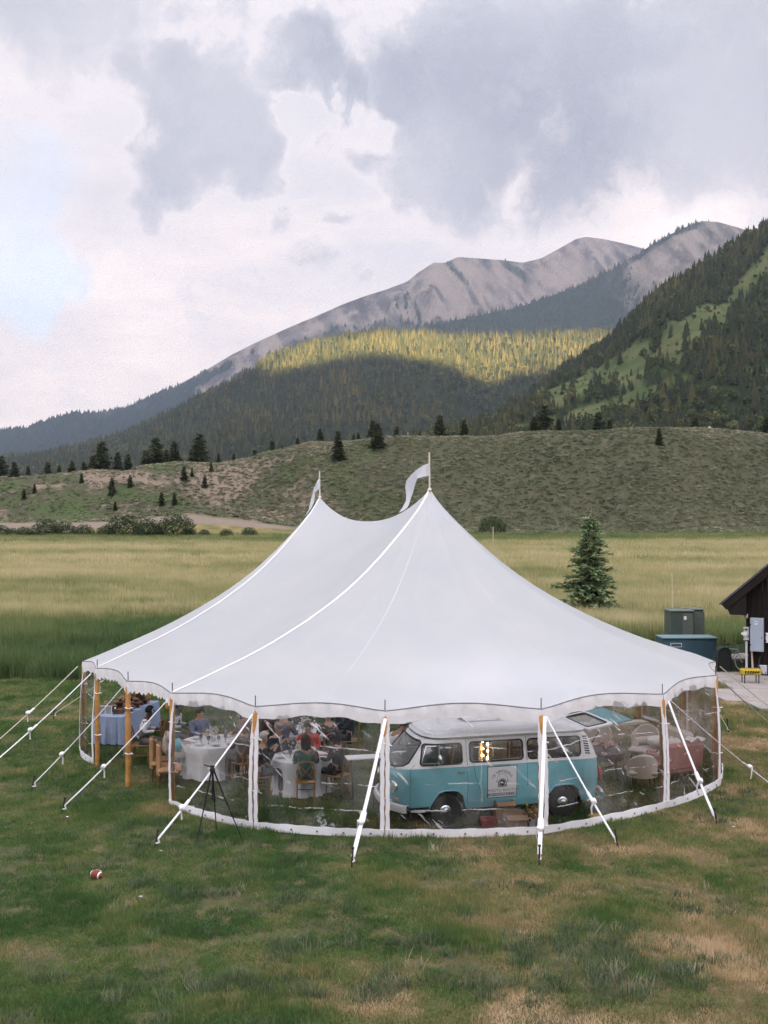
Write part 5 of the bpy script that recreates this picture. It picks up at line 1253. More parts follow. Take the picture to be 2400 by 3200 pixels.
for k in range(3):
    for x in (.335, .235):
        mb = MB(); mb.ball((x, .632, 1.545-.135*k-(.05 if x < .3 else 0)), .020, 12, 8); link('bulb', mb.mesh('bulb', bulb_m), bs)
mb = MB(); mb.box((-1.1, .0, .86), (.9, 1.3, .5), bev=.05); mb.build('rear_bench', mat('seat_tan', (.16, .13, .10), .7), van)
# raised tailgate: hinged at the roof edge, white inner frame, teal lower half
hinge = Vector((-1.86, 0, 1.66)); hg = empty('tailgate'); hg.parent = van; hg.location = hinge; hg.rotation_euler = (0, math.radians(9), 0)
mb = MB(); out_ = rrect(-.98, .0, -.66, .66, .10); wn3 = rrect(-.52, -.07, -.52, .52, .07)
# plate with a window opening, built as two loops joined
def ring_plate(zo, th, o_, i_):
    n = 48
    def samp(poly):
        d = densify(poly, .01); L_ = len(d); cx = sum(q_[0] for q_ in d)/L_; cy = sum(q_[1] for q_ in d)/L_
        ang = sorted([(math.atan2(q_[1]-cy, q_[0]-cx), q_) for q_ in d]); res = []
        for k in range(n):
            a_ = -PI+2*PI*k/n; res.append(min(ang, key=lambda t_: abs(t_[0]-a_))[1])
        return res
    so, si = samp(o_), samp(i_)
    return [[Vector((p_[0], p_[1], zo)), Vector((q_[0], q_[1], zo)), Vector((q_[0], q_[1], zo-th)), Vector((p_[0], p_[1], zo-th)), Vector((p_[0], p_[1], zo))] for p_, q_ in zip(so, si)]
mb.grid(ring_plate(.02, .03, rrect(-.60, .0, -.66, .66, .06), wn3), closed_u=True); mb.box((-.80, 0, .005), (.40, 1.32, .03), bev=.01, mi=1)
link('gate_panel', mb.mesh('gate_panel', [vwhite, mat('gate_teal', (.07, .27, .29), .4)]), hg)
mb = MB(); mb.add([(-.52, -.52, .008), (-.07, -.52, .008), (-.07, .52, .008), (-.52, .52, .008)], [(0, 1, 2, 3)]); link('gate_glass', mb.mesh('gate_glass', glass, False), hg)
mb = MB(); mb.tube([Vector((x, y, .022)) for x, y in densify(wn3, .06)], .014, 6, closed=True); link('gate_seal', mb.mesh('gate_seal', rubber), hg)
mb = MB(); mb.tube([(-.93, 0, .03), (-.93, 0, .055), (-.88, .03, .06)], .012, 6); link('gate_handle', mb.mesh('gate_handle', chrome), hg)
for sg in (1, -1):
    mb = MB(); mb.tube([(-1.95, sg*.60, 1.35), (-2.15, sg*.60, 1.62)], .010, 6); mb.build('gate_strut', rubber, van)
# magnetic sign on the side
def van_sign():
    X0, X1, Z0, Z1 = -.285, .325, .505, 1.115; root = None
    def pt2(u, v, off): return on_side(X0+(X1-X0)*(1-u), Z0+(Z1-Z0)*v, off)      # u from the nose side... reads left to right
    def ptL(u, v, off): return on_side(X1-(X1-X0)*u, Z0+(Z1-Z0)*v, off)
    ink = mat('sign_ink', (.035, .05, .06), .6); grey = mat('sign_grey', (.28, .29, .32), .6); paper = mat('sign_paper', (.80, .80, .82), .5)
    def patch(u0, u1, v0, v1, off): mb = MB(); mb.grid([[ptL(u0+(u1-u0)*i/6, v0+(v1-v0)*j/8, off) for j in range(9)] for i in range(7)]); return mb
    sg_ = patch(0, 1, 0, 1, .004).build('side_sign', ink, van, 'square magnetic sign with a camera emblem')
    link('sign_face', patch(.022, .978, .152, .978, .006).mesh('sign_face', paper), sg_)
    link('sign_strip', patch(.03, .985, .022, .062, .006).mesh('sign_strip', paper), sg_)
    e1 = ptL(1, .5, 0)-ptL(0, .5, 0); e2 = ptL(.5, 1, 0)-ptL(.5, 0, 0); e1.normalize(); e2.normalize(); nn = e2.cross(e1); nn = nn if nn.y > 0 else -nn
    def text(s_, u, v, size, m, rot=0, name='lettering', off=.008, sp=1.0):
        cu = bpy.data.curves.new(name, 'FONT'); cu.body = s_; cu.size = size; cu.align_x = 'CENTER'; cu.align_y = 'CENTER'; cu.extrude = .0008; cu.space_character = sp; cu.offset = .0009
        ob = bpy.data.objects.new(name, cu); dg_ = bpy.context.evaluated_depsgraph_get(); C.objects.link(ob); dg_.update(); me = bpy.data.meshes.new_from_object(ob.evaluated_get(bpy.context.evaluated_depsgraph_get())); bpy.data.objects.remove(ob); bpy.data.curves.remove(cu)
        me.materials.clear(); me.materials.append(m); c_ = ptL(u, v, off); ca, sa = math.cos(rot), math.sin(rot); ex = e1*ca+e2*sa; ey = e2*ca-e1*sa; n_ = ex.cross(ey)
        me.transform(Matrix(((ex.x, ey.x, n_.x, c_.x), (ex.y, ey.y, n_.y, c_.y), (ex.z, ey.z, n_.z, c_.z), (0, 0, 0, 1)))); link(name, me, sg_)
    chars = 'CB WANDERBUS'; n = len(chars)
    for i, ch in enumerate(chars):
        if ch == ' ': continue
        a_ = math.radians(62-124*i/(n-1)) ; R_ = .345; text(ch, .50-R_*math.sin(a_), .50+R_*math.cos(a_)*.98, .070, grey, a_*.85, 'lettering')
    text('PHOTO BOOTH', .50, .235, .078, grey, sp=1.05)
    text('CBWANDERBUS.COM', .51, .106, .058, paper)
    def disc(u, v, r0, r1, m, off, nm):
        mb = MB(); rows = []
        for k in range(32):
            a_ = 2*PI*k/32; rows.append([ptL(u, v, off)+e1*(r*math.cos(a_))+e2*(r*math.sin(a_)) for r in ((r0, r1) if r0 > 0 else (.0005, r1))])
        mb.grid(rows, closed_u=True); link(nm, mb.mesh(nm, m), sg_)
    c0 = .50; mb = MB()
    for (u0, u1, v0, v1) in ((.345, .655, .34, .50),): mb.grid([[ptL(u0+(u1-u0)*i/3, v0+(v1-v0)*j/3, .007) for j in range(4)] for i in range(4)])
    link('emblem_case', mb.mesh('emblem_case', grey), sg_)
    mb = MB(); mb.tube([ptL(.5+.17*math.cos(a_), .56+.20*math.sin(a_), .008) for a_ in np.linspace(-.2, PI+.2, 20)], .003, 4)
    for u in (.40, .60): mb.tube([ptL(u-.03, .73, .008), ptL(u, .79, .008), ptL(u+.03, .75, .008)], .004, 4)
    link('emblem_outline', mb.mesh('emblem_outline', grey), sg_)
    disc(.5, .47, 0, .085, ink, .010, 'emblem_lens'); disc(.5, .47, .063, .072, paper, .012, 'emblem_ring'); disc(.485, .495, 0, .016, paper, .014, 'emblem_glint')
    for u in (.315, .685): disc(u, .53, 0, .012, ink, .009, 'emblem_knob')
van_sign()
VF = Vector((1.17, 18.22)); VR = Vector((3.50, 18.80))      # ground points under the near-side hubs
dv = (VF-VR).normalized(); ang = math.atan2(dv.y, dv.x)
# the side that faces the viewer is the vehicle's +y side (left), so nose direction = dv
nrm = Vector((-dv.y, dv.x)); side = nrm if nrm.y < 0 else -nrm
yl = 1 if (Vector((math.cos(ang+PI/2), math.sin(ang+PI/2))).dot(side) > 0) else -1
mid = (VF+VR)/2; o2 = mid-dv*(-.05)-side*.83
van.location = (mid.x+dv.x*(.05)-side.x*.83, mid.y+dv.y*.05-side.y*.83, .0); van.rotation_euler = (0, 0, ang)
print('VAN side', yl, van.location, math.degrees(ang))
# ------------------------------------------------------------------ furniture
wood_d = mat('brown_wood', (.22, .10, .04), .5, bump=.2, bscale=30, var=.25, vscale=8)
wood_x = mat('chair_wood', (.30, .15, .06), .5, bump=.15, bscale=30, var=.2, vscale=8)
linen = mat('linen', (.74, .72, .73), .85, bump=.3, bscale=18)
linen_b = mat('blue_linen', (.36, .44, .62), .85, bump=.3, bscale=14, var=.06)
beige = mat('beige_upholstery', (.52, .43, .36), .85, bump=.3, bscale=60)
tan = mat('tan_velvet', (.36, .20, .10), .8, bump=.3, bscale=50, var=.15)
rose = mat('rose_velvet', (.50, .22, .20), .75, bump=.25, bscale=40, var=.1)
fluff = mat('fluffy_throw', (.66, .60, .55), .95, bump=1.0, bscale=22)
cardm = mat('cardboard', (.40, .25, .15), .85, bump=.15, bscale=30, var=.08)
dark_wd = mat('dark_wood', (.075, .035, .022), .45, bump=.2, bscale=24, var=.3)
def cross_chair(loc, rz, label, first=[None]):
    if first[0] is None:
        o = empty('cross_back_chair', (0, 0, 0)); first[0] = o
        mb = MB(); mb.box((0, 0, .455), (.42, .42, .035), bev=.015); mb.build('seat', wood_x, o)
        for sx in (1, -1):
            mb = MB(); mb.tube([(.17, sx*.17, .44), (.19, sx*.18, 0)], [.016, .013], 7); mb.build('leg', wood_x, o)
            mb = MB(); mb.tube([(-.22, sx*.18, 0), (-.19, sx*.18, .45), (-.21, sx*.175, .70), (-.25, sx*.14, .87)], [.014, .018, .016, .014], 7); mb.build('leg', wood_x, o)
        mb = MB(); mb.tube([(-.25, -.14, .87), (-.262, -.07, .90), (-.265, 0, .91), (-.262, .07, .90), (-.25, .14, .87)], .016, 7); mb.build('back_rail', wood_x, o)
        for s_ in (1, -1): mb = MB(); mb.tube([(-.20, -s_*.17, .50), (-.225, 0, .68), (-.25, s_*.14, .86)], .009, 6); mb.build('cross_brace', wood_x, o)
        mb = MB(); mb.tube([(.18, -.17, .22), (.18, .17, .22)], .009, 6); mb.tube([(-.2, .17, .22), (.18, .17, .22)], .009, 6); mb.tube([(-.2, -.17, .22), (.18, -.17, .22)], .009, 6); mb.build('stretcher', wood_x, o)
    else: o = copy_tree(first[0])
    place(o, loc, rz, label, 'cross back chairs around the dinner tables'); o['category'] = 'chair'; return o
def round_table(x, y, r, label, cl_label, folds=11):
    o = empty('round_table', (x, y, 0), 0, label, 'table', 'round dinner tables')
    mb = MB(); mb.lathe([(0, .715), (r, .715), (r+.01, .735), (r, .742), (0, .742)], 40); mb.build('table_top', wood_d, o)
    for k in range(4): mb = MB(); a_ = PI/4+k*PI/2; mb.tube([(r*.6*math.cos(a_), r*.6*math.sin(a_), .71), (r*.7*math.cos(a_), r*.7*math.sin(a_), 0)], .02, 6); mb.build('leg', wood_d, o)
    def wob(t_, i, z): k = max(0, min(1, (.72-z)/.7)); return 1+k*.075*math.sin(folds*t_+x)+k*.03*math.sin(folds*2.3*t_)
    prof_ = [(0, .748), (r*.9, .748), (r+.012, .746), (r+.022, .73), (r+.02, .60), (r-.0, .45), (r-.02, .30), (r-.01, .15), (r+.03, .025)]
    mb = MB(); mb.lathe(prof_, 88, wob=lambda t_, i, z: wob(t_, i, z) if i > 2 else 1); mb.f = mb.f[:-1]
    c = mb.build('tablecloth', linen, loc=(x, y, 0)); tag(c, cl_label, 'tablecloth', 'white round tablecloths'); return o
def napkins(x, y, r, n, label, seed):
    rr = random.Random(seed)
    o = empty('place_settings', (x, y, .752), 0, label, 'tableware', 'tableware on the dinner tables'); pl = None
    for k in range(n):
        a_ = 2*PI*k/n+.3; c = (r*.68*math.cos(a_), r*.68*math.sin(a_), 0)
        mb = MB(); mb.lathe([(0, .004), (.08, .004), (.13, .018), (.133, .016), (.085, 0), (0, 0)], 20, c); mb.build('plate', mat('china', (.78, .77, .75), .25), o)
        mb = MB(); mb.box((c[0], c[1], .03), (.10, .16, .035), Matrix.Rotation(a_, 3, 'Z'), bev=.012); mb.build('napkin', linen, o)
        mb = MB(); g = (r*.42*math.cos(a_+.3), r*.42*math.sin(a_+.3), 0); mb.lathe([(.032, 0), (.006, .008), (.006, .07), (.034, .10), (.038, .14), (.030, .18)], 12, g); mb.build('glass', glass, o)
    mb = MB(); mb.lathe([(.05, 0), (.07, .05), (.045, .14), (.05, .15)], 12); mb.build('vase', mat('china', (.78, .77, .75), .25), o)
    mb = MB()
    for k in range(60):
        v = Vector((rr.gauss(0, .09), rr.gauss(0, .09), .22+rr.gauss(0, .05))); mb.ball(v, rr.uniform(.012, .03), 6, 4)
    f = mb.build('flowers', mat('flower_white', (.62, .58, .50), .8, var=.3, vscale=20), o); f['kind'] = 'stuff'

# ------------------------------------------------------------------ people
skin_l = mat('skin_light', (.50, .29, .21), .55); skin_t = mat('skin_tan', (.33, .17, .11), .55); skin_d = mat('skin_deep', (.10, .052, .035), .55)
def grow(verts, edges, radii, root, levels=1, rot=None):
    me = bpy.data.meshes.new('tmp'); me.from_pydata(verts, edges, []); o = bpy.data.objects.new('tmp', me); C.objects.link(o)
    md = o.modifiers.new('skin', 'SKIN'); md.use_smooth_shade = True; lay = me.skin_vertices[0].data if me.skin_vertices else None
    if lay is None:
        bm = bmesh.new(); bm.from_mesh(me); bm.verts.layers.skin.verify(); bm.to_mesh(me); bm.free(); lay = me.skin_vertices[0].data
    for i, r in enumerate(radii): lay[i].radius = (r, r) if not isinstance(r, tuple) else r; lay[i].use_root = (i == root)
    sd = o.modifiers.new('sub', 'SUBSURF'); sd.levels = levels; sd.render_levels = levels
    dg_ = bpy.context.evaluated_depsgraph_get(); dg_.update(); out_ = bpy.data.meshes.new_from_object(o.evaluated_get(dg_)); bpy.data.objects.remove(o); bpy.data.meshes.remove(me)
    out_.polygons.foreach_set('use_smooth', [True]*len(out_.polygons)); return out_
def chain(sk, start, pts, rad):
    V, E, Rr = sk; p = start
    for q_, r in zip(pts, rad): V.append(q_); Rr.append(r); i = len(V)-1; (E.append((p, i)) if p is not None else None); p = i
    return p
POSES = {}
def pose(nm):
    """facing +x; returns dict of meshes"""
    if nm in POSES: return POSES[nm]
    stand = nm in ('stand', 'lean')
    if stand:
        pel = (0, 0, .95); lean = .0 if nm == 'stand' else .30
        spine = [(.01+lean*.25, 0, 1.10), (.02+lean*.6, 0, 1.27-.02*lean), (.02+lean*.95, 0, 1.42-.10*lean)]; neck = (.03+lean*1.15, 0, 1.50-.14*lean); head = [(.045+lean*1.35, 0, 1.57-.16*lean), (.055+lean*1.4, 0, 1.66-.18*lean)]
        hz = lambda s_: [(0, s_*.10, .90), (.03, s_*.11, .50), (-.01, s_*.115, .10)]; foot = lambda s_: [(.02, s_*.12, .045), (.15, s_*.14, .035)]
        sh = lambda s_: (.02+lean*.9, s_*.19, 1.40-.10*lean)
        if nm == 'stand': arm = lambda s_: [(.0, s_*.235, 1.12), (.10, s_*.22, .90)]
        else: arm = lambda s_: [(.35, s_*.23, 1.12), (.58, s_*.16, 1.02)]
    else:
        pel = (-.02, 0, .56); k = {'sit': .0, 'reach': .10, 'chat': .03}[nm]
        spine = [(-.01+k*.3, 0, .70), (.01+k*.7, 0, .88), (.02+k, 0, 1.03)]; neck = (.035+k*1.2, 0, 1.115); head = [(.055+k*1.35, 0, 1.18), (.07+k*1.4, 0, 1.27)]
        hz = lambda s_: [(.06, s_*.09, .54), (.43, s_*.13, .55), (.42, s_*.13, .12)]; foot = lambda s_: [(.44, s_*.13, .045), (.57, s_*.15, .035)]
        sh = lambda s_: (.02+k, s_*.185, 1.01)
        arm = (lambda s_: [(.10, s_*.25, .80), (.36, s_*.14, .80)]) if nm != 'chat' else (lambda s_: [(.12, s_*.25, .78), (.30, s_*.10, 1.00)])
    def body():
        sk = ([pel], [], [.125]); top = chain(sk, 0, spine, [.115, .125, .115]); nk = chain(sk, top, [neck], [.052]); chain(sk, nk, head, [.078, .088])
        hd = Vector(head[1]); fr_ = (Vector(head[1])-Vector(head[0])).normalized()
        for s_ in (1, -1):
            l = chain(sk, 0, hz(s_), [.085, .060, .040]); chain(sk, l, foot(s_), [.042, .034])
            a_ = chain(sk, top, [sh(s_)]+arm(s_), [.055, .040, .028]); w_ = Vector(arm(s_)[-1]); d = (w_-Vector(arm(s_)[0])).normalized(); sd = Vector((0, s_, 0)); sd = (sd-d*sd.dot(d)).normalized()
            pm = chain(sk, a_, [tuple(w_+d*.05)], [.030])
            for j, (o_, ln) in enumerate(((-.026, .075), (-.009, .088), (.009, .082), (.026, .066))): chain(sk, pm, [tuple(w_+d*.085+sd*o_), tuple(w_+d*(.085+ln*.55)+sd*o_*1.1-Vector((0, 0, .010))), tuple(w_+d*(.085+ln*.9)+sd*o_*1.1-Vector((0, 0, .03)))], [.010, .009, .008])
            chain(sk, pm, [tuple(w_+d*.05-sd*.035), tuple(w_+d*.085-sd*.048)], [.011, .009])
        return grow(*sk[:2], sk[2], 0)
    def shirt():
        sk = ([pel], [], [.140]); top = chain(sk, 0, spine, [.132, .142, .130]); chain(sk, top, [tuple(Vector(spine[2]).lerp(Vector(neck), .55))], [.075])
        for s_ in (1, -1): e, w_ = arm(s_); chain(sk, top, [sh(s_), e, tuple(Vector(e).lerp(Vector(w_), .92))], [.072, .052, .038])
        return grow(*sk[:2], sk[2], 0)
    def trousers():
        p0 = (pel[0], 0, pel[2]-.01); sk = ([p0], [], [.138])
        for s_ in (1, -1): h = hz(s_); chain(sk, 0, [h[0], h[1], tuple(Vector(h[2])+Vector((0, 0, .0)))], [.100, .075, .058])
        return grow(*sk[:2], sk[2], 0)
    def vest():
        sk = ([tuple(Vector(pel)+Vector((0, 0, .06)))], [], [.146]); top = chain(sk, 0, spine, [.142, .152, .138]); return grow(*sk[:2], sk[2], 0)
    hd = Vector(head[1])
    def hair(kind):
        mb = MB(); rr = random.Random(5); n, m = 20, 12; vs = []; 
        for i in range(m+1):
            row = []
            for j in range(n):
                th = 2*PI*j/n; ph = (i/m)*PI*(.62 if kind != 'long' else .70); r = .112*(1+.05*rr.uniform(-1, 1)); 
                x, y, z = r*math.sin(ph)*math.cos(th), r*.92*math.sin(ph)*math.sin(th), r*math.cos(ph)*1.05
                if x > .03 and z < .035: x = .03+(x-.03)*.25      # leave the face free
                if kind == 'long' and i > m-4 and x < .02: z -= (i-m+4)*.055
                row.append(hd+Vector((x-.012, y, z+.008)))
            vs.append(row)
        mb.grid([list(r) for r in zip(*vs)], closed_u=True); return mb.mesh('hair', dark_in)
    def face():
        mb = MB(); f = hd+Vector((.088, 0, -.02))
        mb.tube([f+Vector((-.004, 0, .025)), f+Vector((.020, 0, -.012)), f+Vector((-.002, 0, -.018))], [.008, .012, .006], 6)
        for s_ in (1, -1): mb.ball(hd+Vector((0, s_*.092, -.02)), .022, 8, 6, (.6, .4, 1.1))
        return mb.mesh('nose_and_ears', skin_l)
    def eyes():
        mb = MB(); f = hd+Vector((.080, 0, .0))
        for s_ in (1, -1): mb.ball(f+Vector((0, s_*.032, .004)), .011, 8, 6)
        mb.tube([f+Vector((.0, -.022, -.058)), f+Vector((.007, 0, -.060)), f+Vector((.0, .022, -.058))], .004, 5); return mb.mesh('eyes_and_mouth', dark_in)
    def shoes():
        mb = MB()
        for s_ in (1, -1): a, b_ = foot(s_); mb.tube([Vector(a)+Vector((-.05, 0, .01)), Vector(a)+Vector((.03, 0, .012)), Vector(b_)+Vector((.03, 0, -.003))], [.052, .055, .036], 10)
        return mb.mesh('shoes', rubber)
    POSES[nm] = dict(body=body(), shirt=shirt(), trousers=trousers(), vest=vest(), hair=hair('short'), longhair=hair('long'), face=face(), eyes=eyes(), shoes=shoes()); return POSES[nm]
def person(loc, face_deg, label, ps='sit', skin=None, top=(.03, .03, .04), bot=(.03, .03, .04), hairc=(.03, .02, .015), vestc=None, longh=False, tie=None, group='wedding guests in the tent', scale=1.0, dress=False):
    skin = skin or skin_l; P_ = pose(ps); o = empty('person', loc, math.radians(face_deg), label, 'person', group, scale=scale)
    def part(nm, me, m):
        c = link(nm, me, o)
        if not len(me.materials): me.materials.append(m)
        c.material_slots[0].link = 'OBJECT'; c.material_slots[0].material = m; return c
    cm = lambda c, k='cloth': mat(f'{k}_{c[0]:.2f}_{c[1]:.2f}_{c[2]:.2f}', c, .8, bump=.35, bscale=25, var=.12)
    b_ = part('body', P_['body'], skin); part('nose_and_ears', P_['face'], skin); part('eyes_and_mouth', P_['eyes'], dark_in)
    part('dress_top' if dress else 'jacket' if not vestc else 'shirt', P_['shirt'], cm(top)); part('skirt' if dress else 'trousers', P_['trousers'], cm(bot)); part('hair', P_['longhair' if longh else 'hair'], cm(hairc, 'hair')); part('shoes', P_['shoes'], rubber)
    if vestc: part('waistcoat', P_['vest'], cm(vestc))
    if tie:
        z0, x0 = (1.06, .165) if ps not in ('stand', 'lean') else (1.44, .155)
        mb = MB(); mb.add([(x0-.03, -.05, z0+.03), (x0-.03, .05, z0+.03), (x0+.03, .02, z0-.26), (x0+.03, -.02, z0-.26)], [(0, 1, 2, 3)]); mb.build('shirt_front', mat('china', (.78, .77, .75), .25), o)
        mb = MB(); mb.tube([(x0-.012, 0, z0+.02), (x0+.03, 0, z0-.12), (x0+.035, 0, z0-.24)], [.014, .02, .012], 6, sq=(1, .3)); mb.build('tie', cm(tie), o)
    return o

# first dinner table, seen through the second clear panel
T1c = (-1.80, 20.75)
round_table(*T1c, .62, 'round dinner table nearest the clear wall, between the tripod and the van', 'white floor-length cloth on the round table with the woman in green')
napkins(*T1c, .62, 6, 'plates, napkins and glasses on the table with the woman in green', 1)
def seat(x, y, face, label, chl, **k):
    f = math.radians(face); cross_chair((x, y, 0), f, chl); return person((x, y, 0), face, label, **k)
seat(-2.62, 20.25, 22, 'man with white hair in a dark suit seated left of the nearest round table', 'wooden cross back chair under the white haired man', hairc=(.55, .50, .45), ps='chat')
seat(-2.40, 21.25, -40, 'man in a dark suit and blue tie facing out across the nearest round table', 'wooden cross back chair under the man with the blue tie', ps='chat', hairc=(.35, .30, .26), tie=(.10, .16, .34), top=(.025, .03, .05))
seat(-1.70, 21.62, -88, 'person in a bright red top on the far side of the nearest round table', 'wooden cross back chair under the person in red', top=(.60, .045, .03), hairc=(.12, .09, .08), skin=skin_t, ps='reach')
seat(-1.62, 19.88, 95, 'woman with long dark hair in a dark green dress, back to the clear wall', 'wooden cross back chair under the woman in green', top=(.035, .11, .085), bot=(.03, .10, .08), hairc=(.035, .022, .016), longh=True, dress=True, skin=skin_t)
seat(-.98, 20.35, 155, 'woman in black seated at the right side of the nearest round table', 'wooden cross back chair under the woman in black', top=(.018, .018, .02), bot=(.018, .018, .02), longh=True, hairc=(.03, .02, .015))
# second table further in
round_table(-1.9, 23.35, .70, 'second round dinner table, behind the nearest one', 'white cloth on the second round table behind the guests in suits')
napkins(-1.9, 23.35, .70, 8, 'white napkins and glasses on the second round table', 2)
seat(-2.35, 22.45, 65, 'heavy man in a blue grey jacket, back to the viewer, at the second table', 'wooden cross back chair under the man in blue grey', top=(.15, .17, .23), bot=(.05, .05, .07), hairc=(.10, .09, .06), scale=1.08)
seat(-1.30, 22.50, 110, 'man in a black suit, back to the viewer, at the second table', 'wooden cross back chair under the man in the black suit', top=(.02, .02, .024), hairc=(.05, .035, .03))
seat(-.85, 23.6, 185, 'guest in dark clothes at the right end of the second table', 'wooden cross back chair at the right end of the second table', top=(.03, .03, .05), hairc=(.10, .06, .04))
seat(-2.9, 23.7, -5, 'guest in a maroon top at the left end of the second table', 'wooden cross back chair at the left end of the second table', top=(.10, .025, .035), longh=True, hairc=(.10, .06, .03))
person((-1.30, 25.3, 0), -95, 'person standing in a bright blue shirt behind the second table', ps='stand', top=(.04, .07, .45), bot=(.03, .03, .05))
person((-2.45, 25.6, 0), -60, 'person standing in dark clothes left of the one in blue', ps='stand', top=(.04, .035, .04), bot=(.03, .03, .05))
# third table, behind the panel with the tripod in front
round_table(-3.95, 22.2, .72, 'third round dinner table, behind the tripod', 'white cloth on the round table behind the tripod')
napkins(-3.95, 22.2, .72, 8, 'plates of food and glasses on the table behind the tripod', 3)
seat(-3.12, 21.4, 135, 'guest in a grey dress seated right of the table behind the tripod', 'wooden cross back chair under the guest in the grey dress', top=(.16, .15, .14), bot=(.16, .15, .14), longh=True, dress=True, hairc=(.20, .12, .06))
seat(-4.9, 21.75, 15, 'woman in a pale cream dress seated just inside the open side', 'wooden cross back chair under the woman in cream', top=(.50, .45, .40), bot=(.48, .44, .40), longh=True, dress=True, hairc=(.10, .06, .03))
seat(-4.45, 23.1, -50, 'guest in a blue grey shirt at the far side of the table behind the tripod', 'wooden cross back chair under the guest in the blue grey shirt', top=(.18, .21, .32), hairc=(.06, .04, .03))
seat(-3.3, 23.0, -130, 'guest in brown on the far right of the table behind the tripod', 'wooden cross back chair under the guest in brown', top=(.16, .09, .06), longh=True, hairc=(.12, .07, .04))
person((-3.6, 25.2, 0), -80, 'person standing in a navy blue jacket deep inside the tent', ps='stand', top=(.05, .07, .16), bot=(.03, .03, .05))
# two men in waistcoats in the open bay
seat(-5.85, 23.15, 5, 'man in white shirt and grey waistcoat seated nearer the buffet, grey jacket on his chair', 'wooden chair with a grey jacket hung on its back', ps='reach', skin=skin_d, top=(.70, .69, .72), bot=(.13, .12, .12), vestc=(.17, .16, .17), hairc=(.012, .010, .010))
seat(-5.25, 23.75, -12, 'man in white shirt and brown waistcoat with black curly hair', 'wooden chair under the man in the brown waistcoat', ps='reach', skin=skin_d, top=(.70, .69, .72), bot=(.12, .11, .11), vestc=(.11, .095, .085), hairc=(.010, .010, .012))
mb = MB(); rows = []
for k in range(15):
    u = k/14; rows.append([Vector((-.30+.02*math.sin(k*2.1), -.24+.48*u, .93-.02*abs(u-.5)))]+[Vector((-.33-.05*(j/8)+.03*math.sin(k*1.7+j*.3), -.26+.52*u*(1)+.03*math.sin(j+k), .90-.72*j/8*(1-.25*abs(u-.4)))) for j in range(9)])
mb.grid(rows); jk = mb.build('hanging_jacket', mat('grey_wool', (.20, .20, .20), .9, bump=.4, bscale=30)); jk.location = (-5.85, 23.15, 0); jk.rotation_euler[2] = math.radians(5); tag(jk, 'grey suit jacket draped over a chair back near the buffet', 'jacket')
mb = MB(); mb.ball((-4.62, 21.55, .80), .13, 12, 8, (.8, .9, 1.2), wob=.05); hb = mb.build('turquoise_bag', mat('turquoise', (.12, .38, .45), .7)); tag(hb, 'small turquoise bag in the open side behind the wooden pole', 'bag')
# tan chairs in the opening
def tub_chair(loc, rz, label, m, name='tub_chair', group=None, w_=.52, hgt=.92, seat_z=.44, legs=dark_wd, arms=True):
    o = empty(name, loc, rz, label, 'chair', group)
    mb = MB(); mb.box((0, 0, seat_z-.06), (w_, w_, .13), bev=.05); mb.build('seat', m, o)
    mb = MB(); rows = []
    for i in range(13):
        a_ = math.radians(-75+150*i/12) if arms else math.radians(-42+84*i/12); rr = w_*.52
        top_ = hgt if not arms else (hgt-(abs(i-6)/6)**2.2*.24)
        ca, sa = -math.cos(a_)*rr, math.sin(a_)*rr
        rows.append([Vector((ca*.86, sa*.86, seat_z-.05)), Vector((ca*.90, sa*.90, top_-.02)), Vector((ca*.97, sa*.97, top_)), Vector((ca*1.10, sa*1.10, top_-.03)), Vector((ca*1.06, sa*1.06, seat_z-.16)), Vector((ca*.86, sa*.86, seat_z-.16))])
    mb.grid(rows); mb.add(rows[0], [(5, 4, 3, 2, 1, 0)]); mb.add(rows[-1], [(0, 1, 2, 3, 4, 5)]); mb.build('backrest', m, o)
    for sx in (1, -1):
        for sy in (1, -1): mb = MB(); mb.tube([(sx*w_*.36, sy*w_*.36, seat_z-.1), (sx*w_*.44, sy*w_*.42, 0)], [.018, .012], 7); mb.build('leg', legs, o)
    return o
tub_chair((-5.02, 21.75, 0), .25, 'tan velvet chair tilted behind the open-side pole, left one of two', tan, group='tan chairs at the open side', arms=False, hgt=.95)
tub_chair((-4.72, 21.15, 0), .25, 'tan velvet chair beside the clear wall edge, front one of two', tan, group='tan chairs at the open side', arms=False, hgt=.95)
# buffet table with blue cloth
bt = empty('buffet_table', (-7.0, 26.2, 0), 0, 'long buffet table under the blue cloth at the open left corner', 'table')
mb = MB(); mb.box((0, 0, .72), (.78, 2.3, .04)); mb.build('table_top', wood_d, bt)
for sx in (1, -1):
    for sy in (1, -1): mb = MB(); mb.tube([(sx*.33, sy*1.05, .70), (sx*.33, sy*1.05, 0)], .02, 6); mb.build('leg', wood_d, bt)
bt.rotation_euler[2] = math.radians(-10)
mb = MB(); per = []
for k in range(120):
    q_ = k/120*4; s_ = int(q_); f = q_-s_; X_, Y_ = .41, 1.18
    per.append([(X_, -Y_+2*Y_*f), (X_-2*X_*f, Y_), (-X_, Y_-2*Y_*f), (-X_+2*X_*f, -Y_)][s_])
rows = []
for k, (x, y) in enumerate(per):
    n_ = Vector((x/.41, y/1.18, 0)); n_ = Vector((n_.x if abs(n_.x) > .98 else 0, n_.y if abs(n_.y) > .98 else 0, 0)); r_ = []
    for j in range(9): f = j/8; r_.append(Vector((x, y, .745-.71*f))+n_*(f*.05+f*.035*math.sin(k*.75)+f*.02*math.sin(k*1.9)))
    rows.append(r_)
mb.grid(rows, closed_u=True); mb.add([(.41, -1.18, .745), (.41, 1.18, .745), (-.41, 1.18, .745), (-.41, -1.18, .745)], [(0, 1, 2, 3)])
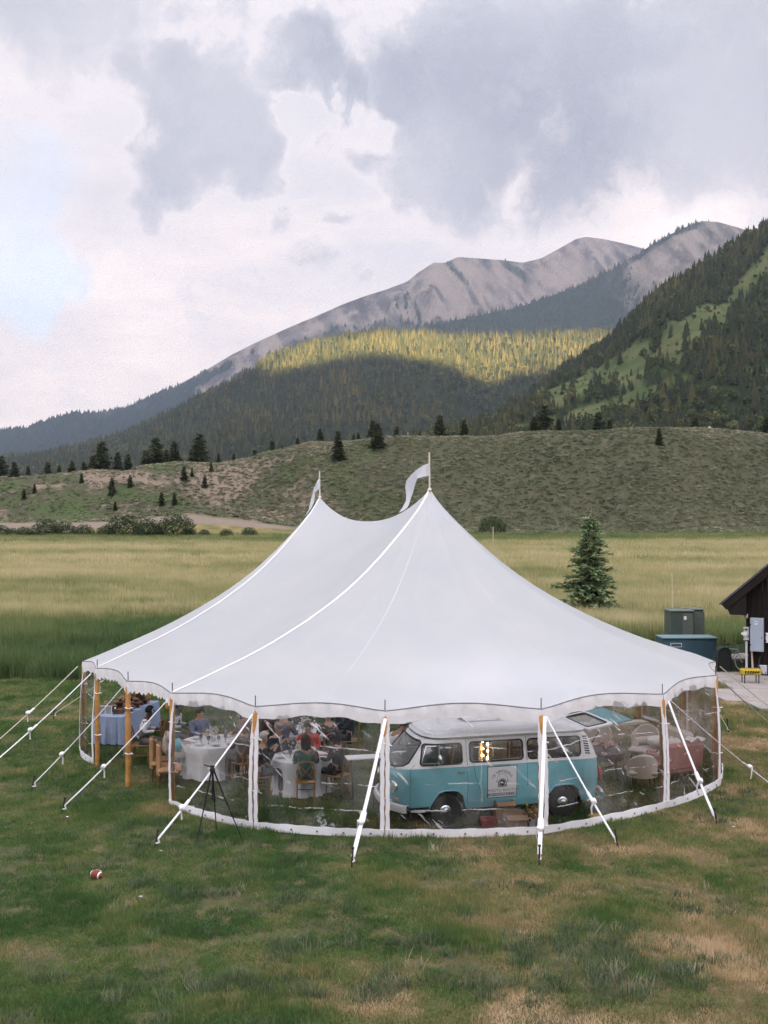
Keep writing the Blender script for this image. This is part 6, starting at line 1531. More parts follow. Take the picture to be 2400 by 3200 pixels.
bc = mb.build('buffet_cloth', linen_b, loc=(-7.0, 26.2, 0), rot=(0, 0, math.radians(-10))); tag(bc, 'pale blue cloth hanging to the grass from the buffet table', 'tablecloth')
RZ = Matrix.Rotation(math.radians(-10), 4, 'Z')
def onb(x, y, z=.75): v = RZ @ Vector((x, y, 0)); return (-7.0+v.x, 26.2+v.y, z)
loafm = mat('crust', (.26, .15, .09), .8, bump=.6, bscale=18, var=.35, vscale=10); slabm = mat('bark_slab', (.13, .085, .06), .85, bump=.6, bscale=14, var=.3)
rr = random.Random(9); lay = [(.10, -.75, 0, 'crate'), (-.22, -.62, 0, 'slab'), (.20, -.35, 0, 'slab'), (-.15, -.15, 0, 'slab'), (.18, .15, 0, 'slab'), (-.12, .42, 0, 'slab'), (.15, .70, 0, 'slab')]
wordsl = ['next to the white frame', 'behind the small crate', 'at the front middle', 'in the middle of the buffet', 'past the middle pole', 'toward the far end', 'at the far end']
for i, (x, y, z, kd) in enumerate(lay):
    if kd == 'crate':
        o = empty('snack_crate', onb(x, y), .2, 'small wooden crate of snacks at the near end of the buffet', 'crate')
        for sx, sy, dx, dy in ((1, 0, .012, .20), (-1, 0, .012, .20), (0, 1, .26, .012), (0, -1, .26, .012)): mb = MB(); mb.box((sx*.13, sy*.10, .06), (dx, dy, .11)); mb.build('slat', slabm, o)
        mb = MB(); [mb.ball((rr.uniform(-.1, .1), rr.uniform(-.07, .07), .08+rr.uniform(0, .04)), .035, 8, 5, wob=.1) for _ in range(10)]; mb.build('snacks', loafm, o)
        continue
    h_ = [0, .14, .06, .18, .12, .22, .10][i]
    o = empty('serving_board', onb(x, y), rr.uniform(-.5, .5), 'rough wooden board of bread and sliced meats '+wordsl[i], 'serving board', 'boards of food on the buffet')
    mb = MB(); mb.lathe([(.0, .0), (.17, 0), (.19, .015), (.18, .04), (0, .04)], 14, (0, 0, h_), wob=lambda t_, i_, z_: 1+.12*math.sin(3*t_+i)); mb.build('board', slabm, o)
    if h_ > .03: mb = MB(); mb.box((0, 0, h_/2), (.18, .16, h_)); mb.build('riser', dark_wd, o)
    for k in range(5): mb = MB(); mb.ball((rr.uniform(-.11, .11), rr.uniform(-.10, .10), h_+.075+.04*(k > 2)), .055, 9, 6, (1.3, .8, .75), Matrix.Rotation(rr.uniform(0, 3), 3, 'Z'), wob=.12); mb.build('bread', loafm, o)
for i, (x, y) in enumerate(((-.26, -1.0), (-.08, -.98))):
    o = empty('picture_frame', onb(x, y), -.3+.4*i, ('white framed menu card standing at the outer corner of the buffet', 'white framed menu card beside the small crate')[i], 'frame', 'framed menu cards')
    mb = MB(); 
    for c_, s_ in (((0, -.09, .12), (.02, .02, .24)), ((0, .09, .12), (.02, .02, .24)), ((0, 0, .23), (.02, .18, .02)), ((0, 0, .01), (.02, .18, .02))): mb.box(c_, s_, Matrix.Rotation(0, 3, 'Z'))
    mb.build('border', white_v, o); mb = MB(); mb.box((0, 0, .12), (.006, .16, .2)); mb.build('card', mat('card_grey', (.35, .38, .38), .5), o); o.rotation_euler[2] = PI/2+.3-.5*i
mb = MB(); mb.box((0, 0, .25), (.20, .20, .50)); mb.lathe([(.09, .5), (.10, .55), (.05, .70), (.04, .78)], 12); cg = mb.build('dark_dispenser', dark_wd, loc=onb(.12, .55)); tag(cg, 'tall dark wooden drinks dispenser behind the open-side pole', 'dispenser')
mb = MB(); [mb.tube([(.07*math.cos(a_), .07*math.sin(a_), .30), (.0, 0, 0)], .012, 5) for a_ in (0, 2, 4)]; mb.lathe([(.13, .30), (.15, .34), (.14, .42), (.10, .44)], 14); tg_ = mb.build('iron_pot', mat('iron', (.03, .03, .032), .5), loc=onb(-.1, .95, .75)); tag(tg_, 'black iron pot on three legs at the far end of the buffet', 'pot')

# lounge beyond the van
tub_chair((5.62, 21.0, 0), math.radians(88), 'beige armchair with its back to the clear wall, left of the corner pole', beige, 'armchair', 'beige lounge armchairs', .62, .80)
tub_chair((5.30, 23.3, 0), math.radians(-70), 'beige armchair directly behind the dark round table', beige, 'armchair', 'beige lounge armchairs', .60, .98)
tub_chair((6.25, 23.0, 0), math.radians(-120), 'beige armchair farthest back, between table and sofa', beige, 'armchair', 'beige lounge armchairs', .66, .92)
ct = empty('coffee_table', (5.02, 21.75, 0), 0, 'dark round wooden table with a flower arrangement behind the van', 'table')
mb = MB(); mb.lathe([(0, .60), (.46, .60), (.48, .62), (.48, .645), (.46, .66), (0, .66)], 32); mb.build('table_top', dark_wd, ct)
mb = MB(); mb.lathe([(.42, .48), (.44, .60)], 32); mb.build('apron', dark_wd, ct)
for k in range(4): a_ = .6+k*PI/2; mb = MB(); mb.tube([(.34*math.cos(a_), .34*math.sin(a_), .60), (.30*math.cos(a_), .30*math.sin(a_), .3), (.38*math.cos(a_), .38*math.sin(a_), 0)], [.03, .022, .022], 7); mb.build('leg', dark_wd, ct)
mb = MB(); mb.tube([(.3*math.cos(.6), .3*math.sin(.6), .25), (-.3*math.cos(.6), -.3*math.sin(.6), .25)], .018, 6); mb.build('stretcher', dark_wd, ct)
fa = empty('flower_arrangement', (5.05, 21.7, .66), 0, 'dried flowers in a low bowl on the dark round table', 'flowers'); mb = MB(); mb.lathe([(.07, 0), (.12, .05), (.13, .09)], 14); mb.build('bowl', slabm, fa)
mb = MB(); [mb.ball((rr.gauss(0, .10), rr.gauss(0, .08), .13+rr.gauss(0, .03)), rr.uniform(.015, .035), 6, 4) for _ in range(70)]; f_ = mb.build('blossoms', mat('dried_flowers', (.48, .30, .22), .85, var=.5, vscale=14), fa); f_['kind'] = 'stuff'
sf = empty('rose_sofa', (6.55, 21.6, 0), math.radians(112), 'rose velvet sofa with wooden arms at the right corner of the tent', 'sofa')
mb = MB(); mb.box((0, 0, .33), (.62, .95, .22), bev=.06); mb.build('seat', rose, sf)
mb = MB(); mb.box((-.30, 0, .62), (.16, .98, .62), Matrix.Rotation(-.14, 3, 'Y'), bev=.06); mb.build('backrest', rose, sf)
for s_ in (1, -1):
    mb = MB(); mb.box((0, s_*.50, .50), (.56, .10, .30), bev=.04); mb.tube([(-.30, s_*.55, .95), (-.05, s_*.56, .70), (.28, s_*.55, .66), (.32, s_*.54, .10)], .022, 7); mb.build('armrest', rose, sf)
    for x in (.25, -.28): mb = MB(); mb.tube([(x, s_*.42, .25), (x*1.1, s_*.45, 0)], .022, 7); mb.build('leg', dark_wd, sf)
mb = MB(); rows = [[Vector((-.42+.10*math.sin(j*.5)+(.16*j if j < 2 else .2), -.05-.45*i/10, .97-.04*math.sin(i)-(0 if j < 3 else (j-3)*.09))) for j in range(8)] for i in range(11)]; mb.grid(rows); th = mb.build('throw', fluff, loc=(6.55, 21.6, 0), rot=(0, 0, math.radians(112))); tag(th, 'fluffy cream throw spread over the rose sofa', 'throw')
sf2 = empty('beige_loveseat', (6.55, 22.6, 0), math.radians(-160), 'cushioned beige loveseat with rounded arms between the sofa and round table', 'sofa')
mb = MB(); mb.box((0, 0, .34), (.70, 1.2, .22), bev=.07); mb.build('seat', beige, sf2); mb = MB(); mb.box((-.34, 0, .66), (.18, 1.25, .60), Matrix.Rotation(-.12, 3, 'Y'), bev=.08); mb.build('backrest', beige, sf2)
for s_ in (1, -1): mb = MB(); mb.tube([(-.30, s_*.62, .55), (.30, s_*.62, .55), (.34, s_*.62, .30)], .10, 10); mb.build('armrest', beige, sf2)
for i, (x, y, z, r_) in enumerate(((6.45, 22.75, .62, .22), (6.75, 22.3, .66, .22))):
    mb = MB(); mb.ball((x, y, z), r_, 12, 8, (1, 1, .62), wob=.06); c_ = mb.build('cushion', fluff); tag(c_, ('cream cushion lying on the beige loveseat, left one', 'cream cushion lying on the beige loveseat, right one')[i], 'cushion', 'cream lounge cushions')
bn = empty('bench', (5.9, 24.9, 0), math.radians(12), 'long pale wooden bench behind the lounge chairs', 'bench'); mb = MB(); mb.box((0, 0, .60), (1.9, .35, .06)); mb.build('seat', mat('pale_wood', (.50, .42, .35), .7), bn)
for s_ in (1, -1): mb = MB(); mb.box((s_*.75, 0, .29), (.06, .30, .57)); mb.build('leg', mat('pale_wood', (.50, .42, .35), .7), bn)

# clutter at the van's side
def carton(loc, sz, rz, label, flaps=True):
    o = empty('cardboard_box', loc, rz, label, 'box', 'cardboard boxes beside the van'); x, y, z = sz; th = .008
    for c_, s_ in (((0, y/2, z/2), (x, th, z)), ((0, -y/2, z/2), (x, th, z)), ((x/2, 0, z/2), (th, y-th*2, z)), ((-x/2, 0, z/2), (th, y-th*2, z))): mb = MB(); mb.box(c_, s_); mb.build('side_panel', cardm, o)
    mb = MB(); mb.box((0, 0, .01), (x-.02, y-.02, .01)); mb.build('bottom', cardm, o)
    if flaps:
        for sy in (1, -1): mb = MB(); R = Matrix.Rotation(sy*-.5, 3, 'X'); mb.box(Vector((0, sy*y/2, z))+R @ Vector((0, sy*y*.22, 0)), (x, y*.44, .006), R); mb.build('flap', cardm, o)
    mb = MB(); mb.box((0, -y/2-.006, z*.5), (.05, .002, z)); mb.build('tape', mat('tape', (.50, .36, .22), .4), o)
carton((2.48, 18.17, 0), (.40, .30, .30), .10, 'nearer cardboard box with open flaps below the sign on the van')
carton((2.30, 18.46, 0), (.36, .26, .46), .18, 'taller cardboard box tucked against the van sill')
mb = MB(); mb.box((0, 0, .10), (.34, .24, .20), bev=.02); rb = mb.build('red_crate', mat('dull_red', (.22, .04, .035), .6, bump=.3, bscale=20), loc=(1.98, 18.2, 0), rot=(0, 0, .1)); tag(rb, 'dull red crate on the grass left of the cardboard boxes', 'crate')
mb = MB(); mb.box((0, 0, .02), (1.1, .35, .03)); mb.tube([(-.5, -.1, .05), (.1, .05, .06), (.5, -.08, .05)], .012, 6); rb = mb.build('folded_stand', mat('iron', (.03, .03, .032), .5), loc=(1.55, 18.15, 0), rot=(0, 0, .1)); tag(rb, 'black folded equipment stand lying under the van door', 'equipment')
o = empty('flower_bundle', (2.80, 18.12, 0), 0, 'bundle of red and yellow flowers right of the cardboard boxes', 'flowers')
mb = MB(); mb.lathe([(.06, 0), (.07, .12), (.09, .2)], 12); mb.build('wrap', white_v, o)
for nm_, c_, sd_ in (('red_blooms', (.55, .06, .08), 1), ('yellow_blooms', (.60, .52, .06), 2), ('leaves', (.07, .16, .03), 3)):
    mb = MB(); r2 = random.Random(sd_); [mb.ball((r2.gauss(0, .05), r2.gauss(0, .05), .18+r2.uniform(0, .26)), .025, 6, 4) for _ in range(18)]; q_ = mb.build(nm_, mat(nm_, c_, .7), o); q_['kind'] = 'stuff'
mb = MB(); mb.ball((0, 0, .06), .09, 10, 6, (1.5, 1, .6), wob=.12); yb = mb.build('yellow_cloth', mat('yellow_cloth', (.62, .36, .02), .8), loc=(4.12, 18.75, 0)); tag(yb, 'crumpled yellow cloth on the grass behind the rear wheel of the van', 'cloth')
# person bending at the front of the van and the white board there
person((.02, 19.85, 0), 25, 'man in a white top and black trousers leaning over beside the van nose', ps='lean', skin=skin_t, top=(.62, .60, .62), bot=(.03, .03, .045), hairc=(.05, .03, .025))
o = empty('high_table', (-.42, 19.55, 0), 0, 'small high table with a white top left of the van nose', 'table'); mb = MB(); R = Matrix.Rotation(.22, 3, 'Z'); mb.box((0, 0, 1.02), (.72, .34, .03), R, bev=.01); mb.build('table_top', mat('board_white', (.78, .77, .78), .5), o)
for sx in (1, -1):
    mb = MB(); mb.tube([(sx*.25, .08, 1.0), (sx*.20, -.05, 0)], .014, 6); mb.build('leg', mat('iron', (.03, .03, .032), .5), o)
    mb = MB(); mb.tube([(sx*.25, -.08, 1.0), (sx*.20, .15, 0)], .014, 6); mb.build('leg', mat('iron', (.03, .03, .032), .5), o)
# string of lamps under the canopy edge
sl_ = empty('string_lights', (-1.5, 20.0, 0), 0, 'string of small warm bulbs hung inside under the front eave', 'lights')
mb = MB(); pts = [(-3.2+.28*k+1.5, 20.3-.05*k-20.0, 2.30-.04*math.sin(k*.9)) for k in range(16)]; mb.tube(pts, .006, 5); mb.build('cable', rubber, sl_)
for k in range(0, 16, 2): mb = MB(); mb.ball(Vector(pts[k])+Vector((0, 0, -.05)), .028, 8, 6); mb.build('bulb', mat('small_bulb', (1, .95, .85), .4, emis=((1.0, .80, .55), 3.0)), sl_)

# ------------------------------------------------------------------ outside: tripod, football, litter
tr_ = empty('tripod', (-3.12, 17.45, 0), 0, 'black tripod standing in front of the clear wall on the left', 'tripod')
mb = MB(); mb.lathe([(.03, 1.24), (.05, 1.27), (.05, 1.31), (.03, 1.34)], 14); mb.box((0, 0, 1.36), (.09, .05, .03), bev=.008); mb.tube([(.0, 0, 1.34), (-.15, -.04, 1.40)], .010, 6); mb.build('head', rubber, tr_)
mb = MB(); mb.tube([(0, 0, 1.25), (0, 0, .75)], .012, 7); mb.build('centre_column', rubber, tr_)
for fx, fy in ((-.26, -.17), (.55, .02), (.0, .45)):
    mb = MB(); mb.tube([(fx*.06, fy*.06, 1.27), (fx*.45, fy*.45, .72), (fx*.50, fy*.50, .66), (fx, fy, .0)], [.017, .017, .012, .010], 7); mb.tube([(fx*.46, fy*.46, .72), (fx*.50, fy*.50, .66)], .022, 8); mb.build('leg', rubber, tr_)
mb = MB()
for fx, fy in ((-.26, -.17), (.55, .02), (.0, .45)): mb.tube([(0, 0, .80), (fx*.45, fy*.45, .72)], .006, 5)
mb.build('spreader', rubber, tr_)
fx_, fy_ = gp(301, 2745); zg = float(ground_z(fx_, fy_))
fb = empty('football', (fx_, fy_, zg+.075), 0, 'brown and white american football lying alone on the lawn', 'ball', rot=(0, .10, -.42), scale=.88)
leath = mat('leather', (.20, .045, .03), .5, bump=.5, bscale=300); wstr = mat('ball_white', (.80, .78, .80), .5)
L_ = .145; prof_ = [(.088*(math.cos(u*PI/2))**.75, u*L_) for u in np.linspace(-1, 1, 25)]; RB = Matrix.Rotation(PI/2, 3, 'Y')
mb = MB(); mb.lathe([(max(0, r), z) for r, z in prof_], 24, R=RB); mb.build('leather_shell', leath, fb)
for s_ in (1, -1): mb = MB(); mb.lathe([(.0885*(math.cos(u*PI/2))**.75+.0012, s_*u*L_) for u in np.linspace(.50, .66, 6)], 24, R=RB); mb.f = mb.f[:-2]; mb.build('stripe', wstr, fb)
RX = Matrix.Rotation(-.9, 3, 'X'); mb = MB(); mb.tube([RX @ Vector((x, 0, .0885*(math.cos(x/L_*PI/2))**.75+.003)) for x in np.linspace(-.055, .055, 9)], .006, 6)
for x in np.linspace(-.05, .05, 7): mb.tube([RX @ Vector((x, -.018, .087)), RX @ Vector((x, .018, .087))], .004, 5)
mb.build('lace', wstr, fb)
mb = MB(); mb.box((0, 0, .06), (.05, .11, .002), Matrix.Rotation(0, 3, 'X')); 
litter = [(204, 2561, 'small scrap of white paper by the left guy stake'), (497, 2666, 'tiny white scrap beside the guy stake under the tripod'), (95, 2577, 'tiny red and white wrapper on the lawn at the left edge'), (433, 2809, 'pale grey scrap lying right of the football'), (2290, 2590, 'scrap of white plastic on the lawn at the right')]
for i, (px, py, lb) in enumerate(litter):
    x, y = gp(px, py); r3 = random.Random(i); mb = MB(); mb.grid([[Vector((a_*.018+r3.uniform(-.006, .006), b_*.016+r3.uniform(-.006, .006), .03+r3.uniform(0, .012))) for b_ in range(4)] for a_ in range(4)])
    o = mb.build('paper_scrap', (wstr if i < 2 else mat('grey_scrap', (.35, .36, .38), .6)) if i != 2 else mat('wrapper', (.55, .12, .10), .5), loc=(x, y, float(ground_z(x, y)))); tag(o, lb, 'litter', 'litter on the lawn')

# ------------------------------------------------------------------ dark cabin and services on the right
CA = math.radians(-26)
HB = empty('dark_cabin', (13.80, 36.6, 0), CA, 'small dark brown timber building with a steep grey roof at the right edge', 'building')
cab_m = mat('dark_stain', (.012, .007, .006), .7, bump=.4, bscale=10, var=.3, vscale=3); roof_g = mat('grey_roof', (.10, .105, .12), .7, bump=.5, bscale=30, var=.15)
WX0, WX1, RZ0 = 0.0, 7.0, 2.54; OH = .65; sl1 = .90
mb = MB(); n = 36
pw = (WX1-WX0)/n
for k in range(n):
    x0, x1 = WX0+k*pw, WX0+(k+1)*pw; za = RZ0+sl1*(min(x0, 7-x0)+OH)-.28; zb = RZ0+sl1*(min(x1, 7-x1)+OH)-.28; m2_ = MB(); dy_ = .0+.012*(k % 2); g_ = .006
    m2_.add([(x0+g_, -dy_, 0), (x1-g_, -dy_, 0), (x1-g_, -dy_, zb+.3), (x0+g_, -dy_, za+.3), (x0+g_, .12, 0), (x1-g_, .12, 0), (x1-g_, .12, zb+.3), (x0+g_, .12, za+.3)], [(0, 1, 2, 3), (7, 6, 5, 4), (0, 3, 7, 4), (1, 5, 6, 2)])
    m2_.build('wall_board', cab_m, HB, smooth=False)
mb = MB(); mb.box((3.5, 2.6, 1.45), (6.94, 5.0, 2.9)); mb.build('wall_core', cab_m, HB)
for sgn in (1, -1):
    mb = MB(); ex = -1.62*sgn
    p0 = Vector((-OH, 0, RZ0-.02)); p1 = Vector((3.52, 0, RZ0+sl1*(3.52+OH)-.02)); d = (p1-p0).normalized(); nn = Vector((-d.z, 0, d.x)); y0, y1 = -.50, 5.6; vs = []
    for y in (y0, y1):
        for a_ in (p0, p1):
            for o_ in (0, .28): v = a_+nn*o_+Vector((0, y, 0)); v = Vector((v.x if sgn == 1 else 7.0-v.x, v.y, v.z)); vs.append(v)
    fs = [(0, 1, 3, 2), (4, 6, 7, 5), (0, 4, 5, 1), (2, 3, 7, 6), (0, 2, 6, 4), (1, 5, 7, 3)]; mb.add(vs, fs); mb.build('roof_slope', cab_m, HB, smooth=False)
    mb = MB(); vs2 = []
    for y in (y0-.04, y1+.04):
        for a_ in (p0-d*.06, p1):
            for o_ in (.284, .35): v = a_+nn*o_+Vector((0, y, 0)); v = Vector((v.x if sgn == 1 else 7.0-v.x, v.y, v.z)); vs2.append(v)
    mb.add(vs2, fs); mb.build('roof_covering', roof_g, HB, smooth=False)
mb = MB(); zz_ = RZ0-.20; mb.add([(-OH+.12, -.46, zz_), (.05, -.46, zz_), (.05, -.46, RZ0+sl1*OH), (-OH+.03, -.46, RZ0+.02), (-OH+.12, 5.5, zz_), (.05, 5.5, zz_), (.05, 5.5, RZ0+sl1*OH), (-OH+.03, 5.5, RZ0+.02)], [(0, 1, 2, 3), (7, 6, 5, 4), (0, 4, 5, 1), (0, 3, 7, 4), (1, 5, 6, 2)]); mb.build('soffit', cab_m, HB, smooth=False)
slab_m = mat('concrete', (.29, .265, .255), .9, bump=.3, bscale=20, var=.12, vscale=1.2)
# concrete slab in cast sections
sections = []
sl0 = empty('concrete_slab', (0, 0, 0)); tag(sl0, 'pale concrete slab with joints in front of the dark cabin', 'slab')
for i, (xa, xb, ya, yb) in enumerate(((12.1, 14.4, 33.2, 36.9), (14.42, 18.5, 33.2, 36.4), (11.0, 14.4, 30.9, 33.18), (14.42, 18.5, 30.9, 33.18), (11.6, 18.5, 29.6, 30.88))):
    mb = MB(); mb.box(((xa+xb)/2, (ya+yb)/2, .03), (xb-xa-.02, yb-ya-.02, .12), bev=.012); mb.build('slab_section', slab_m, sl0)
mb = MB(); 
for i in range(4): mb.box((13.3+i*.0+i*1.6, 41.2+.3*i, .02), (1.56, 1.5, .10), bev=.01)
pw_ = mb.build('rear_path', slab_m); tag(pw_, 'short pale concrete path behind the dark cabin', kind='structure')
elec = mat('electrical_grey', (.36, .42, .50), .45, spec=.4, var=.04); elec_l = mat('electrical_light', (.55, .56, .58), .45)
TA = math.tan(-CA)
def wb(px, py, off=.0):
    a_ = (px-1200)/F; D = (36.6-off+13.80*TA)/(1+a_*TA); return Vector((a_*D, D, H-(py-YH)*D/F))
def cabinet(px0, py0, px1, py1, depth, label, m=elec, name='electrical_cabinet'):
    a, b_ = wb(px0, py0, .15), wb(px1, py1, .15); c_ = (a+b_)/2; c2_ = wb((px0+px1)/2, py0, .03); o = empty(name, (c2_.x, c2_.y, 0), CA, label, 'electrical box'); w_, h_ = (Vector((a.x, a.y))-Vector((b_.x, b_.y))).length, abs(a.z-b_.z); zc = c_.z
    mb = MB(); mb.box((0, -depth/2, zc), (w_, depth, h_), bev=.01); mb.build('housing', m, o)
    mb = MB(); mb.box((-w_*.0, -depth-.008, zc), (w_*.93, .012, h_*.96), bev=.005); dr = mb.build('door', m, o)
    mb = MB(); [mb.box((-w_*.46, -depth-.02, zc+k*h_*.3), (.03, .02, .06)) for k in (-1, 1)]; mb.box((w_*.38, -depth-.02, zc-.1), (.02, .02, .08)); link('hinge', mb.mesh('hinge', steel), dr)
    return o, dr, (w_, depth, h_, zc)
o, dr, (w_, dp, h_, zc) = cabinet(2346, 1930, 2388, 2036, .28, 'large blue grey electrical cabinet on the cabin wall')
mb = MB(); mb.box((-.02, -dp-.017, zc+h_*.36), (.10, .003, .13)); link('notice', mb.mesh('notice', wstr), dr); mb = MB(); mb.box((-.02, -dp-.0195, zc+h_*.37), (.06, .003, .04)); link('notice_print', mb.mesh('notice_print', steel), dr)
o, dr, (w_, dp, h_, zc) = cabinet(2324, 1959, 2342, 2001, .16, 'small light grey meter box left of the large cabinet', elec_l, 'meter_box')
mb = MB(); mb.lathe([(.075, 0), (.08, .02), (.07, .07), (0, .085)], 18, (-.04, -dp-.01, zc-.02), Matrix.Rotation(PI/2, 3, 'X')); mb.lathe([(.045, 0), (.045, .05), (0, .055)], 12, (-.14, -dp+.02, zc), Matrix.Rotation(PI/2, 3, 'X')); mb.build('meter_dial', mat('china', (.78, .77, .75), .25), o); mb = MB(); mb.box((.0, -dp-.016, zc+.16), (.10, .003, .07)); mb.build('meter_label', steel, o)
cabinet(2393, 1978, 2420, 2010, .14, 'white electrical box cut off by the right edge', mat('board_white', (.78, .77, .78), .5), 'small_electrical_box')
cabinet(2370, 2078, 2398, 2106, .22, 'low grey utility box standing by the cabin wall', elec_l, 'low_utility_box')
q_ = wb(2332, 1926, .03); o = empty('wall_lamp', (q_.x, q_.y, 0), CA, 'small beige wall lamp at the top of the cabin corner', 'lamp'); mb = MB(); mb.lathe([(.05, 2.20), (.075, 2.22), (.075, 2.36), (.06, 2.38)], 14, (0, -.10, 0)); mb.build('lamp_shade', mat('lamp_beige', (.50, .44, .38), .6), o); mb = MB(); mb.box((0, -.03, 2.29), (.06, .08, .06)); mb.build('bracket', steel, o)
q_ = wb(2334, 2000, .03); o = empty('conduit_pipe', (q_.x, q_.y, 0), CA, 'pale vertical conduit running down from the meter box', 'pipe'); mb = MB(); mb.tube([(0, -.10, 1.32), (0, -.10, .0)], .045, 10); mb.build('pipe', mat('pvc', (.60, .58, .62), .5), o); mb = MB(); mb.tube([(0, -.10, .75), (0, -.10, .84)], .058, 10); mb.build('coupling', mat('pvc', (.60, .58, .62), .5), o)
mb = MB(); q_ = wb(2353, 2090, .3); mb.tube([(q_.x, q_.y, .05), (q_.x+.03, q_.y+.2, 1.05)], .035, 8); o = mb.build('wooden_post', mat('pale_wood', (.50, .42, .35), .7)); tag(o, 'short pale wooden stick leaning behind the yellow stand', 'post')
mb = MB(); q_ = wb(2385, 2040, .15); mb.tube([q_+Vector(v_) for v_ in ((0, 0, 0), (-.15, 0, -.25), (-.2, -.1, -.5), (-.1, -.2, -.8), (.2, -.4, -q_.z+.14))], .022, 6); o = mb.build('black_cable', rubber); tag(o, 'black cable hanging from the cabinet to the slab', 'cable')
# yellow stand on legs
o = empty('yellow_stand', (13.55, 34.4, .09), 0, 'yellow work stand on short black legs in front of the cabin', 'stand'); yel = mat('safety_yellow', (.50, .36, .03), .5, var=.1)
xa = (2316-1200)*34.4/F-13.55; xb = (2374-1200)*34.4/F-13.55; mb = MB(); mb.box(((xa+xb)/2, 0, .40), (xb-xa, .34, .20), bev=.03); mb.build('tray', yel, o); mb = MB(); mb.box(((xa+xb)/2, 0, .505), (xb-xa-.06, .26, .012)); mb.build('tray_inside', mat('tray_dark', (.30, .20, .03), .6), o)
mb = MB(); [mb.box((xa+.10+k*.09, -.176, .40), (.05, .006, .10), Matrix.Rotation(.2*k, 3, 'Y')) for k in range(6)]; mb.build('dark_marks', rubber, o)
for x in (xa+.08, xb-.08):
    for y in (-.13, .13): mb = MB(); mb.tube([(x, y, .32), (x, y, .0)], .02, 6); mb.build('leg', rubber, o)
# green utility cabinets, low teal container, bin, bicycle
grn = mat('utility_green', (.065, .090, .075), .55, var=.12, vscale=2); grn2 = mat('utility_green_light', (.115, .135, .115), .55, var=.1)
for i, (x, y, wx, wy, lab) in enumerate(((12.30, 41.2, .78, .95, 'left green utility cabinet with a white notice on its side'), (13.02, 41.9, .62, .9, 'right green utility cabinet half behind the other'))):
    o = empty('utility_cabinet', (x+.35, y, 0), math.radians(0), lab, 'utility cabinet', 'green utility cabinets'); R_ = Matrix.Rotation(0, 3, 'Z')
    mb = MB(); mb.box((0, 0, 1.08), (wx+.2, wy, 1.96), bev=.02); mb.build('housing', grn, o)
    mb = MB(); mb.box((0, 0, 2.09), (wx+.26, wy+.08, .06), bev=.02); mb.build('lid', grn2, o)
    mb = MB(); mb.box((.24, -wy/2-.008, 1.10), (.44, .012, 1.8)); mb.build('door', grn2, o)
    mb = MB(); mb.box((0, 0, .06), (wx+.4, wy+.2, .12)); mb.build('plinth', slab_m, o)
    if i == 0: mb = MB(); mb.box((.12, -wy/2-.017, 1.80), (.11, .004, .15)); mb.build('notice', wstr, o)
tealc = mat('container_teal', (.045, .095, .125), .6, var=.15, vscale=2); o = empty('low_container', (12.25, 38.9, 0), 0, 'low dark teal container partly hidden by the tent roof', 'container')
mb = MB(); mb.box((0, 0, .60), (2.15, .9, 1.16), bev=.02); mb.build('body', tealc, o); mb = MB(); mb.box((0, 0, 1.21), (2.22, 1.0, .07), bev=.02); mb.build('lid', mat('container_lid', (.13, .22, .24), .55), o); mb = MB(); mb.box((-.55, -.455, .93), (.45, .006, .16)); lb_ = mb.build('label_plate', mat('board_white', (.78, .77, .78), .5), o); mb = MB(); mb.box((-.55, -.459, .93), (.41, .004, .12)); link('label_face', mb.mesh('label_face', tealc), lb_)
o = empty('black_bin', (13.35, 37.9, 0), 0, 'rounded black wire bin between the container and the bicycle', 'bin'); mb = MB(); pts = [(-.22, 0), (-.22, .75), (-.17, .86), (-.05, .92), (.10, .92), (.20, .86), (.26, .74), (.27, 0)]
mb.grid([[Vector((x, -.22, z)), Vector((x, .22, z))] for x, z in pts]); mb.add([(x, -.22, z) for x, z in pts], [tuple(range(8))]); mb.add([(x, .22, z) for x, z in pts], [tuple(range(8))[::-1]]); mb.build('shell', mat('bin_black', (.035, .038, .036), .6, bump=.5, bscale=40), o)
mb = MB(); mb.tube([Vector((x, -.235, z)) for x, z in pts], .022, 6); mb.build('rim', rubber, o)
bk = empty('bicycle', (13.85, 38.3, 0), math.radians(-62), 'pale framed bicycle with white tyre parked beside the black bin', 'bicycle')
for wx in (-.50, .52):
    w_o = empty('wheel'); w_o.parent = bk; w_o.location = (wx, 0, .34)
    mb = MB(); mb.tube([(.325*math.cos(a_), 0, .325*math.sin(a_)) for a_ in np.linspace(0, 2*PI, 32, endpoint=False)], .022, 7, closed=True); link('tyre', mb.mesh('tyre', mat('tyre_white', (.62, .62, .60), .6)), w_o)
    mb = MB(); [mb.tube([(0, 0, 0), (.31*math.cos(a_), 0, .31*math.sin(a_))], .003, 4) for a_ in np.linspace(0, 2*PI, 16, endpoint=False)]; mb.tube([(0, -.04, 0), (0, .04, 0)], .02, 8); link('spokes', mb.mesh('spokes', chrome), w_o)
fm_ = mat('bike_frame', (.32, .40, .40), .4); mb = MB(); A_, B_, Cc, Dd = (-.50, 0, .34), (-.08, 0, .30), (-.20, 0, .78), (.36, 0, .82)
for p_, q_ in ((A_, B_), (A_, Cc), (B_, Cc), (B_, Dd), (Cc, Dd), (Dd, (.52, 0, .34)), (Cc, (-.24, 0, .92)), (Dd, (.33, 0, 1.02))): mb.tube([p_, q_], .016, 7)
mb.build('frame', fm_, bk); mb = MB(); mb.tube([(.25, -.26, 1.02), (.36, -.12, 1.05), (.36, .12, 1.05), (.25, .26, 1.02)], .013, 7); mb.build('handlebar', chrome, bk); mb = MB(); mb.box((-.25, 0, .95), (.26, .14, .05), bev=.02); mb.build('saddle', rubber, bk)
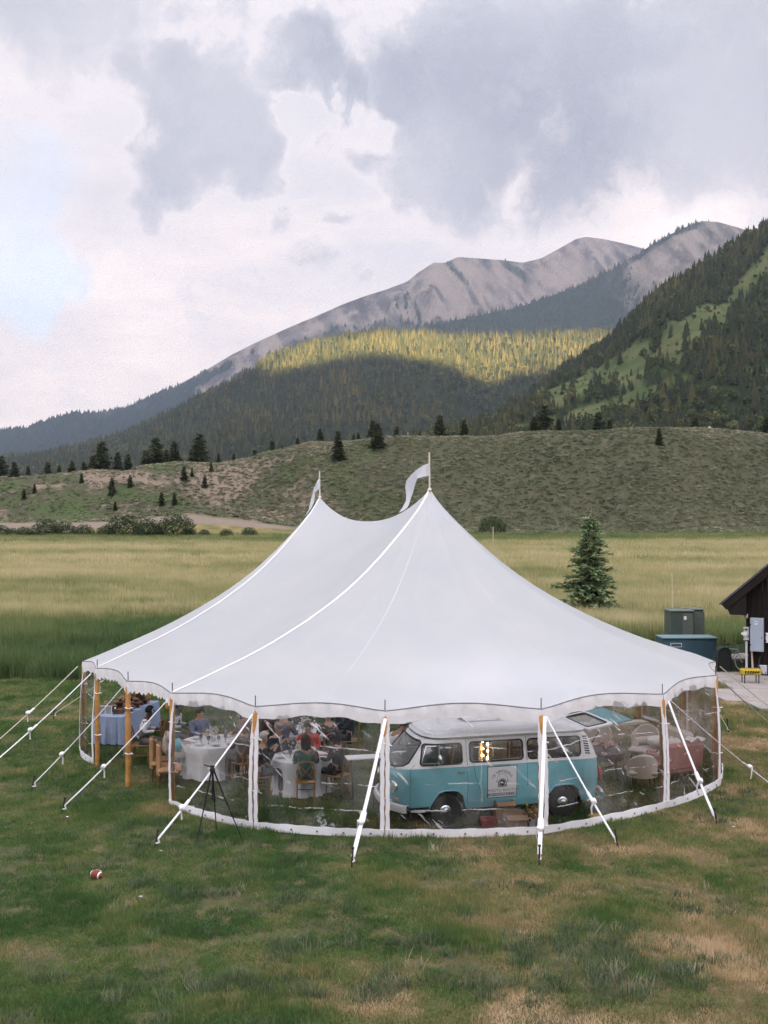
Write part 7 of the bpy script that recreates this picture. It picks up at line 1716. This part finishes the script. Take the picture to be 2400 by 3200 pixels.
# poles and markers in the meadow
mb = MB(); D = 47.0; X = (2103-1200)*D/F; mb.tube([(X, D, 0), (X-.05, D, H-(1792-YH)*D/F)], [.03, .02], 7); o = mb.build('marker_pole', mat('pale_pole', (.60, .55, .36), .7)); tag(o, 'tall thin pale pole behind the green utility cabinets', 'pole')
def stake_marker(px, py0, py1, D, label, w_=.06, ribbon=True):
    X = (px-1200)*D/F; z1 = H-(py0-YH)*D/F; z0 = float(ground_z(X, D)); o = empty('survey_stake', (X, D, z0), 0, label, 'marker', 'wooden markers in the meadow'); mb = MB(); mb.box((0, 0, (z1-z0)/2), (w_, w_, z1-z0)); mb.build('post', mat('stake_wood', (.50, .42, .28), .8), o)
    if ribbon: mb = MB(); mb.grid([[Vector((-.04-u*.35+.05*math.sin(u*5), .02*j, z1-z0-.15-u*(z1-z0)*.6-j*.12)) for j in range(2)] for u in np.linspace(0, 1, 8)]); mb.build('ribbon', mat('ribbon', (.55, .45, .15), .7), o)
stake_marker(1541, 1646, 1720, 92, 'tall wooden marker with a yellow ribbon behind the right tent slope', .09)
stake_marker(1552, 1704, 1742, 88, 'short marker right beside the tall ribbon marker', .07, False)
stake_marker(1918, 1344, 1356, 264, 'small pale post on the crest left of the road sign', .22, False)
stake_marker(1275, 1350, 1372, 266, 'small pale post on the crest above the tent peak', .2, False)
# road sign and guard rail on the crest
D = 268; X = (2217-1200)*D/F; zg = float(ground_z(X, D)); o = empty('road_sign', (X, D, zg), 0, 'white diamond road sign on a post on the crest of the bank', 'sign'); zc = H-(1338-YH)*D/F
mb = MB(); mb.tube([(0, 0, 0), (0, 0, zc-zg)], .05, 6); mb.build('post', mat('pvc', (.60, .58, .62), .5), o)
s_ = .62; mb = MB(); mb.box((0, -.05, zc-zg), (s_*1.41, .03, s_*1.41), Matrix.Rotation(PI/4, 3, 'Y')); mb.build('panel', mat('sign_white', (.85, .84, .82), .5), o)
mb = MB(); mb.tube([(.08, -.09, zc-zg-.28), (.08, -.09, zc-zg-.02), (-.10, -.09, zc-zg+.08), (-.06, -.09, zc-zg+.30)], .055, 5); mb.build('arrow', steel, o)
gr = empty('guard_rail', ((2060-1200)*D/F, 266, 0), 0, 'long pale guard rail along the road on the crest', 'guard rail'); x0 = (2070-1200)*266/F; x1 = (2480-1200)*266/F
zr_ = lambda x: float(ground_z(x, 266))+.75
mb = MB(); xs_ = np.linspace(x0, x1, 30); mb.tube([(x-gr.location.x, 0, zr_(x)) for x in xs_], .22, 6, sq=(.3, 1)); mb.build('rail', mat('rail_pale', (.58, .58, .60), .6), gr)
for x in list(np.linspace(x0+14, x1, 9)): mb = MB(); mb.box((x-gr.location.x, .1, zr_(x)-.1), (.28, .2, 1.9)); mb.build('post', mat('rail_pale', (.58, .58, .60), .6), gr)
